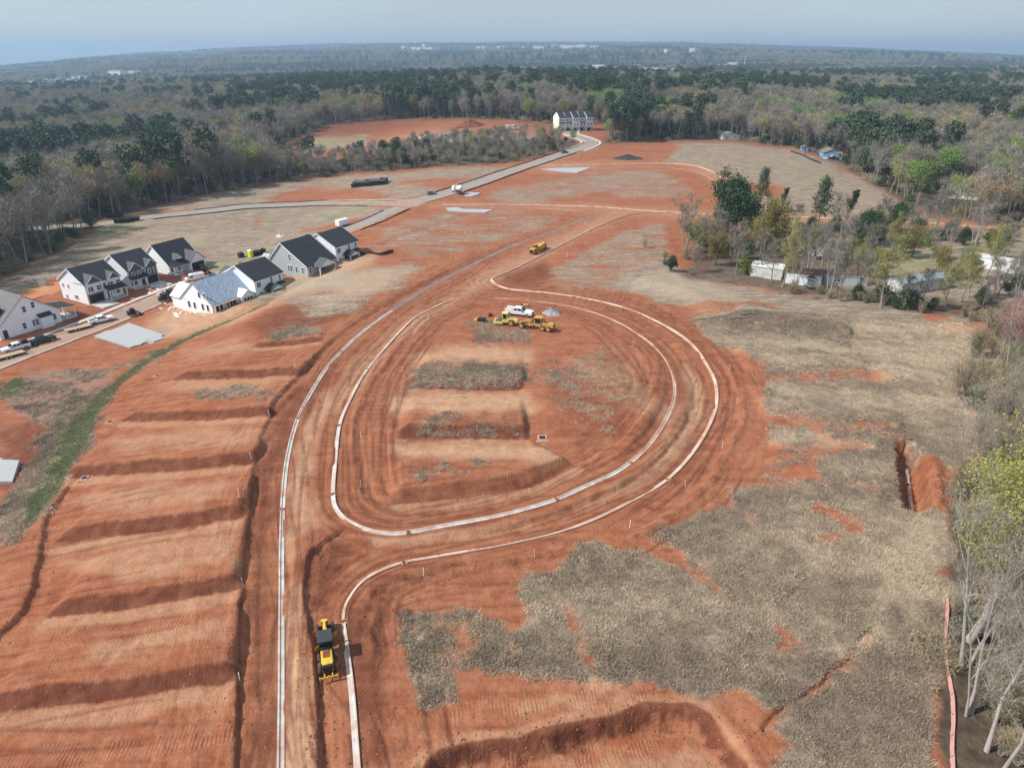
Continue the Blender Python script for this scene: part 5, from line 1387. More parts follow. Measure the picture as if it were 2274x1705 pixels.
for a, b_, t_, s_, lb, m_ in ((1160, 1193, 151.5, 158, 'low white warehouse left of the shopping centre', 'far_white'), (1200, 1235, 153.5, 157, 'pale flat roof between warehouse and shopping centre', 'far_white'), (1283, 1312, 151, 157, 'pale annex left of the white cube store', 'far_white'), (1314, 1340, 144.8, 157, 'tall white cube store behind the wood', 'far_white'),
        (1350, 1371, 149.5, 160, 'grey block beside the white cube store', 'far_grey'), (1373, 1470, 151.5, 160, 'long white warehouse behind the wood', 'far_white'), (1472, 1553, 154, 160.5, 'right half of the long pale warehouse', 'far_white'), (1402, 1418, 144.5, 148, 'small white rooftop building above the long warehouse', 'far_white'), (1616, 1635, 139.5, 147, 'white stepped building left of the mast', 'far_white'), (1592, 1614, 143.5, 148, 'low pale building left of the stepped one', 'far_white'),
        (233, 275, 158, 166, 'long pale school building right of the far left suburb', 'far_white'), (282, 300, 158, 163, 'small pale hall right of the far school', 'far_white')):
    far_building(a, b_, t_, s_, lb, material=m_, canopy=16, depth=30)
# slender mast
c = P(1653, 146, 16); d0 = ray(1653, 123); zt = CAM_H + d0[2] / d0[1] * c[1]; z0 = float(zb(*c))
e = empty('radio_mast', (c[0], c[1], z0), 0, 'tall slender pale mast above the far right woods', 'mast')
up('pole', e, 'far_white', lambda b: b.tube([(0, 0, -2), (0, 0, zt - z0)], [1.1, .8], 8))
up('antenna', e, 'far_grey', lambda b: b.lathe((0, 0, zt - z0 - 2.5), [(-1.5, 1.6), (1.5, 1.6)], 'z', 10))
# far suburb, upper left
SUB = ((310, 215), (370, 270), (400, 270), (480, 280), (550, 205), (740, 180), (775, 180), (680, 205), (715, 245), (750, 245), (820, 235), (905, 165), (935, 155), (980, 165), (1050, 170), (950, 215), (930, 245), (850, 200), (295, 265), (220, 250), (860, 250), (1010, 200), (390, 225), (250, 240), (600, 215), (640, 230), (520, 240), (450, 235))
for i, (qx, qy) in enumerate(SUB):
    c = P(qx / 5.53, qy / 5.53 + 140 + 1.5, 6)
    e = empty('suburb_house', (c[0], c[1], float(zb(*c))), .35 + .5 * (i % 3), 'tiny white house in the far left suburb', 'house', 'white houses of the far left suburb')
    up('wall', e, 'white_siding', lambda b: b.extr([(0, -2), (13, -2), (13, 8), (6.5, 13), (0, 8)], 0, 11))
    up('roof', e, 'grey_shingle', lambda b: (b.hexa([(-.5, -.3, 7.8), (6.5, -.3, 13.1), (6.5, 11.3, 13.1), (-.5, 11.3, 7.8), (-.5, -.3, 8.1), (6.5, -.3, 13.4), (6.5, 11.3, 13.4), (-.5, 11.3, 8.1)]), b.hexa([(13.5, -.3, 7.8), (6.5, -.3, 13.1), (6.5, 11.3, 13.1), (13.5, 11.3, 7.8), (13.5, -.3, 8.1), (6.5, -.3, 13.4), (6.5, 11.3, 13.4), (13.5, 11.3, 8.1)])))
    FAR_OCC.append((c[0], c[1], 18.0, 280.0))
# ------------------------------------------------------------------ machines and vehicles
mat('machine_yellow', (.62, .38, .055), .5, var=.10, scale=1.5, dirt=(.34, .17, .09), dirt_amt=.42, dirt_scale=1.1)
mat('machine_yellow_new', (.72, .46, .055), .45, var=.08, scale=1.5, dirt=(.36, .18, .10), dirt_amt=.24, dirt_scale=1.1)
mat('roller_cream', (.80, .62, .20), .5, var=.08, scale=1.5, dirt=(.38, .20, .11), dirt_amt=.22, dirt_scale=1.1)
mat('machine_black', (.022, .022, .025), .5, var=.2, scale=2)
mat('cab_roof_dark', (.045, .05, .06), .6, var=.1, scale=1)
mat('tyre', (.035, .032, .03), .9, var=.3, scale=3, dirt=(.30, .14, .08), dirt_amt=.45, dirt_scale=1.4)
mat('tyre_clean', (.025, .025, .026), .85, var=.2, scale=3)
mat('steel_worn', (.24, .19, .16), .55, metal=.5, var=.25, scale=2, dirt=(.32, .15, .09), dirt_amt=.4, dirt_scale=1.2)
mat('car_white', (.80, .80, .80), .3, var=.02, spec=.5)
mat('car_black', (.02, .021, .024), .25, var=.1, spec=.5)
mat('car_blue', (.045, .07, .13), .3, var=.1, spec=.5)
mat('car_grey', (.20, .21, .22), .3, var=.05, spec=.5)
mat('glass_dark', (.02, .024, .03), .08, var=.1, spec=.6)
mat('rim_grey', (.40, .40, .41), .4, metal=.6, var=.1)
mat('rim_yellow', (.62, .40, .07), .5, var=.1, dirt=(.35, .17, .1), dirt_amt=.35, dirt_scale=2)
mat('lamp_glass', (.75, .74, .70), .2, var=.05)
mat('tail_red', (.45, .03, .02), .3, var=.05)
mat('timber', (.46, .33, .20), .85, var=.2, scale=1.5)
mat('lime_plastic', (.62, .70, .03), .5, var=.05)
mat('gravel', (.30, .305, .31), .95, var=.45, scale=9, bump=.6)
mat('black_plastic', (.02, .02, .022), .5, var=.25, scale=2)
mat('muddy_water', (.60, .27, .14), .18, var=.06, scale=.2, spec=.5)
mat('grey_water', (.36, .36, .35), .12, var=.08, scale=.1, spec=.5)
mat('pink_fabric', (.52, .27, .235), .8, var=.12, scale=1, dirt=(.50, .30, .22), dirt_amt=.3, dirt_scale=1)
mat('stake_white', (.80, .74, .66), .7, var=.05)
mat('rust', (.20, .07, .035), .9, var=.3, scale=2)
mat('debris_wood', (.50, .40, .30), .9, var=.3, scale=1.5)

def wheel(par, x, y, r, w, tyre='tyre', rim='rim_grey', name='wheel', n=18):
    o = MB().wheel((x, y, r), r, w, 'y', n).build(name, tyre, par, smooth=False)
    s = 1 if y > 0 else -1
    MB().lathe((x, y + s * (w / 2 - .02), r), [(-.04, r * .56), (.03, r * .54), (.05, r * .3)], 'y', 14).build('rim', rim, o)
    return o
def locate(px, py):
    x, y = P(px, py)
    return x, y, gz(x, y)
def put(name, px, py, rz, label, cat, group=None, sc=1.0, dz=0.0, road=False):
    x, y = P(px, py)
    z = (float(zbed(x, y)) + .08) if road else float(np.mean([gz(x + a, y + b) for a in (-1.2, 0, 1.2) for b in (-1.2, 0, 1.2)]))
    return empty(name, (x, y, z + dz), rz, label, cat, group, sc)

def pickup(e, paint='car_white', service=True, cover=False, L=6.0):
    """crew-cab pickup, nose to +x, centred on the origin"""
    h = L / 2
    body = MB()
    body.extr([(-h, .48), (h - .12, .48), (h, .62), (h, 1.02), (h - .25, 1.14), (.95, 1.22), (-h, 1.22)], -.98, .98)
    body.build('body', paint, e, bevel=.05)
    cab = MB(); cab.hexa([(-1.15, -.93, 1.2), (1.25, -.93, 1.2), (1.25, .93, 1.2), (-1.15, .93, 1.2), (-.95, -.76, 1.86), (.55, -.76, 1.86), (.55, .76, 1.86), (-.95, .76, 1.86)])
    c = cab.build('cab', paint, e, bevel=.05)
    for s in (-1, 1):
        for x0, x1, a0, a1 in ((-1.02, -.26, -.88, -.26), (-.16, .95, -.16, .46)):
            up('side_window', c, 'glass_dark', lambda b: b.hexa([(x0, s * .925, 1.27), (x1, s * .925, 1.27), (x1, s * .90, 1.27), (x0, s * .90, 1.27), (a0, s * .80, 1.77), (a1, s * .80, 1.77), (a1, s * .77, 1.77), (a0, s * .77, 1.77)]))
        up('mirror', c, 'machine_black', lambda b: b.box(.82, 1.0, s * 1.02 - .12, s * 1.02 + .12, 1.25, 1.5))
    up('windscreen', c, 'glass_dark', lambda b: b.hexa([(1.22, -.82, 1.25), (1.27, -.82, 1.25), (1.27, .82, 1.25), (1.22, .82, 1.25), (.60, -.70, 1.80), (.64, -.70, 1.80), (.64, .70, 1.80), (.60, .70, 1.80)]))
    up('rear_window', c, 'glass_dark', lambda b: b.hexa([(-1.17, -.7, 1.35), (-1.12, -.7, 1.35), (-1.12, .7, 1.35), (-1.17, .7, 1.35), (-1.02, -.62, 1.76), (-.97, -.62, 1.76), (-.97, .62, 1.76), (-1.02, .62, 1.76)]))
    up('grille', e, 'machine_black', lambda b: b.box(h, h + .03, -.72, .72, .66, 1.0))
    up('bumper', e, 'rim_grey', lambda b: b.box(h - .05, h + .12, -.95, .95, .42, .60), bevel=.03)
    up('rear_bumper', e, 'machine_black', lambda b: b.box(-h - .14, -h, -.92, .92, .45, .62))
    for s in (-1, 1):
        up('headlight', e, 'lamp_glass', lambda b: b.box(h - .02, h + .035, s * .84 - .12, s * .84 + .12, .82, 1.02))
        up('tail_light', e, 'tail_red', lambda b: b.box(-h - .02, -h + .05, s * .9 - .07, s * .9 + .07, .8, 1.12))
    if service:
        up('tool_body', e, paint, lambda b: (b.box(-h + .02, -1.25, -1.0, -.62, 1.2, 1.5), b.box(-h + .02, -1.25, .62, 1.0, 1.2, 1.5), b.box(-1.3, -1.22, -.62, .62, 1.2, 1.5)), bevel=.02)
    up('bed_floor', e, 'machine_black' if not service else 'rim_grey', lambda b: b.box(-h + .1, -1.28, -.6, .6, 1.22, 1.235))
    for x in (-h + 1.15, h - 1.05):
        for s in (-1, 1):
            wheel(e, x, s * .88, .40, .28, 'tyre_clean')
    return e
def car(e, paint='car_blue', L=4.6):
    h = L / 2
    MB().extr([(-h, .35), (h, .35), (h, .62), (h - .3, .82), (1.0, .92), (-h + .15, .98), (-h, .85)], -.88, .88).build('body', paint, e, bevel=.06)
    c = MB().hexa([(-1.7, -.82, .94), (1.1, -.82, .9), (1.1, .82, .9), (-1.7, .82, .94), (-1.25, -.64, 1.5), (.35, -.64, 1.5), (.35, .64, 1.5), (-1.25, .64, 1.5)]).build('cabin', 'glass_dark', e, bevel=.04)
    up('roof', c, paint, lambda b: b.box(-1.27, .37, -.66, .66, 1.49, 1.54), bevel=.02)
    for s in (-1, 1):
        up('headlight', e, 'lamp_glass', lambda b: b.box(h - .1, h + .02, s * .68 - .15, s * .68 + .15, .62, .76))
    for x in (-h + .9, h - .85):
        for s in (-1, 1):
            wheel(e, x, s * .78, .33, .22, 'tyre_clean')
    return e
def van(e, paint='car_white', L=5.7):
    h = L / 2
    MB().extr([(-h, .42), (h, .42), (h, .85), (h - .55, 1.12), (h - 1.35, 1.95), (h - 1.7, 2.1), (-h + .1, 2.1), (-h, 1.9)], -.98, .98).build('body', paint, e, bevel=.06)
    up('windscreen', e, 'glass_dark', lambda b: b.hexa([(h - .66, -.85, 1.2), (h - .60, -.85, 1.24), (h - .60, .85, 1.24), (h - .66, .85, 1.2), (h - 1.28, -.8, 1.90), (h - 1.22, -.8, 1.94), (h - 1.22, .8, 1.94), (h - 1.28, .8, 1.90)]))
    for s in (-1, 1):
        up('side_window', e, 'glass_dark', lambda b: b.hexa([(h - 2.2, s * .985, 1.2), (h - .85, s * .985, 1.2), (h - .85, s * .97, 1.2), (h - 2.2, s * .97, 1.2), (h - 2.2, s * .985, 1.75), (h - 1.35, s * .985, 1.75), (h - 1.35, s * .97, 1.75), (h - 2.2, s * .97, 1.75)]))
        up('headlight', e, 'lamp_glass', lambda b: b.box(h - .05, h + .02, s * .75 - .14, s * .75 + .14, .7, .9))
    up('ladder_rack', e, 'rim_grey', lambda b: [b.bar((x, -.85, 2.2), (x, .85, 2.2), .06) for x in (-2.2, -.9, .4)] + [b.bar((-2.4, s * .7, 2.24), (.8, s * .7, 2.24), .06) for s in (-1, 1)] + [b.bar((x, s * .8, 2.08), (x, s * .8, 2.2), .06) for x in (-2.2, -.9, .4) for s in (-1, 1)])
    up('grille', e, 'machine_black', lambda b: b.box(h, h + .03, -.6, .6, .5, .8))
    for x in (-h + 1.0, h - 1.0):
        for s in (-1, 1):
            wheel(e, x, s * .86, .36, .24, 'tyre_clean')
    return e
def grader(e, paint, roof, ripper=True, blade_ang=35, tyre='tyre', rim='rim_yellow'):
    """motor grader, nose to +x; front axle at x=+4.4, tandem at -1.2 and -2.8"""
    R = .70
    for x in (-1.15, -2.75):
        for s in (-1, 1): wheel(e, x, s * 1.03, R, .42, tyre, rim)
    for s in (-1, 1):
        wheel(e, 4.4, s * 1.03, R, .40, tyre, rim)
        up('tandem_case', e, paint, lambda b: b.box(-3.0, -.9, s * .72 - .1, s * .72 + .1, .45, .95), bevel=.05)
    up('front_axle', e, 'machine_black', lambda b: (b.box(4.2, 4.6, -.85, .85, .5, .85), b.box(4.1, 4.75, -.3, .3, .85, 1.35)))
    fr = MB(); fr.extr([(-.4, 1.55), (.4, 2.0), (2.6, 2.28), (4.0, 1.9), (4.95, 1.35), (4.95, 1.0), (3.8, 1.5), (2.6, 1.88), (.6, 1.6), (-.4, 1.05)], -.2, .2)
    fr.build('gooseneck', paint, e, bevel=.03)
    up('nose_block', e, paint, lambda b: b.box(4.75, 5.2, -.45, .45, .75, 1.45), bevel=.04)
    up('engine_hood', e, paint, lambda b: b.extr([(-3.95, 1.0), (-.75, 1.0), (-.75, 2.1), (-3.8, 1.95), (-3.95, 1.8)], -.72, .72), bevel=.06)
    if roof == 'cab_roof_dark':
        up('platform', e, 'machine_black', lambda b: (b.box(-1.15, -.74, -.74, .74, 1.0, 2.3), b.box(-3.94, -3.2, -.735, .735, .98, 1.965)))
    up('hood_grille', e, 'rust', lambda b: b.box(-2.4, -1.2, -.45, .45, 2.06, 2.085))
    up('radiator_grille', e, 'machine_black', lambda b: b.box(-4.0, -3.95, -.62, .62, 1.05, 1.78))
    up('exhaust', e, 'machine_black', lambda b: b.tube([(-1.3, -.35, 2.0), (-1.3, -.35, 2.85)], .07, 8))
    cabf = MB()
    for x, y in ((-.7, -.78), (-.7, .78), (.95, -.62), (.95, .62)):
        cabf.box(x - .06, x + .06, y - .06, y + .06, 1.2, 3.15)
    cabf.box(-.76, 1.0, -.84, .84, 1.1, 1.75)
    c = cabf.build('cab', paint if roof != 'cab_roof_dark' else 'machine_black', e)
    up('cab_glass', c, 'glass_dark', lambda b: b.box(-.68, .93, -.74, .74, 1.76, 3.1))
    up('cab_roof', c, roof, lambda b: b.box(-.95, 1.25, -.98, .98, 3.15, 3.34), bevel=.05)
    a = math.radians(blade_ang)
    u = Vector((math.sin(a), math.cos(a), 0)); v = Vector((math.cos(a), -math.sin(a), 0))
    bl = MB(); c0 = Vector((2.0, 0, .12)); hw = 1.9
    prof = [(.0, 0), (.12, .22), (.10, .48), (-.02, .66), (-.09, .64), (.0, .46), (.02, .24), (-.08, 0)]
    n = len(prof)
    vs = [tuple(c0 + u * s * hw + v * p + Vector((0, 0, z))) for s in (-1, 1) for p, z in prof]
    bl.add(vs, [tuple(range(n)), tuple(range(2 * n - 1, n - 1, -1))] + [(i, (i + 1) % n, (i + 1) % n + n, i + n) for i in range(n)])
    bl.build('blade', 'steel_worn' if roof != 'cab_roof_dark' else 'machine_yellow', e)
    up('circle', e, paint, lambda b: (b.lathe((2.1, 0, .98), [(-.07, .80), (.07, .80)], 'z', 20), b.bar((2.1, .5, .98), (4.5, 0, .9), .16), b.bar((2.1, -.5, .98), (4.5, 0, .9), .16), b.box(1.85, 2.2, -.5, .5, .62, .95)))
    up('lift_arms', e, 'machine_black', lambda b: (b.bar((1.7, .75, 2.45), (2.1, 1.15, .9), .1), b.bar((1.7, -.75, 2.45), (2.1, -1.15, .9), .1), b.bar((1.7, -.8, 2.2), (1.7, .8, 2.2), .22)))
    if ripper:
        r = MB(); r.bar((-4.55, -1.2, .75), (-4.55, 1.2, .75), .16, .2)
        for y in (-1.1, -.55, 0, .55, 1.1): r.bar((-4.6, y, 1.15), (-4.72, y, .3), .1, .12)
        for y in (-.5, .5): r.bar((-3.9, y, .9), (-4.55, y, .78), .12)
        r.build('ripper', 'machine_yellow_new', e)
    return e
# working grader on the near street (nose away from the camera)
x, y = P(725, 1440)
e = put('motor_grader', 60 * 1.0 + 667, 1452, math.radians(107), 'clean yellow and black motor grader with dark cab roof working beside the near curb', 'grader', sc=.77)
grader(e, 'machine_yellow_new', 'cab_roof_dark', True, -38)
b4 = lambda x, y: (x / 8.193 + 1030, y / 8.193 + 640)
e = put('motor_grader', *b4(1370, 760), math.radians(159), 'dusty yellow motor grader parked nose left on the island', 'grader', sc=.88)
grader(e, 'machine_yellow', 'machine_yellow', False, 25)
e = put('service_pickup', *b4(1010, 495), math.radians(-18), 'white crew-cab service pickup with tool boxes parked on the island', 'pickup', sc=1.1)
pickup(e, 'car_white', True)
# drum roller, drum to the left
e = put('drum_roller', *b4(770, 665), math.radians(172), 'pale yellow single-drum road roller parked left of the dusty grader', 'roller', sc=1.0)
MB().wheel((1.75, 0, .74), .74, 2.0, 'y', 24, .02).build('drum', 'steel_worn', e)
fr = MB()
for s in (-1, 1): fr.box(.65, 2.65, s * 1.12 - .1, s * 1.12 + .1, .5, 1.05)
fr.box(2.45, 2.7, -1.02, 1.02, .55, 1.0); fr.box(.55, .85, -1.02, 1.02, .5, 1.05)
fr.build('drum_frame', 'roller_cream', e, bevel=.04)
up('hood', e, 'roller_cream', lambda b: b.extr([(-2.7, .75), (-.3, .75), (-.3, 1.75), (-1.4, 1.75), (-2.7, 1.25)], -.75, .75), bevel=.07)
up('hood_vent', e, 'machine_black', lambda b: b.box(-2.2, -1.6, -.76, -.752, .9, 1.15))
c = up('cab', e, 'roller_cream', lambda b: (b.box(-.35, .75, -.75, .75, .7, 1.5), [b.box(x - .06, x + .06, y - .06, y + .06, 1.5, 2.75) for x in (-.28, .68) for y in (-.68, .68)]))
up('cab_glass', c, 'glass_dark', lambda b: b.box(-.26, .66, -.64, .64, 1.51, 2.73))
up('cab_roof', c, 'roller_cream', lambda b: b.box(-.5, .9, -.85, .85, 2.75, 2.92), bevel=.05)
up('hitch', e, 'machine_black', lambda b: b.box(.2, .7, -.35, .35, .5, .95))
for s in (-1, 1): wheel(e, -1.25, s * .86, .74, .5, 'tyre', 'rim_yellow')
# bucket attachment, tyre-like drum and compactor lying on the island
e = put('bucket_attachment', *b4(320, 600), math.radians(-10), 'dark machine bucket with yellow lugs lying at the left end of the parked machines', 'bucket')
up('shell', e, 'machine_black', lambda b: b.extr([(-.9, .05), (.9, .05), (1.05, .35), (.8, .75), (-.6, .75), (-1.0, .4)], -.6, .6), bevel=.06)
up('lug', e, 'machine_yellow', lambda b: b.hexa([(-1.9, -.3, .03), (-.95, -.4, .03), (-.95, .4, .03), (-1.9, .3, .03), (-1.7, -.2, .35), (-.95, -.3, .6), (-.95, .3, .6), (-1.7, .2, .35)]))
e = put('fuel_tank', *b4(478, 515), math.radians(20), 'small rusty steel tank behind the pale roller', 'tank')
up('shell', e, 'rust', lambda b: b.lathe((0, 0, .45), [(-.45, .25), (-.42, .42), (.42, .42), (.45, .25)], 'x', 14))
up('cradle', e, 'machine_black', lambda b: (b.box(-.35, -.25, -.4, .4, 0, .25), b.box(.25, .35, -.4, .4, 0, .25)))
e = put('plate_attachment', *b4(1120, 325), math.radians(0), 'yellow and black machine attachment lying behind the white pickup', 'attachment')
up('frame', e, 'machine_yellow', lambda b: (b.box(-.7, .7, -.4, .4, .05, .45), b.bar((.2, 0, .3), (.9, .2, .75), .15)), bevel=.03)
up('plate', e, 'machine_black', lambda b: b.box(-1.1, -.7, -.5, .5, .02, .5))
# gravel heap
def heap(name, px, py, R, H, material, label, cat, seed, name_ok=True, sx=1.0, n=26):
    x, y = P(px, py); z = gz(x, y)
    V = []; F = []; r = np.random.default_rng(seed)
    rings = 9
    for i in range(rings + 1):
        t = i / rings
        for k in range(n):
            a = 2 * math.pi * k / n
            rr = R * t * (1 + .18 * math.sin(a * 2 + seed) + .10 * math.sin(a * 5 + seed * 2))
            hh = H * (1 - t) ** .9 * (1 + .25 * r.uniform(-1, 1)) - (.25 if i == rings else 0)
            V.append((rr * math.cos(a) * sx, rr * math.sin(a), hh))
    for i in range(rings):
        for k in range(n):
            F.append((i * n + k, i * n + (k + 1) % n, (i + 1) * n + (k + 1) % n, (i + 1) * n + k))
    o = MB().add(V, F).build(name, material); o.location = (x, y, z)
    return tag(o, label, cat)
heap('gravel_heap', *b4(1610, 470), 2.3, 1.6, 'gravel', 'heap of grey gravel beside the white service pickup', 'gravel heap', 3)
heap('gravel_heap', 455 / 7.213 + 560, 385 / 7.213 + 470, 2.2, 1.0, 'concrete', 'low pale heap of crushed stone on clay behind the finished houses', 'gravel heap', 4)
mat('bark_pile', (.05, .045, .045), .9, var=.6, scale=1.5, bump=.8)
heap('brush_pile', 1432 / 7.373 + 1200, 905 / 7.373 + 230, 4.5, 1.9, 'bark_pile', 'long dark brush pile on the red hill below the wood', 'brush pile', 5, sx=2.3)
heap('soil_heap', 830 / 2.911 + 760, 815 / 2.911, 8, 4.0, 'rust', 'reddish heap of dug soil at the far end of the red clearing', 'soil heap', 6, sx=1.5)
# scraper on the upper street
b6 = lambda x, y: (x / 5.53 + 960, y / 5.53 + 390)
e = put('wheel_scraper', *b6(1295, 920), math.radians(243), 'yellow wheel scraper driving down the straight clay street', 'scraper', sc=.8, dz=.05)
up('bowl', e, 'machine_yellow', lambda b: b.extr([(-4.2, .7), (.6, .5), (1.0, 1.0), (.9, 2.3), (-3.0, 2.5), (-4.4, 2.0)], -1.45, 1.45), bevel=.06)
up('gooseneck', e, 'machine_yellow', lambda b: (b.extr([(.6, 2.0), (1.4, 2.9), (2.8, 2.6), (2.8, 2.1), (1.5, 2.3), (1.0, 1.6)], -.35, .35), b.bar((1.2, -1.35, 2.2), (1.2, 1.35, 2.2), .3)))
up('tractor_hood', e, 'machine_yellow', lambda b: b.extr([(2.4, .9), (5.6, .9), (5.6, 1.9), (4.0, 2.1), (2.4, 1.9)], -1.0, 1.0), bevel=.08)
up('tractor_grille', e, 'machine_black', lambda b: b.box(5.6, 5.64, -.8, .8, 1.0, 1.8))
c = up('cab', e, 'machine_yellow', lambda b: (b.box(2.5, 3.8, -.2, .95, 1.9, 2.3), [b.box(x - .05, x + .05, y - .05, y + .05, 2.3, 3.3) for x in (2.6, 3.7) for y in (-.1, .85)], b.box(2.4, 3.9, -.3, 1.05, 3.3, 3.42)))
up('cab_glass', c, 'glass_dark', lambda b: b.box(2.64, 3.66, -.06, .81, 2.3, 3.28))
up('rear_engine', e, 'machine_yellow', lambda b: b.box(-6.0, -4.2, -.8, .8, 1.0, 2.3), bevel=.08)
for x_ in (3.7, -4.4):
    for s in (-1, 1): wheel(e, x_, s * 1.28, .88, .65, 'tyre', 'rim_yellow')
# concrete mixer truck with its chute over a slab
e = put('concrete_mixer_truck', *b6(320, 225), math.radians(118), 'white concrete mixer truck pouring beside the straight grey street', 'truck', road=True)
up('chassis', e, 'machine_black', lambda b: b.box(-4.2, 4.0, -.5, .5, .7, 1.0))
c = up('cab', e, 'car_white', lambda b: b.extr([(2.2, .8), (4.3, .8), (4.3, 1.7), (3.9, 2.8), (2.2, 2.9)], -1.2, 1.2), bevel=.08)
up('windscreen', c, 'glass_dark', lambda b: b.hexa([(4.28, -1.0, 1.78), (4.32, -1.0, 1.8), (4.32, 1.0, 1.8), (4.28, 1.0, 1.78), (3.96, -1.0, 2.65), (4.0, -1.0, 2.68), (4.0, 1.0, 2.68), (3.96, 1.0, 2.65)]))
dr = MB(); dr.lathe((0, 0, 0), [(-2.6, .5), (-2.2, .85), (-.6, 1.25), (.8, 1.2), (2.0, .7), (2.1, .3)], 'x', 20)
d_ = dr.build('mixer_drum', 'car_white', e); d_.location = (-.9, 0, 2.35); d_.rotation_euler = (0, math.radians(9), 0)
up('drum_stripe', d_, 'tail_red', lambda b: b.lathe((0, 0, 0), [(-.25, 1.262), (.15, 1.268)], 'x', 20))
up('chute', e, 'rim_grey', lambda b: (b.bar((-3.6, 0, 2.2), (-5.6, -.4, .9), .5, .12), b.bar((-3.7, 0, 3.2), (-3.5, 0, 1.0), .2)))
for x_ in (3.2, -1.6, -2.9):
    for s in (-1, 1): wheel(e, x_, s * 1.0, .52, .4, 'tyre_clean', n=14)
slab('freshly poured grey slab beside the concrete mixer truck', [b6(395, 262), b6(420, 215), b6(590, 218), b6(560, 240), b6(480, 265)], .2)
o = slab('thin grey concrete wash-out slab lying below the red cross street', [b6(170, 405), b6(300, 398), b6(370, 418), b6(745, 425), b6(650, 462), b6(420, 455), b6(200, 438)], .12)
slab('pale grey pad beside the far curved clay street', [(5 / 7.373 + 1200, 1085 / 7.373 + 230), (400 / 7.373 + 1200, 1068 / 7.373 + 230), (830 / 7.373 + 1200, 1058 / 7.373 + 230), (600 / 7.373 + 1200, 1155 / 7.373 + 230), (330 / 7.373 + 1200, 1130 / 7.373 + 230)], .1)
# cars and vans
car(put('car', 575 / 2.911 + 760, 100 / 2.911 + 400, math.radians(35), 'dark grey car on the street junction beside the mixer truck', 'car', road=True), 'car_grey')
car(put('car', 400 / 7.373 + 1200, 825 / 7.373 + 230, math.radians(28), 'dark blue car driving on the straight street towards the townhouses', 'car', road=True), 'car_blue')
pickup(put('pickup', *b7(1605, 412), math.radians(160), 'black pickup parked in front of the blue bungalow', 'pickup'), 'car_black', False)
pickup(put('pickup', 1250 / 5.529, 1020 / 5.529 + 530, math.radians(46), 'white pickup with open bed and black wheels towing a flatbed trailer', 'pickup', road=True), 'car_white', False)
pickup(put('pickup', 520 / 5.529, 1270 / 5.529 + 530, math.radians(52), 'black pickup at the front of the line at the left edge', 'pickup', road=True), 'car_black', False)
pickup(put('pickup', 200 / 5.529, 1365 / 5.529 + 530, math.radians(232), 'white pickup facing the camera at the left edge of the street', 'pickup', road=True), 'car_white', False)
pickup(put('pickup', 560 / 5.529 + 280, 860 / 5.529 + 500, math.radians(58), 'dark pickup parked at the kerb left of the blue-roofed house', 'pickup', road=True), 'car_black', False)
pickup(put('pickup', 920 / 5.529 + 280, 545 / 5.529 + 500, math.radians(-35), 'black pickup loaded with boards outside the unfinished garage', 'pickup'), 'car_black', False)
van(put('van', 850 / 5.529 + 280, 680 / 5.529 + 500, math.radians(218), 'white cargo van with roof rack behind the blue-roofed house', 'van', road=True))
car(put('car', 1095 / 5.529 + 280, 660 / 5.529 + 500, math.radians(40), 'dark car half hidden behind the blue-roofed house', 'car', road=True), 'car_blue')
# enclosed cargo trailer
e = put('cargo_trailer', 1450 / 7.213 + 560, 235 / 7.213 + 470, math.radians(57), 'white enclosed cargo trailer standing on the street past the last white house', 'trailer', road=True)
up('box', e, 'car_white', lambda b: b.extr([(-2.6, .45), (2.4, .45), (2.8, .9), (2.8, 2.3), (2.6, 2.55), (-2.6, 2.55)], -1.1, 1.1), bevel=.07)
up('drawbar', e, 'machine_black', lambda b: b.bar((2.7, 0, .55), (3.9, 0, .55), .14))
for s in (-1, 1):
    for x_ in (-.6, .3): wheel(e, x_, s * 1.15, .34, .22, 'tyre_clean')
# flatbed trailers and loads
def flatbed(px, py, rz, label, L=6.0):
    e = put('flatbed_trailer', px, py, rz, label, 'trailer', road=True)
    for i in range(7):
        y = -.95 + i * .31
        up('plank', e, 'timber', lambda b: b.box(-L / 2, L / 2, y - .145, y + .145, .62, .68))
    up('frame', e, 'machine_black', lambda b: (b.box(-L / 2, L / 2, -1.05, -.95, .45, .60), b.box(-L / 2, L / 2, .95, 1.05, .45, .60), b.bar((L / 2, -.8, .52), (L / 2 + 1.3, 0, .52), .12), b.bar((L / 2, .8, .52), (L / 2 + 1.3, 0, .52), .12)))
    for s in (-1, 1):
        for x_ in (-.9, 0): wheel(e, x_, s * 1.2, .36, .22, 'tyre_clean')
    return e
flatbed(960 / 5.529, 1110 / 5.529 + 530, math.radians(47), 'flatbed trailer with wooden deck hitched behind the white pickup')
flatbed(120 / 5.529, 1450 / 5.529 + 530, math.radians(50), 'low equipment trailer with ramps at the bottom of the left street')
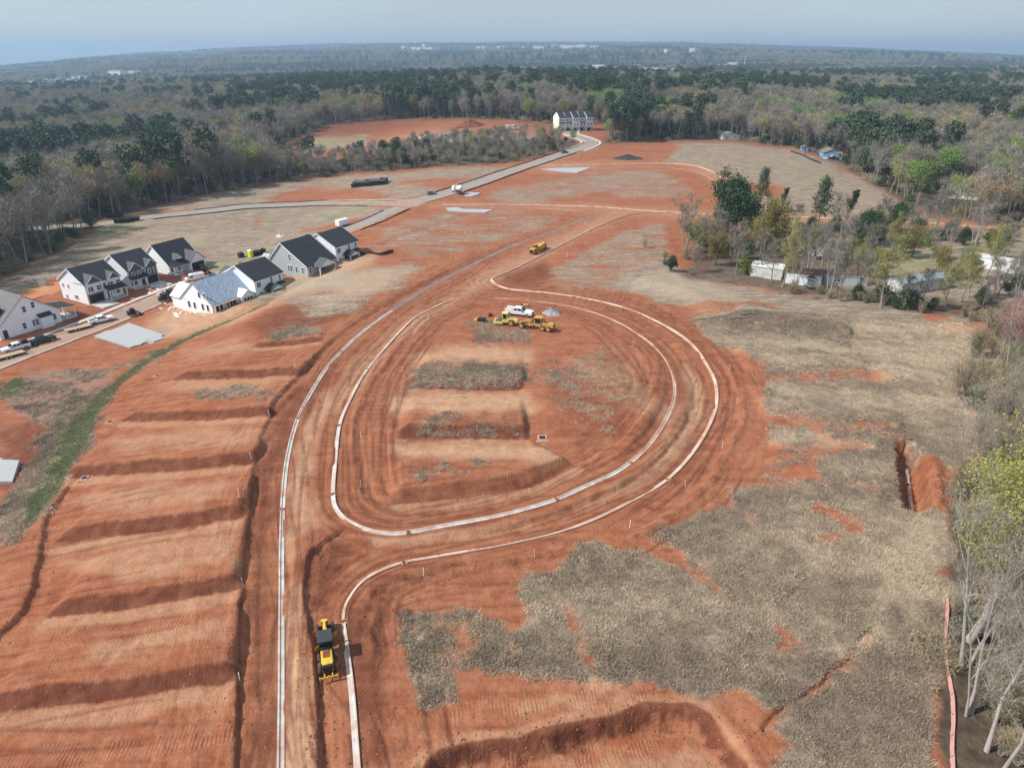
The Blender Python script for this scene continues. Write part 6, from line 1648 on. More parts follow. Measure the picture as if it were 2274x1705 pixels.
def skid_steer(px, py, rz, label, paint='machine_black'):
    e = put('skid_steer', px, py, rz, label, 'skid steer', road=True)
    up('body', e, paint, lambda b: b.extr([(-1.4, .4), (.8, .4), (.9, .9), (.3, 1.1), (-1.4, 1.3)], -.6, .6), bevel=.05)
    c = up('cab', e, 'machine_black', lambda b: b.hexa([(-.6, -.5, 1.1), (.6, -.5, 1.0), (.6, .5, 1.0), (-.6, .5, 1.1), (-.6, -.5, 2.05), (.4, -.5, 2.05), (.4, .5, 2.05), (-.6, .5, 2.05)]))
    for s in (-1, 1):
        up('lift_arm', e, paint, lambda b: (b.bar((-1.3, s * .72, 1.4), (.9, s * .72, 1.15), .16), b.bar((.9, s * .72, 1.15), (1.6, s * .72, .4), .16)))
        for x_ in (-.85, .45): wheel(e, x_, s * .78, .40, .28, 'tyre', 'rim_grey')
    up('bucket', e, 'machine_black', lambda b: b.extr([(1.45, .08), (2.3, .05), (2.25, .12), (1.6, .2), (1.6, .7), (1.45, .7)], -.9, .9))
    return e
skid_steer(1640 / 5.529, 940 / 5.529 + 530, math.radians(48), 'black skid steer with white load parked on the street before the blue-roofed house')
skid_steer(330 / 5.529, 1330 / 5.529 + 530, math.radians(50), 'black loader with white tools standing between the pickups at the left edge')
skid_steer(470 / 5.529 + 280, 935 / 5.529 + 500, math.radians(50), 'dark loader at the kerb below the dark pickup', 'machine_black')
skid_steer(960 / 5.529 + 280, 605 / 5.529 + 500, math.radians(40), 'dark machine with boards beyond the white cargo van', 'machine_black')
# portable toilet and bins behind the white house
b2 = lambda x, y: (x / 5.529 + 280, y / 5.529 + 500)
e = put('portable_toilet', *b2(1535, 395), TH, 'lime green portable toilet behind the white two-storey house', 'portable toilet')
up('body', e, 'lime_plastic', lambda b: b.box(-.65, .65, -.65, .65, .05, 2.3), bevel=.06)
up('roof', e, 'trim_white', lambda b: b.box(-.7, .7, -.7, .7, 2.3, 2.55, .15), bevel=.03)
up('door', e, 'lime_plastic', lambda b: b.box(-.45, .45, -.70, -.66, .15, 2.1))
for k, (qx, qy, lb) in enumerate(((1415, 395, 'black wheeled bin left of the lime green toilet'), (1600, 375, 'black bin just right of the lime green toilet'), (1640, 365, 'second black bin right of the lime green toilet'), (1690, 345, 'black bin farthest right of the lime green toilet'))):
    e = put('waste_bin', *b2(qx, qy), TH + k * .2, lb, 'bin', 'black bins behind the houses')
    up('body', e, 'black_plastic', lambda b: b.box(-.85, .85, -.6, .6, .05, 1.35, -.08), bevel=.04)
    up('lid', e, 'black_plastic', lambda b: b.hexa([(-.95, -.7, 1.36), (.95, -.7, 1.36), (.95, .7, 1.36), (-.95, .7, 1.36), (-.9, -.65, 1.42), (.9, -.65, 1.42), (.9, .65, 1.7), (-.9, .65, 1.7)]))
# stacks of black pallets / pipe crates in the field
g0 = P(75 / 2.911 + 760, 1215 / 2.911); g1 = P(270 / 2.911 + 760, 1195 / 2.911)
k = 0
for i in range(9):
    for j in range(3):
        t = i / 8
        x = g0[0] + (g1[0] - g0[0]) * t; y = g0[1] + (g1[1] - g0[1]) * t + j * 3.0
        e = empty('crate_stack', (x, y, gz(x, y)), .05 * ((i * 5 + j) % 3), 'black pallet crate stacked in the dark block in the left field', 'crate', 'black crates stacked in the left field')
        hh = 2.0 + .35 * ((i * 7 + j * 3) % 4) / 3
        up('crate', e, 'black_plastic', lambda b: b.box(-.95, .95, -1.3, 1.3, .12, hh))
        up('lid', e, 'grey_shingle', lambda b: b.box(-.8, .8, -1.1, 1.1, hh + .002, hh + .05))
        up('pallet', e, 'timber', lambda b: b.box(-1, 1, -1.35, 1.35, 0, .118))
for (qx, qy), lb in zip(((745, 240), (850, 262), (795, 272)), ('dark dumpster on the far side of the west street', 'dark dumpster at the kerb of the west street, right one', 'dark dumpster at the kerb of the west street, left one')):
    e = put('dumpster', qx / 2.911, qy / 2.911 + 400, math.radians(12), lb, 'dumpster')
    up('body', e, 'black_plastic', lambda b: b.extr([(-3, .1), (3, .1), (3.3, 1.7), (-3.3, 1.7)], -1.1, 1.1), bevel=.03)
    up('rim', e, 'machine_black', lambda b: (b.box(-3.35, 3.35, -1.2, -1.1, 1.6, 1.72), b.box(-3.35, 3.35, 1.1, 1.2, 1.6, 1.72)))
# vehicles and pallets around the townhouses and the red clearing
z2 = lambda x, y: (x / 2.911 + 760, y / 2.911)
pickup(put('pickup', *z2(1025, 835), .1, 'black pickup on the red clearing left of the tanker truck', 'pickup'), 'car_black', False)
van(put('van', *z2(1100, 838), .15, 'large white van on the red clearing left of the townhouses', 'van', sc=1.5))
pickup(put('pickup', *z2(1170, 868), .1, 'white pickup nearest the townhouses on the dusty track', 'pickup'), 'car_white', False)
pickup(put('pickup', *z2(825, 855), .9, 'white pickup alone on the track in the red clearing', 'pickup'), 'car_white', False)
pickup(put('pickup', *z2(1100, 866), .1, 'white truck standing below the large white van', 'pickup'), 'car_white', False)
pickup(put('pickup', *z2(1480, 888), 1.9, 'white pickup parked at the kerb below the townhouses', 'pickup', road=True), 'car_white', False)
e = put('dumpster', *z2(1275, 845), .05, 'green skip beside the townhouse end wall', 'dumpster'); up('body', e, 'leaf_like_green', lambda b: b.extr([(-3.5, .1), (3.5, .1), (3.8, 2.0), (-3.8, 2.0)], -1.3, 1.3)) if 'leaf_like_green' in M else up('body', e, 'lime_plastic', lambda b: b.extr([(-3.5, .1), (3.5, .1), (3.8, 1.6), (-3.8, 1.6)], -1.3, 1.3))
up('rim', e, 'machine_black', lambda b: b.box(-3.85, 3.85, -1.38, -1.3, 1.5, 1.64))
for i, (qx, qy) in enumerate(((450, 925), (480, 915), (500, 905), (530, 900), (545, 890), (570, 885), (640, 882), (665, 878), (690, 875), (705, 868))):
    o = MB().box(-2.0, 2.0, -1.3, 1.3, 0, 1.2).box(-1.2, 1.6, -1.0, .6, 1.2, 1.9).build('pallet_load', 'house_wrap'); x, y = P(*z2(qx, qy)); o.location = (x, y, gz(x, y)); o.rotation_euler = (0, 0, i * .7)
    tag(o, 'white wrapped pallet load on the bank of the red clearing', 'pallet', 'white pallets on the red clearing bank')
# tank near the puddle, puddle and pond
e = put('water_tank', 535 / 5.529, 575 / 5.529 + 530, .3, 'small pale outhouse standing at the muddy puddle', 'outhouse')
up('body', e, 'faded_white', lambda b: b.box(-.9, .9, -.9, .9, .1, 2.1), bevel=.05)
up('roof', e, 'worn_shingle', lambda b: b.box(-1.0, 1.0, -1.0, 1.0, 2.1, 2.25, .2))
def sheet(name, corners, material, dz, conv=lambda x, y: (x, y)):
    pts = spline([P(*conv(*c)) for c in corners], 1.0, True)[:-1]
    z = PONDZ + dz
    c = pts.mean(0); n = len(pts)
    V = [(p[0], p[1], z) for p in pts] + [(p[0], p[1], z - 1.2) for p in pts]
    b = MB().add(V, [tuple(range(n))] + [tuple(range(2 * n - 1, n - 1, -1))] + [(i, i + n, (i + 1) % n + n, (i + 1) % n) for i in range(n)])
    return tag(b.build(name, material), kind='structure')
sheet('muddy_puddle_water', [(80, 745), (220, 680), (450, 605), (600, 560), (720, 530), (740, 650), (560, 690), (400, 740), (300, 765)], 'muddy_water', -.12, c1)

# survey stakes along the streets
def stake_at(px, py, label, i):
    x, y = P(px, py)
    e = bpy.data.objects.new('survey_stake', STK); COL.objects.link(e); e.location = (x, y, gz(x, y)); e.rotation_euler = ((i % 3 - 1) * .05, (i % 4 - 1.5) * .05, i)
    return tag(e, label, 'stake', 'white survey stakes along the graded streets')
STK = None
tmp = MB().box(-.035, .035, -.035, .035, -.3, 1.25, .012).box(-.045, .045, -.045, .045, 1.02, 1.12).build('survey_stake', 'stake_white')
STK = tmp.data
bpy.data.objects.remove(tmp)
ST_L = [(583, 905), (640, 805), (700, 725), (545, 1000), (522, 1100), (527, 1270), (518, 1470), (795, 660), (860, 618), (930, 580), (985, 565), (1040, 535), (1072, 515), (1132, 503), (1170, 485), (1240, 450), (1265, 485)]
ST_R = [(1575, 802), (1592, 870), (1560, 965), (1480, 1050), (1360, 1138), (1155, 1205), (915, 1248), (1225, 555), (1265, 530), (1320, 495), (1370, 430), (1430, 455), (1180, 330), (1250, 345), (1560, 350), (1540, 372)]
ST_I = [(862, 695), (780, 945), (780, 1055), (870, 805), (925, 690)]
ST_F = [(300, 500), (640, 545), (665, 530), (708, 487), (690, 480), (740, 478), (830, 475), (870, 395), (905, 445), (1000, 385), (1078, 375), (1110, 365), (930, 415), (940, 405), (560, 460), (430, 470), (860, 400), (1280, 392)]
for n, lst, lb in (('l', ST_L, 'white survey stake on the lot side of the left curb'), ('r', ST_R, 'white survey stake outside the outer curb'), ('i', ST_I, 'white survey stake inside the island curb'), ('f', ST_F, 'white survey stake beside the finished streets')):
    for i, q in enumerate(lst):
        stake_at(q[0] * 1.028, q[1] * 1.028, lb, i)
# yard inlets: concrete boxes sunk in the clay
def inlet_box(px, py, label, s=1.0, rz=.1):
    e = put('yard_inlet', px, py, rz, label, 'drain inlet', sc=s)
    for a, b_, c_, d_ in ((-.7, -.55, -.7, .7), (.55, .7, -.7, .7), (-.549, .549, -.7, -.55), (-.549, .549, .55, .7)):
        up('wall', e, 'concrete_curb_dusty', lambda b: b.box(a, b_, c_, d_, -.4, .22))
    up('apron', e, 'concrete_curb_dusty', lambda b: b.box(-1.1, .9, -1.15, -.72, -.1, .10))
    up('pit', e, 'dark_opening', lambda b: b.box(-.545, .545, -.545, .545, -.3, .1))
    return e
inlet_box(1172 * 1.028, 936 * 1.028, 'square concrete drain inlet with pale apron in the island bowl', 1.0)
inlet_box(182 * 1.028, 1030 * 1.028, 'square drain inlet beside the lower green strip on the left', .75)
inlet_box(238 * 1.028, 912 * 1.028, 'square drain inlet at the foot of the green strip', .7)
inlet_box(340 * 1.028, 812 * 1.028, 'drain inlet box uphill along the green strip', .7)
inlet_box(1012 * 1.028, 502 * 1.028 + 0, 'pale drain inlet in the ditch among the far lots', 1.3)
# open curb inlets where the curb runs are broken
for ln, gaps in ((L_left, inlets_left), (L_isl, inlets_isl), (L_out, inlets_out)):
    s_ = np.concatenate([[0], np.cumsum(np.hypot(*(ln[1:] - ln[:-1]).T))]); nn = normals2(ln)
    for g in gaps:
        x = np.interp(g, s_, ln[:, 0]); y = np.interp(g, s_, ln[:, 1]); i = int(np.argmin(np.abs(s_ - g)))
        e = empty('curb_inlet', (x, y, float(zbed(x, y))), math.atan2(-nn[i, 0], nn[i, 1]), 'brown open inlet box in a break of the concrete curb', 'drain inlet', 'curb inlets in the new street')
        up('frame', e, 'concrete_curb_dusty', lambda b: (b.box(-.30, -.22, -.45, .35, -.3, .10), b.box(.22, .30, -.45, .35, -.3, .10)))
        up('grate', e, 'rust', lambda b: (b.box(-.215, -.02, -.4, .3, -.3, .04), b.box(.02, .215, -.4, .3, -.3, .04)))
# storm pipe in the trench: concrete pipe sections
pz = [gz(*q) for q in L_trench]
for i, (ta, tb) in enumerate(((.18, .30), (.32, .45), (.47, .62), (.64, .80), (.82, .97))):
    n = len(L_trench); a = L_trench[int(ta * (n - 1))] + [.5, 0]; b_ = L_trench[int(tb * (n - 1))] + [.5, 0]
    za = gz(*a); zb_ = gz(*b_)
    z0 = min(za, zb_)
    z0 = gz(*a) - .1
    m = MB(); r = .30
    d = Vector((b_[0] - a[0], b_[1] - a[1], 0)); Lp = d.length
    m.lathe((0, 0, 0), [(0, r), (Lp * .86, r), (Lp * .88, r + .1), (Lp, r + .1), (Lp, r - .08), (Lp * .3, r - .08)], 'x', 18)
    o = m.build('storm_pipe', 'concrete_curb_dusty', smooth=False); o.location = (a[0], a[1], z0 + r); o.rotation_euler = (0, 0, math.atan2(d.y, d.x))
    tag(o, ('topmost', 'second', 'middle', 'fourth', 'lowest')[i] + ' concrete pipe section lying in the open trench at right', 'pipe', 'pipe sections in the trench')
x, y = Q((1958, 1092))[0]
o = MB().hexa([(-.6, -.35, 0), (.6, -.35, 0), (.6, .35, 0), (-.6, .35, 0), (-.5, -.3, .5), (.5, -.2, .4), (.5, .3, .4), (-.5, .3, .5)]).build('pipe_cover', 'metal_roof', bevel=.05)
o.location = (x, y, gz(x, y)); tag(o, 'pale blue cover sheet lying beside the lowest pipe in the trench', 'cover')
# pink silt fence along the meadow edge
silt_fence(spline(Q((2042, 1290), (2040, 1340), (2036, 1400), (2040, 1440), (2050, 1490), (2053, 1560), (2050, 1620), (2054, 1700)), .8), 'pink mesh silt fence sagging along the right edge of the meadow', .30, 'pink_fabric', 2.5, lean=.3)
# low dark windbreak posts below the blue bungalow
silt_fence(spline([P(*b7(1080, 312)), P(*b7(1200, 355)), P(*b7(1320, 420)), P(*b7(1450, 468))], 2.0), 'sagging dark fence on the slope below the blue bungalow', .9, 'silt_fabric', 5.0)
# white wrap sheets, planks and rubble round the unfinished houses
mat('debris_white', (.72, .68, .64), .8, var=.15, scale=1)
for i in range(46):
    r = np.random.default_rng(700 + i)
    zone_ = ((330, 700, 450, 640, 'debris'), (250, 880, 640, 730, 'debris'))[i % 2]
    qx, qy = (r.uniform(380, 1010), r.uniform(950, 1110)) if i % 2 else (r.uniform(270, 640), r.uniform(735, 850))
    if i % 2 and qx > 690 and qy < 1060: qx = r.uniform(380, 680)
    x, y = P(*b2(qx, qy))
    L_, W_ = r.uniform(.4, 1.3), r.uniform(.12, .5)
    o = MB().hexa([(-L_, -W_, 0), (L_, -W_ * .8, 0), (L_ * .9, W_, 0), (-L_, W_ * .9, 0), (-L_ * .9, -W_ * .8, .12), (L_ * .8, -W_ * .7, .22), (L_ * .8, W_ * .8, .15), (-L_ * .9, W_ * .8, .1)]).build('scrap_board', ('debris_white', 'debris_wood', 'debris_white', 'debris_white')[i % 4])
    o.location = (x, y, gz(x, y) + .01); o.rotation_euler = (0, 0, r.uniform(0, 3.1))
    tag(o, 'scrap board lying ' + ('on the dusty ground in front of the blue-roofed house' if i % 2 else 'on the verge opposite the blue-roofed house'), 'scrap board', 'scrap boards round the blue-roofed house')
# stones and clods on the bare clay
cl = []
r = np.random.default_rng(77)
SV = np.array([(1, 0, 0), (-1, 0, 0), (0, 1, 0), (0, -1, 0), (0, 0, 1), (0, 0, -1)], float); SF = np.array([(0, 2, 4), (2, 1, 4), (1, 3, 4), (3, 0, 4), (2, 0, 5), (1, 2, 5), (3, 1, 5), (0, 3, 5)])
lines = [(L_cut, 1.2, 500), (L_shoul, 1.0, 450), (L_fill, .8, 200), (L_left, 3.0, 300), (L_out, 3.0, 350), (L_scarp, 1.6, 350), (L_spoil, 1.3, 260), (L_berm, 1.0, 160), (L_inn, 1.2, 250)]
V = []; F = []; n0 = 0
for ln, sp, n in lines:
    i = r.integers(0, len(ln), n); p = ln[i] + r.normal(size=(n, 2)) * sp
    z = relief(p[:, 0], p[:, 1])
    for q in range(n):
        s = r.uniform(.04, .14) * r.uniform(.5, 1.2, 3)
        V.append(SV * s + r.normal(size=(6, 3)) * .02 + [p[q, 0], p[q, 1], z[q] + s[2] * .3]); F.append(SF + n0); n0 += 6
mat('clod', (.29, .12, .07), .95, var=.4, scale=.7)
tag(mesh_np('clay_clods', np.concatenate(V), np.concatenate(F), 'clod'), 'loose clay clods and stones along the windrows and cut edges', 'clods', kind='stuff')
# ------------------------------------------------------------------ trees
mat('bark_grey', (.27, .24, .21), .9, var=.25, scale=.6, obj_rand=.2)
mat('bark_pale', (.40, .36, .32), .9, var=.25, scale=.5, dirt=(.25, .22, .19), dirt_amt=.3, dirt_scale=.5, obj_rand=.12)
mat('bark_brown', (.15, .105, .075), .92, var=.25, scale=.6, obj_rand=.15)
mat('twig_grey', (.255, .23, .19), .9, var=.2, scale=.2, obj_rand=.22)
mat('twig_warm', (.34, .28, .17), .9, var=.2, scale=.2, obj_rand=.2)
mat('needle_dark', (.062, .092, .050), .8, var=.45, scale=.35, obj_rand=.25)
mat('leaf_evergreen', (.055, .09, .033), .6, var=.4, scale=.4, obj_rand=.2)
mat('leaf_bud_yellow', (.36, .34, .085), .8, var=.25, scale=.3, obj_rand=.18, translucent=.3)
mat('leaf_fresh_green', (.21, .31, .06), .8, var=.25, scale=.3, obj_rand=.18, translucent=.3)
mat('leaf_olive', (.23, .205, .055), .8, var=.3, scale=.3, obj_rand=.15, translucent=.2)
mat('bud_red', (.36, .085, .085), .8, var=.3, scale=.4, obj_rand=.15)
mat('ivy', (.030, .050, .018), .6, var=.4, scale=.6)

def rnd_dirs(n, rng, upb=0.0):
    d = rng.normal(size=(n, 3)); d[:, 2] += upb
    return d / np.linalg.norm(d, axis=1)[:, None]
def blades(p, d, ln, w, rng):
    """thin triangles from p along d"""
    n = len(p)
    s = np.cross(d, rnd_dirs(n, rng)); s /= np.linalg.norm(s, axis=1)[:, None] + 1e-9
    ln = np.broadcast_to(ln, n)[:, None]; w = np.broadcast_to(w, n)[:, None]
    v = np.stack([p - s * w / 2, p + s * w / 2, p + d * ln], 1).reshape(-1, 3)
    return v, np.arange(3 * n).reshape(-1, 3)
def leaves(p, size, rng, flat=.0):
    n = len(p)
    d = rnd_dirs(n, rng); d[:, 2] *= 1 - flat; d /= np.linalg.norm(d, axis=1)[:, None]
    s = np.cross(d, rnd_dirs(n, rng)); s /= np.linalg.norm(s, axis=1)[:, None] + 1e-9
    sz = np.broadcast_to(size, n)[:, None] * rng.uniform(.6, 1.3, (n, 1))
    v = np.stack([p - d * sz * .5, p + s * sz * .38, p + d * sz * .5, p - s * sz * .38], 1).reshape(-1, 3)
    q = np.arange(4 * n).reshape(-1, 4)
    f = np.concatenate([q[:, [0, 1, 2]], q[:, [0, 2, 3]]])
    return v, f
def join(parts):
    V = []; F = []; n = 0
    for v, f in parts:
        V.append(v); F.append(f + n); n += len(v)
    return np.concatenate(V), np.concatenate(F)
def tube_np(pts, rad, n):
    pts = np.asarray(pts, float); k = len(pts)
    t = np.gradient(pts, axis=0); t /= np.linalg.norm(t, axis=1)[:, None] + 1e-9
    ref = np.where(np.abs(t[:, 2:3]) < .9, np.array([[0, 0, 1.]]), np.array([[1., 0, 0]]))
    r = np.cross(t, ref); r /= np.linalg.norm(r, axis=1)[:, None] + 1e-9
    u = np.cross(r, t)
    a = np.arange(n) * 2 * math.pi / n
    v = pts[:, None, :] + (r[:, None, :] * np.cos(a)[None, :, None] + u[:, None, :] * np.sin(a)[None, :, None]) * np.asarray(rad)[:, None, None]
    f = []
    for i in range(k - 1):
        for j in range(n):
            a0 = i * n + j; a1 = i * n + (j + 1) % n
            f += [(a0, a1, a1 + n), (a0, a1 + n, a0 + n)]
    return v.reshape(-1, 3), np.array(f)
def skeleton(rng, H, forks=1, r0=.22, levels=3, kids=(7, 5, 4), spread=.55, clear=.3, lens=(.45, .5, .5), up=.35, sides=(7, 5, 3, 3), wob=.08):
    """trunk and limbs; returns the tubes and the tips (position, direction)"""
    tubes = []; tips = []
    def grow(p, d, L, r, lv):
        k = 5 if lv == 0 else 4
        pts = [p]; q = np.array(p, float); dd = np.array(d, float)
        for i in range(k):
            dd = dd + rng.normal(size=3) * wob * (1 + lv); dd[2] += up * .18 * (lv > 0); dd /= np.linalg.norm(dd)
            q = q + dd * L / k; pts.append(q.copy())
        pts = np.array(pts)
        rad = r * np.linspace(1, .22 if lv else .3, k + 1)
        if lv == 0: rad[0] *= 1.35
        tubes.append(tube_np(pts, rad, sides[min(lv, len(sides) - 1)]))
        if lv >= levels:
            tips.append((pts[-1], dd.copy(), pts)); return
        n = kids[min(lv, len(kids) - 1)]
        for c in range(n):
            t = (clear + (1 - clear) * (c + rng.uniform(.2, .9)) / n) if lv == 0 else rng.uniform(.3, 1.0)
            i = min(int(t * k), k - 1); f = t * k - i
            pp = pts[i] * (1 - f) + pts[i + 1] * f
            az = rng.uniform(0, 2 * math.pi) if lv else c * 2.4 + rng.uniform(-.5, .5)
            ax = np.array([math.cos(az), math.sin(az), 0.])
            nd = dd * (1 - spread) + ax * spread * rng.uniform(.7, 1.3) + np.array([0, 0, up * rng.uniform(.5, 1.2)])
            nd /= np.linalg.norm(nd)
            rr = np.interp(t, [0, 1], [r, r * .25]) * .62
            grow(pp, nd, L * lens[min(lv, len(lens) - 1)] * rng.uniform(.7, 1.2) * (1.15 - .5 * t if lv == 0 else 1), max(rr, .012), lv + 1)
        tips.append((pts[-1], dd.copy(), pts))
    for k in range(forks):
        a = rng.uniform(0, 6.28); o = .25 * (forks > 1)
        d0 = np.array([math.cos(a) * .16 * (forks > 1), math.sin(a) * .16 * (forks > 1), 1.]) + rng.normal(size=3) * .03
        grow(np.array([math.cos(a) * o, math.sin(a) * o, -.4]), d0 / np.linalg.norm(d0), H * rng.uniform(.85, 1.0), r0 * (1 if k == 0 else .75), 0)
    return tubes, tips
def tip_cloud(tips, n, rng, spread=.5):
    k = rng.integers(0, len(tips), n)
    t = rng.uniform(.25, 1.05, n)
    P_ = np.empty((n, 3)); D_ = np.empty((n, 3))
    for i in range(n):
        p, d, pts = tips[k[i]]
        x = min(t[i], 1) * (len(pts) - 1); j = min(int(x), len(pts) - 2); f = x - j
        P_[i] = pts[j] * (1 - f) + pts[j + 1] * f; D_[i] = d
    return P_ + rng.normal(size=(n, 3)) * spread, D_
class Proto:
    pass
PROTO = {}
def make_proto(key, trunk, crown, mats):
    """trunk/crown = (verts, tris); crown may be a list of (verts, tris, material)"""
    p = Proto(); p.key = key
    p.trunk = mesh_np('trunk', trunk[0], trunk[1], mats[0], smooth=True, link=False).data
    cl = crown if isinstance(crown, list) else [(crown[0], crown[1], mats[1])]
    v, f = join([(a, b) for a, b, _ in cl])
    me = mesh_np('crown', v, f, None, link=False).data
    idx = np.concatenate([np.full(len(b), i) for i, (_, b, _) in enumerate(cl)])
    for _, _, m in cl: me.materials.append(M[m])
    me.polygons.foreach_set('material_index', idx.astype(np.int32))
    p.crown = me
    v2, f2 = join([trunk, (v, f)])
    jm = mesh_np('tree_' + key, v2, f2, None, link=False)
    jm.data.materials.append(M[mats[0]])
    for _, _, m in cl: jm.data.materials.append(M[m])
    jm.data.polygons.foreach_set('material_index', np.concatenate([np.zeros(len(trunk[1])), idx + 1]).astype(np.int32))
    p.joined = jm
    PROTO[key] = p
    return p
def put_tree(key, x, y, s, rz, name, label, group=None, z=None, cat='tree', sz=None):
    p = PROTO[key]
    e = empty(name, (x, y, gz(x, y) if z is None else z), rz, label, cat, group)
    e.scale = (s, s, s if sz is None else sz)
    for n, me in (('trunk', p.trunk), ('crown', p.crown)):
        o = bpy.data.objects.new(n, me); COL.objects.link(o); o.parent = e
    return e
rg = np.random.default_rng(5)
# --- woodland prototypes, unit: metres, about 16 m tall
def crown_points(r, n, H, R, z0=.38, lumps=9, shell=.55):
    """points through a lumpy rounded crown; also the outward direction"""
    c = np.array([0, 0, H * (z0 + 1) / 2 * .97]); hz = H * (1 - z0) / 2
    L_ = rnd_dirs(lumps, r, .35) * [R * .55, R * .55, hz * .55]
    k = r.integers(0, lumps, n)
    d = rnd_dirs(n, r, .25)
    rad = r.uniform(0, 1, n) ** shell
    p = L_[k] + d * rad[:, None] * [R * .52, R * .52, hz * .5]
    o = p / [R, R, hz]; o = o / (np.linalg.norm(o, axis=1)[:, None] + 1e-6)
    return c + p, o
def wood_bare(key, seed, H, R, leafmat, n=1000, tw=.10, bark='bark_grey', extra=None, z0=.36):
    r = np.random.default_rng(seed)
    tubes, tips = skeleton(r, H * .86, 1, .18, 1, (10,), .5, .38, (.40,), .5, (5, 3))
    P_, O_ = crown_points(r, n, H, R, z0)
    d = O_ * .9 + rnd_dirs(n, r, .55); d /= np.linalg.norm(d, axis=1)[:, None]
    v, f = blades(P_ - d * .6, d, r.uniform(.9, 2.0, n), tw * r.uniform(.6, 1.5, n), r)
    cl = [(v, f, leafmat)]
    if extra:
        m, k, size = extra
        P2, O2 = crown_points(np.random.default_rng(seed), k, H, R * 1.02, z0, shell=.4)
        a, b = leaves(P2, size, r)
        cl.append((a, b, m))
    make_proto(key, join(tubes), cl, (bark,))
for i in range(4):
    wood_bare('bare%d' % i, 20 + i, 14.5 + i, (3.6, 4.4, 4.0, 4.8)[i], 'twig_grey', 1050, .10)
wood_bare('warm0', 31, 15, 4.6, 'twig_warm', 1100, .11)
wood_bare('warm1', 32, 16, 4.8, 'twig_warm', 900, .10, extra=('leaf_olive', 260, .42))
wood_bare('yellow0', 41, 15, 4.0, 'twig_grey', 500, .09, extra=('leaf_bud_yellow', 800, .42))
wood_bare('green0', 42, 15, 4.6, 'twig_grey', 400, .09, extra=('leaf_fresh_green', 1300, .5), z0=.25)
wood_bare('red0', 43, 12, 3.2, 'twig_grey', 500, .09, extra=('bud_red', 520, .3))
def wood_pine(key, seed, H, clear=.5, nb=46, per=16, R=2.9, sz=.95, conic=.75):
    r = np.random.default_rng(seed)
    tr = tube_np(np.array([[0, 0, -.4], [.1, 0, H * .35], [0, .12, H * .7], [0, 0, H]]), [.24, .18, .12, .03], 6)
    P_ = []; lim = [tr]
    for i in range(nb):
        t = clear + (1 - clear) * (i + r.uniform(0, 1)) / nb
        rr = R * (1 - ((t - clear) / (1 - clear)) * conic) * r.uniform(.45, 1.05)
        a = i * 2.4 + r.uniform(-.4, .4); z = H * t
        c = np.array([math.cos(a) * rr, math.sin(a) * rr, z + rr * .12])
        if i % 2 == 0: lim.append(tube_np(np.array([[0, 0, z - .4], c * [.5, .5, 1], c]), [.06, .045, .02], 3))
        P_.append(c + r.normal(size=(per, 3)) * [.62, .62, .45])
    P_ = np.concatenate(P_)
    v, f = leaves(P_, sz, r, .3)
    make_proto(key, join(lim), (v, f), ('bark_brown', 'needle_dark'))
wood_pine('pine0', 51, 18, .42, 52, 22, 4.0, .9, .45); wood_pine('pine1', 52, 16, .30, 56, 22, 4.2, .9, .5); wood_pine('pine2', 53, 19.5, .5, 46, 24, 4.3, .95, .35)
def bush(key, seed, R, H, n, size, leafm, bark='bark_brown'):
    r = np.random.default_rng(seed)
    tubes, tips = skeleton(r, H * .8, 3, .08, 1, (6,), .6, .1, (.6,), .4, (5, 3))
    nc = 26
    a = r.uniform(0, 6.28, nc); rr = R * np.sqrt(r.uniform(0, 1, nc)) * .85; z = H * r.uniform(.15, .95, nc)
    rr = rr * np.sqrt(np.clip(1.05 - (z / H - .35) ** 2 * 1.6, .1, 1))
    C = np.stack([np.cos(a) * rr, np.sin(a) * rr, z], -1)
    P_ = C[r.integers(0, nc, n)] + r.normal(size=(n, 3)) * [R * .2, R * .2, H * .11]
    P_[:, 2] = np.maximum(P_[:, 2], .05)
    v, f = leaves(P_, size, r)
    make_proto(key, join(tubes), (v, f), (bark, leafm))
bush('bush0', 61, 2.4, 3.4, 700, .42, 'leaf_evergreen'); bush('bush1', 62, 2.0, 2.4, 520, .40, 'leaf_evergreen')
bush('bushy', 63, 1.5, 2.0, 420, .34, 'leaf_fresh_green')
# leafless undergrowth thicket
def thicket(key, seed, R, H, n=650, leafm='twig_grey'):
    r = np.random.default_rng(seed)
    tubes, tips = skeleton(r, H, 5, .05, 1, (5,), .5, .15, (.55,), .5, (4, 3), .12)
    a = r.uniform(0, 6.28, n); rr = R * np.sqrt(r.uniform(0, 1, n))
    P_ = np.stack([np.cos(a) * rr, np.sin(a) * rr, r.uniform(0, H * .6, n) * (1 - (rr / R) ** 2 * .5)], -1)
    v, f = blades(P_, rnd_dirs(n, r, 1.3), r.uniform(.6, 1.5, n), .06, r)
    make_proto(key, join(tubes), (v, f), ('bark_grey', leafm))
thicket('thick0', 71, 2.2, 2.8); thicket('thick1', 72, 2.6, 2.2, leafm='twig_warm')
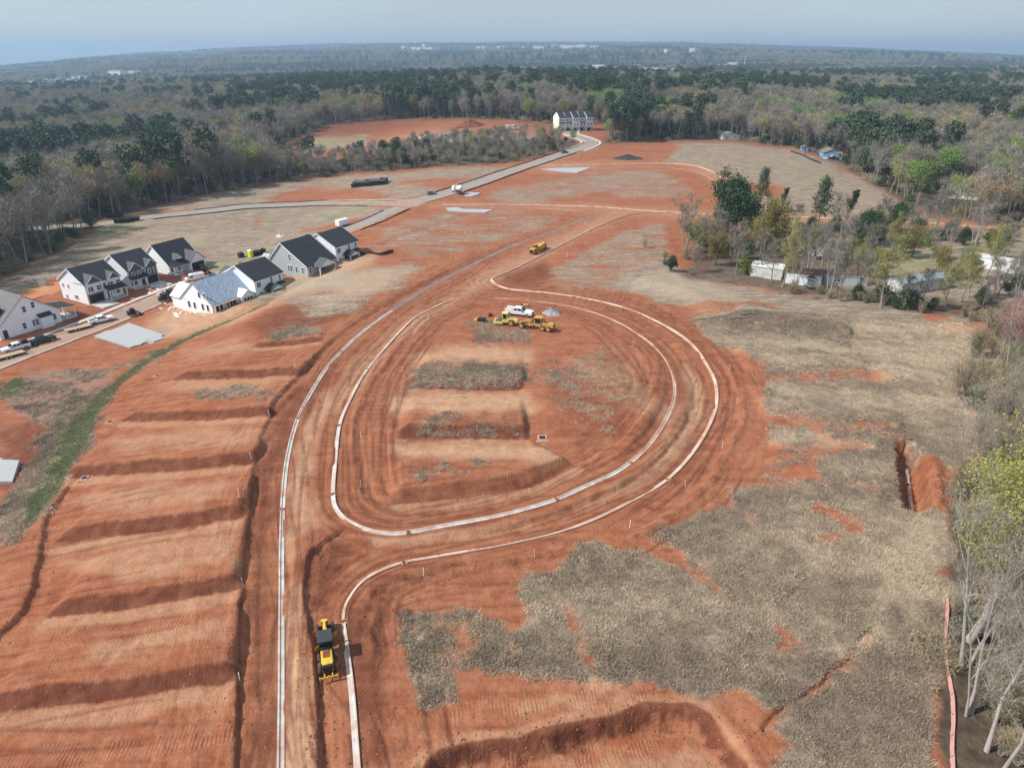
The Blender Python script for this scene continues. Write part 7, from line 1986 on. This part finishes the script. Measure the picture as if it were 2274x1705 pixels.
# --- detailed trees for the near right side
def fine_bare(key, seed, H, forks, bark, n=2600, levels=3, kids=(8, 5, 4), spread=.5, extra=None, r0=.24, clear=.3, twig='twig_grey', tw=.035, up=.4):
    r = np.random.default_rng(seed)
    tubes, tips = skeleton(r, H * .95, forks, r0, levels, kids, spread, clear, (.42, .5, .5), up, (8, 5, 4, 3), .07)
    P_, D_ = tip_cloud(tips, n, r, .22)
    d = D_ + rnd_dirs(n, r, .35) * .9; d /= np.linalg.norm(d, axis=1)[:, None]
    v, f = blades(P_, d, r.uniform(.4, 1.1, n), tw, r)
    cl = [(v, f, twig)]
    if extra:
        m, k, size, sp = extra
        P2, D2 = tip_cloud(tips, k, r, sp)
        a, b = leaves(P2 + D2 * .3, size, r)
        cl.append((a, b, m))
    make_proto(key, join(tubes), cl, (bark,))
fine_bare('nbare0', 81, 16, 2, 'bark_pale', 2600, r0=.16)
fine_bare('nbare1', 82, 15, 1, 'bark_pale', 2200, r0=.15)
fine_bare('nbare2', 83, 14, 3, 'bark_pale', 1600, kids=(6, 4, 4), r0=.12)
fine_bare('nbare3', 84, 15, 1, 'bark_grey', 2600, kids=(10, 5, 4), spread=.62, clear=.22, r0=.18)
fine_bare('nyellow', 85, 13, 2, 'bark_pale', 900, extra=('leaf_bud_yellow', 11000, .15, .55), spread=.62, clear=.3)
fine_bare('nolive', 86, 11, 2, 'bark_brown', 500, extra=('leaf_olive', 4200, .32, .6), spread=.7, clear=.2)
fine_bare('nbud', 87, 14, 1, 'bark_grey', 1300, extra=('leaf_bud_yellow', 1100, .22, .5), spread=.55, clear=.3)
fine_bare('nred', 88, 9, 3, 'bark_pale', 900, kids=(7, 4, 4), extra=('bud_red', 2600, .15, .3), r0=.12, twig='bud_red', clear=.35)
fine_bare('ybare0', 181, 15, 2, 'bark_grey', 3600, kids=(10, 5, 4), spread=.6, clear=.25, r0=.26, tw=.075)
fine_bare('ybare1', 182, 14, 1, 'bark_grey', 2600, kids=(9, 5, 4), spread=.55, clear=.3, r0=.22, tw=.075)
fine_bare('ybare2', 183, 14, 4, 'bark_pale', 2400, kids=(6, 4, 4), spread=.45, clear=.4, r0=.2, tw=.07)
fine_bare('ybud', 187, 14, 1, 'bark_grey', 1600, extra=('leaf_bud_yellow', 2600, .30, .55), spread=.6, clear=.28, tw=.07)
def big_evergreen(key, seed, H, R, n, leafm):
    r = np.random.default_rng(seed)
    tubes, tips = skeleton(r, H * .8, 3, .25, 2, (10, 4), .72, .08, (.42, .5), .3, (7, 4, 3))
    nc = 60
    cen = np.array([t[0] for t in tips]); C = cen[r.integers(0, len(cen), nc)] + r.normal(size=(nc, 3)) * .6
    P_ = C[r.integers(0, nc, n)] + r.normal(size=(n, 3)) * [.8, .8, .65]
    v, f = leaves(P_, .36, r)
    make_proto(key, join(tubes), (v, f), ('bark_brown', leafm))
big_evergreen('nmag', 91, 12, 4, 12000, 'leaf_evergreen')
fine_bare('nthick', 92, 5, 9, 'bark_grey', 1500, levels=2, kids=(6, 4), spread=.55, r0=.06, clear=.1, tw=.04, twig='twig_warm', up=.6)
wood_pine('npine', 93, 17, .35, 60, 40, 3.4, .5, .8)
def ivy_tree(key, seed, H):
    r = np.random.default_rng(seed)
    tubes, tips = skeleton(r, H, 1, .22, 1, (5,), .45, .45, (.4,), .6, (7, 5), .06)
    P_, D_ = tip_cloud(tips, 1500, r, .28)
    v, f = leaves(P_, .32, r)
    make_proto(key, join(tubes), (v, f), ('bark_brown', 'ivy'))
ivy_tree('nivy', 94, 9)

# --- where the woods stand
occ = []                                        # kept clear: (x, y, radius)
for o in list(bpy.data.objects):
    if o.parent is None and o.location.y < 1500 and o.get('category') in ('house', 'townhouses', 'mobile home', 'shed', 'slab'):
        occ.append((o.location.x, o.location.y, 15.0 if o.get('category') != 'shed' else 7.0))
OCC = [(a, b, c, 2.2 * c) for a, b, c in occ] + [tuple(q) if len(q) == 4 else (*q, 2.2 * q[2]) for q in FAR_OCC]
def hits(x, y, extra=0.0):
    r = np.zeros(x.shape, bool)
    for ox, oy, rr, fl in OCC:
        # also keep the sight line in front of each house open a little
        r |= (np.hypot(x - ox, (y - oy)) < rr + extra) | ((np.abs(x - ox - (y - oy) * ox / max(oy, 1)) < rr * .7) & (y < oy) & (y > oy - fl))
    return r
def scatter(y0, y1, sp, amax=.80):
    out = []
    nx = int((amax * y1 * 2 + 80) / sp); ny = int((y1 - y0) / sp)
    gx, gy = np.meshgrid(np.arange(nx), np.arange(ny))
    x = (gx - nx / 2 + rg.uniform(-.45, .45, gx.shape)) * sp; y = y0 + (gy + rg.uniform(-.45, .45, gy.shape)) * sp
    m = np.abs(x) < amax * y + 40
    return x[m], y[m]
SITEX = np.array(SITE); CLEARX = np.array(CLEAR)
CREEK = Q((560, 345), (700, 345), (860, 335), (1000, 310), (1180, 300), (1262, 312), (1200, 328), (1130, 345), (1000, 358), (860, 370), (760, 374), (620, 390))
pts = []
for y0, y1, sp in ((165, 420, 6.2), (420, 800, 7.2), (800, 1700, 9.5)):
    x, y = scatter(y0, y1, sp)
    ok = ~inpoly(x, y, SITEX) & ~inpoly(x, y, CLEARX) & ~hits(x, y)
    ok &= ~((x > 90) & (y < 200))
    d, a = pdist(x, y, L_west, 14); ok &= np.abs(d) > 7.5
    d, a = pdist(x, y, L_main, 16); ok &= np.abs(d) > 9
    x, y = x[ok], y[ok]
    # scrubby creek strip: thinner
    cr = inpoly(x, y, np.array(CREEK))
    keep = ~cr | (rg.uniform(0, 1, x.shape) < .8)
    pts.append(np.stack([x[keep], y[keep]], -1))
pts = np.concatenate(pts)
X_, Y_ = pts[:, 0], pts[:, 1]
n1 = fbm(X_, Y_, 3, 1 / 90.); n2 = fbm(X_ + 900, Y_ + 300, 3, 1 / 60.); u = rg.uniform(0, 1, len(X_)); u2 = rg.uniform(0, 1, len(X_))
A_ = X_ / Y_
pinebias = .02 + .16 * np.exp(-((A_ + .22) / .16) ** 2) * sst((Y_ - 420) / 150) + .10 * (A_ > .3) + .22 * np.exp(-((A_ - .58) / .07) ** 2) * np.exp(-((Y_ - 620) / 60) ** 2) * 3
isp = u < np.clip(pinebias + (n1 - .50) * 1.9, 0, .8) * np.clip((Y_ - 250) / 150, .15, 1)
kind = np.where(isp, 'pine', 'bare').astype(object)
warm = (~isp) & (n2 + (u2 - .5) * .5 > .70); kind[warm] = 'warm'
n3 = fbm(X_ + 50, Y_ + 700, 2, 1 / 45.)
grn = (~isp) & (n3 < .40) & (u2 < .22 + .7 * (A_ > .10) * (A_ < .55) * (Y_ > 420) * (Y_ < 900)); kind[grn] = 'green'
yel = (~isp) & (~grn) & (u2 > .91 - .05 * (A_ < -.4)); kind[yel] = 'yellow'
red = (~isp) & (u2 > .48) & (u2 < .485); kind[red] = 'red'
VAR = {'bare': ['bare0', 'bare1', 'bare2', 'bare3'], 'pine': ['pine0', 'pine1', 'pine2'], 'warm': ['warm0', 'warm1'], 'green': ['green0'], 'yellow': ['yellow0'], 'red': ['red0']}
SCL = rg.uniform(.9, 1.35, len(X_)); ROT = rg.uniform(0, 6.28, len(X_))
SCL = SCL * (1 + .18 * (A_ < -.3) * (Y_ < 500))
SCL = SCL * np.where(inpoly(X_, Y_, np.array(CREEK)), .62, 1.0)
Zt = relief(X_, Y_)
order = np.argsort(np.hypot(X_, Y_))
LIM = {'bare': 300, 'pine': 170, 'warm': 90, 'green': 90, 'yellow': 90, 'red': 12}
NAME = {'bare': 'bare_tree', 'pine': 'pine_tree', 'warm': 'budding_tree', 'green': 'green_tree', 'yellow': 'budding_tree', 'red': 'red_budding_tree'}
def zone(x, y):
    return zone0(x, y) + (', front rows' if y < 310 else (', middle rows' if y < 480 else ', farther back'))
def zone0(x, y):
    a = x / y
    if inpoly(np.array([x]), np.array([y]), np.array(CREEK))[0]: return 'along the creek below the red clearing'
    if a < -.45: return 'in the wood at far left'
    if a < -.12: return 'in the wood behind the left houses'
    if a < .12: return 'in the wood behind the townhouses'
    if a < .36: return 'in the wood above the grassy hill'
    return 'in the wood at far right'
LAB = {'bare': 'bare grey-brown tree ', 'pine': 'dark green pine ', 'warm': 'tan budding tree ', 'green': 'fresh green spring tree ', 'yellow': 'yellow-green budding tree ', 'red': 'reddish budding tree '}
cnt = {k: 0 for k in LIM}; rest = []
fov = lambda x, y: abs(x) < .70 * y + 12
for i in order:
    k = kind[i]; vs = VAR[k]; v = vs[int(u[i] * 997) % len(vs)]
    if cnt[k] < LIM[k] and fov(X_[i], Y_[i]):
        cnt[k] += 1
        z = zone(X_[i], Y_[i])
        put_tree(v, X_[i], Y_[i], SCL[i], ROT[i], NAME[k], LAB[k] + z, LAB[k] + z, z=Zt[i])
    else:
        rest.append((X_[i], Y_[i], Zt[i], SCL[i], ROT[i], v))

# --- the remaining woods: instances on points
def instance_cloud(name, P3, scl, rot, keys, which, label, cat, tone=None):
    """one object; every point carries one tree"""
    coll = bpy.data.collections.new(name + '_kinds')
    ks = sorted(set(keys))
    for j, k in enumerate(ks):
        o = bpy.data.objects.new('%02d_%s' % (j, k), PROTO[k].joined.data)
        coll.objects.link(o)
    me = bpy.data.meshes.new(name); me.vertices.add(len(P3))
    me.vertices.foreach_set('co', np.ascontiguousarray(P3, dtype=np.float32).ravel())
    def fa(n, arr, t='FLOAT'):
        a = me.attributes.new(n, t, 'POINT'); a.data.foreach_set('value', np.ascontiguousarray(arr, dtype=np.int32 if t == 'INT' else np.float32))
    if tone is not None: fa('tone', tone)
    fa('scl', scl); fa('rot', rot); fa('kind_index', [ks.index(k) for k in which], 'INT')
    ob = bpy.data.objects.new(name, me); COL.objects.link(ob)
    ng = bpy.data.node_groups.new(name + '_nodes', 'GeometryNodeTree')
    ng.interface.new_socket('Geometry', in_out='INPUT', socket_type='NodeSocketGeometry')
    ng.interface.new_socket('Geometry', in_out='OUTPUT', socket_type='NodeSocketGeometry')
    N = ng.nodes; L = ng.links
    gi = N.new('NodeGroupInput'); go = N.new('NodeGroupOutput')
    ci = N.new('GeometryNodeCollectionInfo'); ci.inputs['Collection'].default_value = coll
    ci.inputs['Separate Children'].default_value = True; ci.inputs['Reset Children'].default_value = True
    ip = N.new('GeometryNodeInstanceOnPoints'); ip.inputs['Pick Instance'].default_value = True
    def na(n, t):
        a = N.new('GeometryNodeInputNamedAttribute'); a.data_type = t; a.inputs['Name'].default_value = n; return a.outputs[0]
    cb = N.new('ShaderNodeCombineXYZ'); L.new(na('rot', 'FLOAT'), cb.inputs[2])
    L.new(gi.outputs[0], ip.inputs['Points']); L.new(ci.outputs[0], ip.inputs['Instance'])
    L.new(na('kind_index', 'INT'), ip.inputs['Instance Index']); L.new(cb.outputs[0], ip.inputs['Rotation'])
    L.new(na('scl', 'FLOAT'), ip.inputs['Scale']); L.new(ip.outputs[0], go.inputs[0])
    md = ob.modifiers.new('instances', 'NODES'); md.node_group = ng
    return tag(ob, label, cat, kind='stuff')
# far woods to the horizon
FX = []; 
for y0, y1, sp, s0 in ((1700, 3400, 15, 1.25), (3400, 8600, 30, 2.3)):
    x, y = scatter(y0, y1, sp, .82)
    f1 = fbm(x, y, 3, 1 / 260.); uu = rg.uniform(0, 1, x.shape)
    ok = ~hits(x, y, 20) & (fbm(x + 5000, y, 3, 1 / 420.) < .66)
    x, y, f1, uu = x[ok], y[ok], f1[ok], uu[ok]
    kk = np.where(uu < np.clip(.22 + (f1 - .5) * 2.6, .03, .9), 'pine1', np.where(uu > .9, 'warm0', np.where((f1 < .42) & (uu > .6), 'green0', 'bare1')))
    z = relief(x, y)
    for q in range(len(x)):
        rest.append((x[q], y[q], z[q], s0 * (.75 + .5 * ((uu[q] * 37) % 1)), uu[q] * 40, kk[q]))
nearr = [r for r in rest if r[1] < 1700]; farr = [r for r in rest if r[1] >= 1700]
for nm, lst, lab in (('woodland', nearr, 'dense early-spring woodland behind the individual trees'), ('distant_woods', farr, 'hazy woods that run to the horizon')):
    if lst:
        a = np.array([r[:3] for r in lst])
        instance_cloud(nm, a, [r[3] for r in lst], [r[4] for r in lst], [r[5] for r in lst], [r[5] for r in lst], lab, 'woods')
# undergrowth along the wood edges
ux, uy = scatter(150, 620, 5.0)
ok = ~inpoly(ux, uy, SITEX) & ~inpoly(ux, uy, CLEARX) & ~hits(ux, uy, -5) & ~((ux > 90) & (uy < 165))
d, a = pdist(ux, uy, L_west, 14); ok &= np.abs(d) > 6
d, a = pdist(ux, uy, L_main, 16); ok &= np.abs(d) > 8
ok &= rg.uniform(0, 1, ux.shape) < .55
ux, uy = ux[ok], uy[ok]; uz = relief(ux, uy)
uk = np.where(rg.uniform(0, 1, ux.shape) < .28, 'bush0', np.where(rg.uniform(0, 1, ux.shape) < .5, 'thick0', 'thick1'))
instance_cloud('undergrowth', np.stack([ux, uy, uz], -1), rg.uniform(.6, 1.3, ux.shape), rg.uniform(0, 6.28, ux.shape), list(uk), list(uk), 'leafless brush and dark evergreen undergrowth along the wood edges', 'undergrowth')
print('trees', len(X_), cnt, 'stuff', len(nearr), len(farr), len(ux))

# --- single trees one can point at, right side (base read off the 2212-wide view, height in metres)
SINGLE = [
 ('nbare3', 1478, 548, 17, 'bare_tree', 'tall thin bare tree at the left corner of the mobile home yard'),
 ('nbud', 1500, 560, 11, 'budding_tree', 'yellow-green budding tree beside the tall bare one at the yard corner'),
 ('nmag', 1588, 515, 18.5, 'evergreen_tree', 'large dark glossy evergreen standing tallest behind the mobile home yard'),
 ('nolive', 1675, 548, 16, 'olive_tree', 'dense golden-olive tree with dark heart right of the large evergreen'),
 ('npine', 1764, 502, 18, 'pine_tree', 'layered dark pine in front of the red cross street'),
 ('npine', 1640, 458, 16, 'pine_tree', 'dark pine rising behind the large glossy evergreen'),
 ('nivy', 1686, 458, 9, 'ivy_tree', 'forked dead trunk wrapped in ivy beside the red clay'),
 ('nivy', 1826, 486, 12, 'ivy_tree', 'upright ivy-covered trunk right of the layered pine'),
 ('nmag', 1866, 525, 10, 'evergreen_tree', 'round dark evergreen left of the yellow-green yard tree'),
 ('nmag', 1932, 500, 9.5, 'evergreen_tree', 'compact dark evergreen just below the red cross street'),
 ('nbare3', 2020, 503, 18, 'bare_tree', 'spreading bare tree in front of the far pale hillside'),
 ('nbare3', 2118, 512, 13, 'bare_tree', 'dark bare tree near the right edge by the red cross street'),
 ('nbud', 1690, 622, 17, 'budding_tree', 'tall slim tree with green top in front of the long white shed'),
 ('nbare1', 1666, 612, 12, 'bare_tree', 'thin bare tree left of the slim green-topped one'),
 ('nbare2', 1788, 640, 15, 'bare_tree', 'clump of several bare trunks between the two rusty-roofed mobile homes'),
 ('nbare3', 1808, 642, 12, 'bare_tree', 'wide bare tree just right of the clump of trunks'),
 ('nbud', 1902, 668, 17, 'budding_tree', 'rounded yellow-green tree on a dark forked trunk before the blue-roofed home'),
 ('nbare1', 1866, 650, 9, 'bare_tree', 'crooked bare tree left of the blue-roofed mobile home'),
 ('nbare1', 1990, 665, 10, 'bare_tree', 'leaning dark bare tree in front of the blue-roofed mobile home'),
 ('nbud', 2092, 640, 12, 'budding_tree', 'pale budding tree between the blue-roofed home and the right-edge home'),
 ('nbare2', 2195, 668, 14, 'bare_tree', 'bare trees against the mobile home at the right edge'),
 ('nred', 2150, 800, 9.5, 'red_budding_tree', 'pink-red flowering tree with pale stems at the meadow corner'),
 ('nbare0', 2168, 845, 13, 'bare_tree', 'tall bare pale tree behind the pink-red flowering tree'),
 ('nbare2', 2083, 1045, 11, 'bare_tree', 'slender white stems standing above the pipe trench spoil'),
 ('nbare3', 2175, 985, 12, 'bare_tree', 'grey bare tree leaning over the thicket at the right edge'),
 ('nyellow', 2082, 1378, 15.5, 'budding_tree', 'large yellow-green budding tree beside the meadow at the right edge'),
 ('nbare0', 2084, 1437, 14, 'bare_tree', 'twin-trunked pale bare tree right of the pink silt fence'),
 ('nbare2', 2098, 1548, 14, 'bare_tree', 'group of slim pale bare stems near the lower right corner'),
 ('nbare1', 2132, 1622, 14, 'bare_tree', 'single stout pale trunk at the lower right corner'),
 ('nbare1', 2150, 1690, 13, 'bare_tree', 'pale trunk cut off by the bottom right corner'),
 ('nbare0', 2235, 1480, 13, 'bare_tree', 'bare branches reaching in from the right edge low down'),
 ('nbare3', 2215, 1340, 12, 'bare_tree', 'bare tree behind the large yellow-green one at the right edge'),
 ('nbare0', 2205, 1010, 11, 'bare_tree', 'tall grey bare tree in the thicket right of the trench'),
 ('nbare1', 2190, 920, 11, 'bare_tree', 'bare tree in the thicket halfway down the right edge'),
 ('nbare3', 2150, 1120, 10, 'bare_tree', 'spreading bare tree just above the yellow-green one'),
 ('nbare2', 2180, 1420, 12, 'bare_tree', 'slim bare stems right of the twin-trunked tree'),
 ('nbare3', 2190, 1560, 12, 'bare_tree', 'bare spreading tree right of the slim stems low at right'),
 ('nbare2', 2230, 1180, 12, 'bare_tree', 'bare stems at the right edge above the yellow-green tree'),
]
def zhigh(k):
    me = PROTO[k].crown; a = np.empty(len(me.vertices) * 3, np.float32); me.vertices.foreach_get('co', a)
    return float(np.percentile(a[2::3], 96))
for k, px, py, hgt, nm, lab in SINGLE:
    x, y = Q((px, py))[0]
    if py < 700:
        k = {'nbare0': 'ybare0', 'nbare1': 'ybare1', 'nbare2': 'ybare2', 'nbare3': 'ybare0', 'nbud': 'ybud'}.get(k, k)
    put_tree(k, x, y, hgt * (1.0 if py < 700 else 1.45) / zhigh(k), (px * 7.13) % 6.28, nm, lab)
for i, (px, py) in enumerate(((1520, 520), (1548, 545), (1578, 570), (1600, 540), (1640, 560), (1655, 520), (1720, 560), (1740, 600), (1835, 560), (1850, 600), (1880, 545), (1990, 520), (2050, 545), (2075, 600), (2130, 600), (2150, 640), (1720, 500), (1800, 505), (1900, 505), (2060, 510), (1625, 470), (1600, 480), (1850, 640), (1950, 672), (2040, 668), (1535, 560), (1560, 520), (1615, 510), (1590, 595), (1700, 590), (1755, 540), (1775, 575), (1815, 535), (1870, 580), (1925, 560), (1960, 520), (2010, 560), (2100, 540), (2170, 570), (2190, 610), (1500, 590), (1640, 600), (1720, 630), (2120, 670), (2075, 650))):
    x, y = Q((px, py))[0]
    k = ('ybare0', 'ybare1', 'ybare2', 'ybare1', 'ybud')[i % 5]
    if k == 'ybud': nm, lb = 'budding_tree', 'small budding tree among the mobile homes'
    else: nm, lb = 'bare_tree', 'small bare tree among the mobile homes'
    put_tree(k, x, y, (8.5 + (i * 37 % 10) * .6) / zhigh(k), i * 1.7, nm, lb, lb)
for i, (px, py, hg) in enumerate(((1530, 545, 5), (1575, 548, 6), (1612, 560, 4.5), (1640, 538, 6.5), (1722, 532, 6), (1842, 542, 7), (1862, 562, 5), (1892, 532, 6), (1952, 545, 5), (1500, 530, 6), (1745, 505, 5.5), (1800, 520, 7), (1985, 505, 5), (2040, 520, 6), (2080, 530, 5), (2140, 545, 6), (2185, 640, 6), (2120, 655, 4), (1560, 500, 7), (1655, 505, 8), (1850, 650, 3.5), (1930, 668, 3.0), (2010, 670, 3))):
    x, y = Q((px, py))[0]
    put_tree('nmag', x, y, hg / zhigh('nmag'), i * 2.1, 'bush', 'dark evergreen shrub among the mobile homes', 'dark evergreen shrubs among the mobile homes', cat='bush')
for i, (px, py, hg) in enumerate(((1545, 575, 9), (1625, 545, 10), (1760, 560, 10), (1830, 585, 9), (1880, 600, 8), (1970, 555, 9), (2030, 600, 9), (2140, 560, 10))):
    x, y = Q((px, py))[0]
    put_tree('nolive', x, y, hg / zhigh('nolive'), i * 1.9, 'olive_tree', 'olive-green leafing tree among the mobile homes', 'olive-green trees among the mobile homes')
BUSHES = [('nmag', 1448, 588, 4.2, 'evergreen bush at the meadow corner left of the long white shed'), ('bushy', 1612, 592, 4, 'bright green bush in front of the long white shed'),
          ('bush0', 1962, 668, 4.6, 'glossy green bush with yellow tips in front of the blue-roofed home'), ('bush0', 1905, 655, 4.0, 'dark bush left of the glossy yellow-tipped one'),
          ('bush0', 1560, 540, 4.5, 'dark green bush at the back of the yard left'), ('bushy', 1545, 505, 4.0, 'fresh green shrub below the tall bare yard tree'),
          ('bushy', 1700, 545, 3.0, 'small fresh green shrub behind the rusty roofs'), ('bushy', 2000, 530, 4.0, 'fresh green shrub left of the right-edge home'), ('bush1', 2160, 520, 4.5, 'wide dark shrub by the red cross street at right')]
for k, px, py, hgt, lab in BUSHES:
    x, y = Q((px, py))[0]
    put_tree(k, x, y, hgt / zhigh(k), px * .37, 'bush', lab, cat='bush')
# leafless thicket down the right edge and through the yards
tk = []
for (a, b, n, jx, sc0) in (((2170, 720), (2210, 860), 34, 4, 1.3), ((2160, 860), (2225, 1060), 44, 4, 1.4), ((2130, 1100), (2225, 1250), 34, 3, 1.2), ((2170, 1300), (2230, 1700), 30, 4, 1.0), ((1640, 628), (2150, 692), 34, 1.6, .5), ((1480, 560), (1700, 500), 34, 7, .7), ((1720, 520), (2200, 520), 36, 6, .7)):
    pa = np.array(Q(a)[0]); pb = np.array(Q(b)[0])
    for i in range(n):
        t = rg.uniform(0, 1); q = pa * (1 - t) + pb * t + rg.normal(size=2) * jx
        if jx < 6 and q[0] < min(pa[0], pb[0]) - 1.0: continue
        tk.append((q[0], q[1], sc0 * rg.uniform(.6, 1.2), rg.uniform(0, 6.28), 'nthick' if rg.uniform() < .75 else ('bush1' if rg.uniform() < .3 else 'thick1')))
tx = np.array([t[0] for t in tk]); ty = np.array([t[1] for t in tk])
instance_cloud('thicket', np.stack([tx, ty, relief(tx, ty)], -1), [t[2] for t in tk], [t[3] for t in tk], [t[4] for t in tk], [t[4] for t in tk], 'tangled leafless thicket along the right edge and between the mobile homes', 'thicket')

# --- dry grass tussocks on the meadow
def tuft(seed, n, h, w):
    r = np.random.default_rng(seed)
    p = r.normal(size=(n, 3)) * [.16, .16, 0]; d = rnd_dirs(n, r, 1.1); d[:, 2] = np.abs(d[:, 2]) + .15; d /= np.linalg.norm(d, axis=1)[:, None]
    return blades(p, d, r.uniform(.5, 1, n) * h, w, r)
mat('dry_grass', (.42, .335, .245), .9, var=.25, scale=.3, obj_rand=.35)
mat('green_grass', (.30, .32, .17), .9, var=.3, scale=.3, obj_rand=.25)
def grass_tone(m, dark_c, mid_c, light_c):
    N = M[m].node_tree.nodes; L = M[m].node_tree.links
    a = N.new('ShaderNodeAttribute'); a.attribute_type = 'INSTANCER'; a.attribute_name = 'tone'
    r = N.new('ShaderNodeValToRGB'); r.color_ramp.elements[0].color = (*dark_c, 1); r.color_ramp.elements[1].color = (*light_c, 1)
    e = r.color_ramp.elements.new(.5); e.color = (*mid_c, 1)
    L.new(a.outputs['Fac'], r.inputs['Fac'])
    hs = [n for n in N if n.bl_idname == 'ShaderNodeHueSaturation'][0]
    L.new(r.outputs['Color'], hs.inputs['Color'])
grass_tone('dry_grass', (.33, .26, .195), (.465, .37, .27), (.63, .51, .375))
for i in range(3):
    v, f = tuft(100 + i, 16, .42, .05)
    p = Proto(); p.joined = mesh_np('tuft%d' % i, v, f, 'dry_grass', link=False); PROTO['tuft%d' % i] = p
    v, f = tuft(110 + i, 16, .30, .055)
    p = Proto(); p.joined = mesh_np('gtuft%d' % i, v, f, 'green_grass', link=False); PROTO['gtuft%d' % i] = p
def grow_grass(name, field, n, keys, thr, s0, label, ymax=150):
    vis = (GY < ymax) & (np.abs(GX) < .80 * GY + 14)
    ca = np.gradient(GX, axis=1) * np.gradient(GY, axis=0)
    wgt = (np.where(vis, np.clip((field - thr) / (1 - thr), 0, 1), 0) * np.abs(ca)).ravel()
    wgt = wgt / wgt.sum()
    i = rg.choice(len(wgt), n, p=wgt)
    dx = np.gradient(GX, axis=1).ravel()[i]; dy = np.gradient(GY, axis=0).ravel()[i]
    x = GX.ravel()[i] + rg.uniform(-.5, .5, n) * dx; y = GY.ravel()[i] + rg.uniform(-.5, .5, n) * dy
    z = GZ.ravel()[i]
    cl = fbm(x, y, 3, .5)
    k = [keys[j] for j in rg.integers(0, len(keys), n)]
    tone = np.clip(pale.ravel()[i] * .7 + (fbm(x * .35 + y * .1, y, 3, .14) - .5) * 1.8 + (fbm(x, y, 2, .6) - .5) * .9 + .32, 0, 1)
    instance_cloud(name, np.stack([x, y, z - .02], -1), s0 * (.4 + 1.3 * cl) * rg.uniform(.7, 1.3, n), rg.uniform(0, 6.28, n), k, k, label, 'grass', tone)
grow_grass('dry_grass', veg_n * (1 - litter) * (1 - green), 125000, ['tuft0', 'tuft1', 'tuft2'], .12, .95, 'dry winter grass covering the meadow and old lots')
grow_grass('green_grass', green, 9000, ['gtuft0', 'gtuft1', 'gtuft2'], .3, .9, 'strip of fresh green grass in the swale left of the lots', 170)
# ------------------------------------------------------------------ haze
hz = bpy.data.materials.new('haze_air'); hz.use_nodes = True
N = hz.node_tree.nodes; N.remove(N['Principled BSDF'])
pv = N.new('ShaderNodeVolumePrincipled')
pv.inputs['Color'].default_value = (.54, .75, 1.0, 1)
pv.inputs['Density'].default_value = 1.6e-4
pv.inputs['Anisotropy'].default_value = .2
hz.node_tree.links.new(pv.outputs['Volume'], N['Material Output'].inputs['Volume'])
zmax = max(float(GZ.max()) + 60, CAM_H + 15)
b = MB(); b.box(-12500, 12500, -60, 12400, float(GZ.min()) - 2, zmax)
o = b.build('haze', hz); tag(o, 'pale blue air haze over the whole landscape', 'haze', kind='stuff')
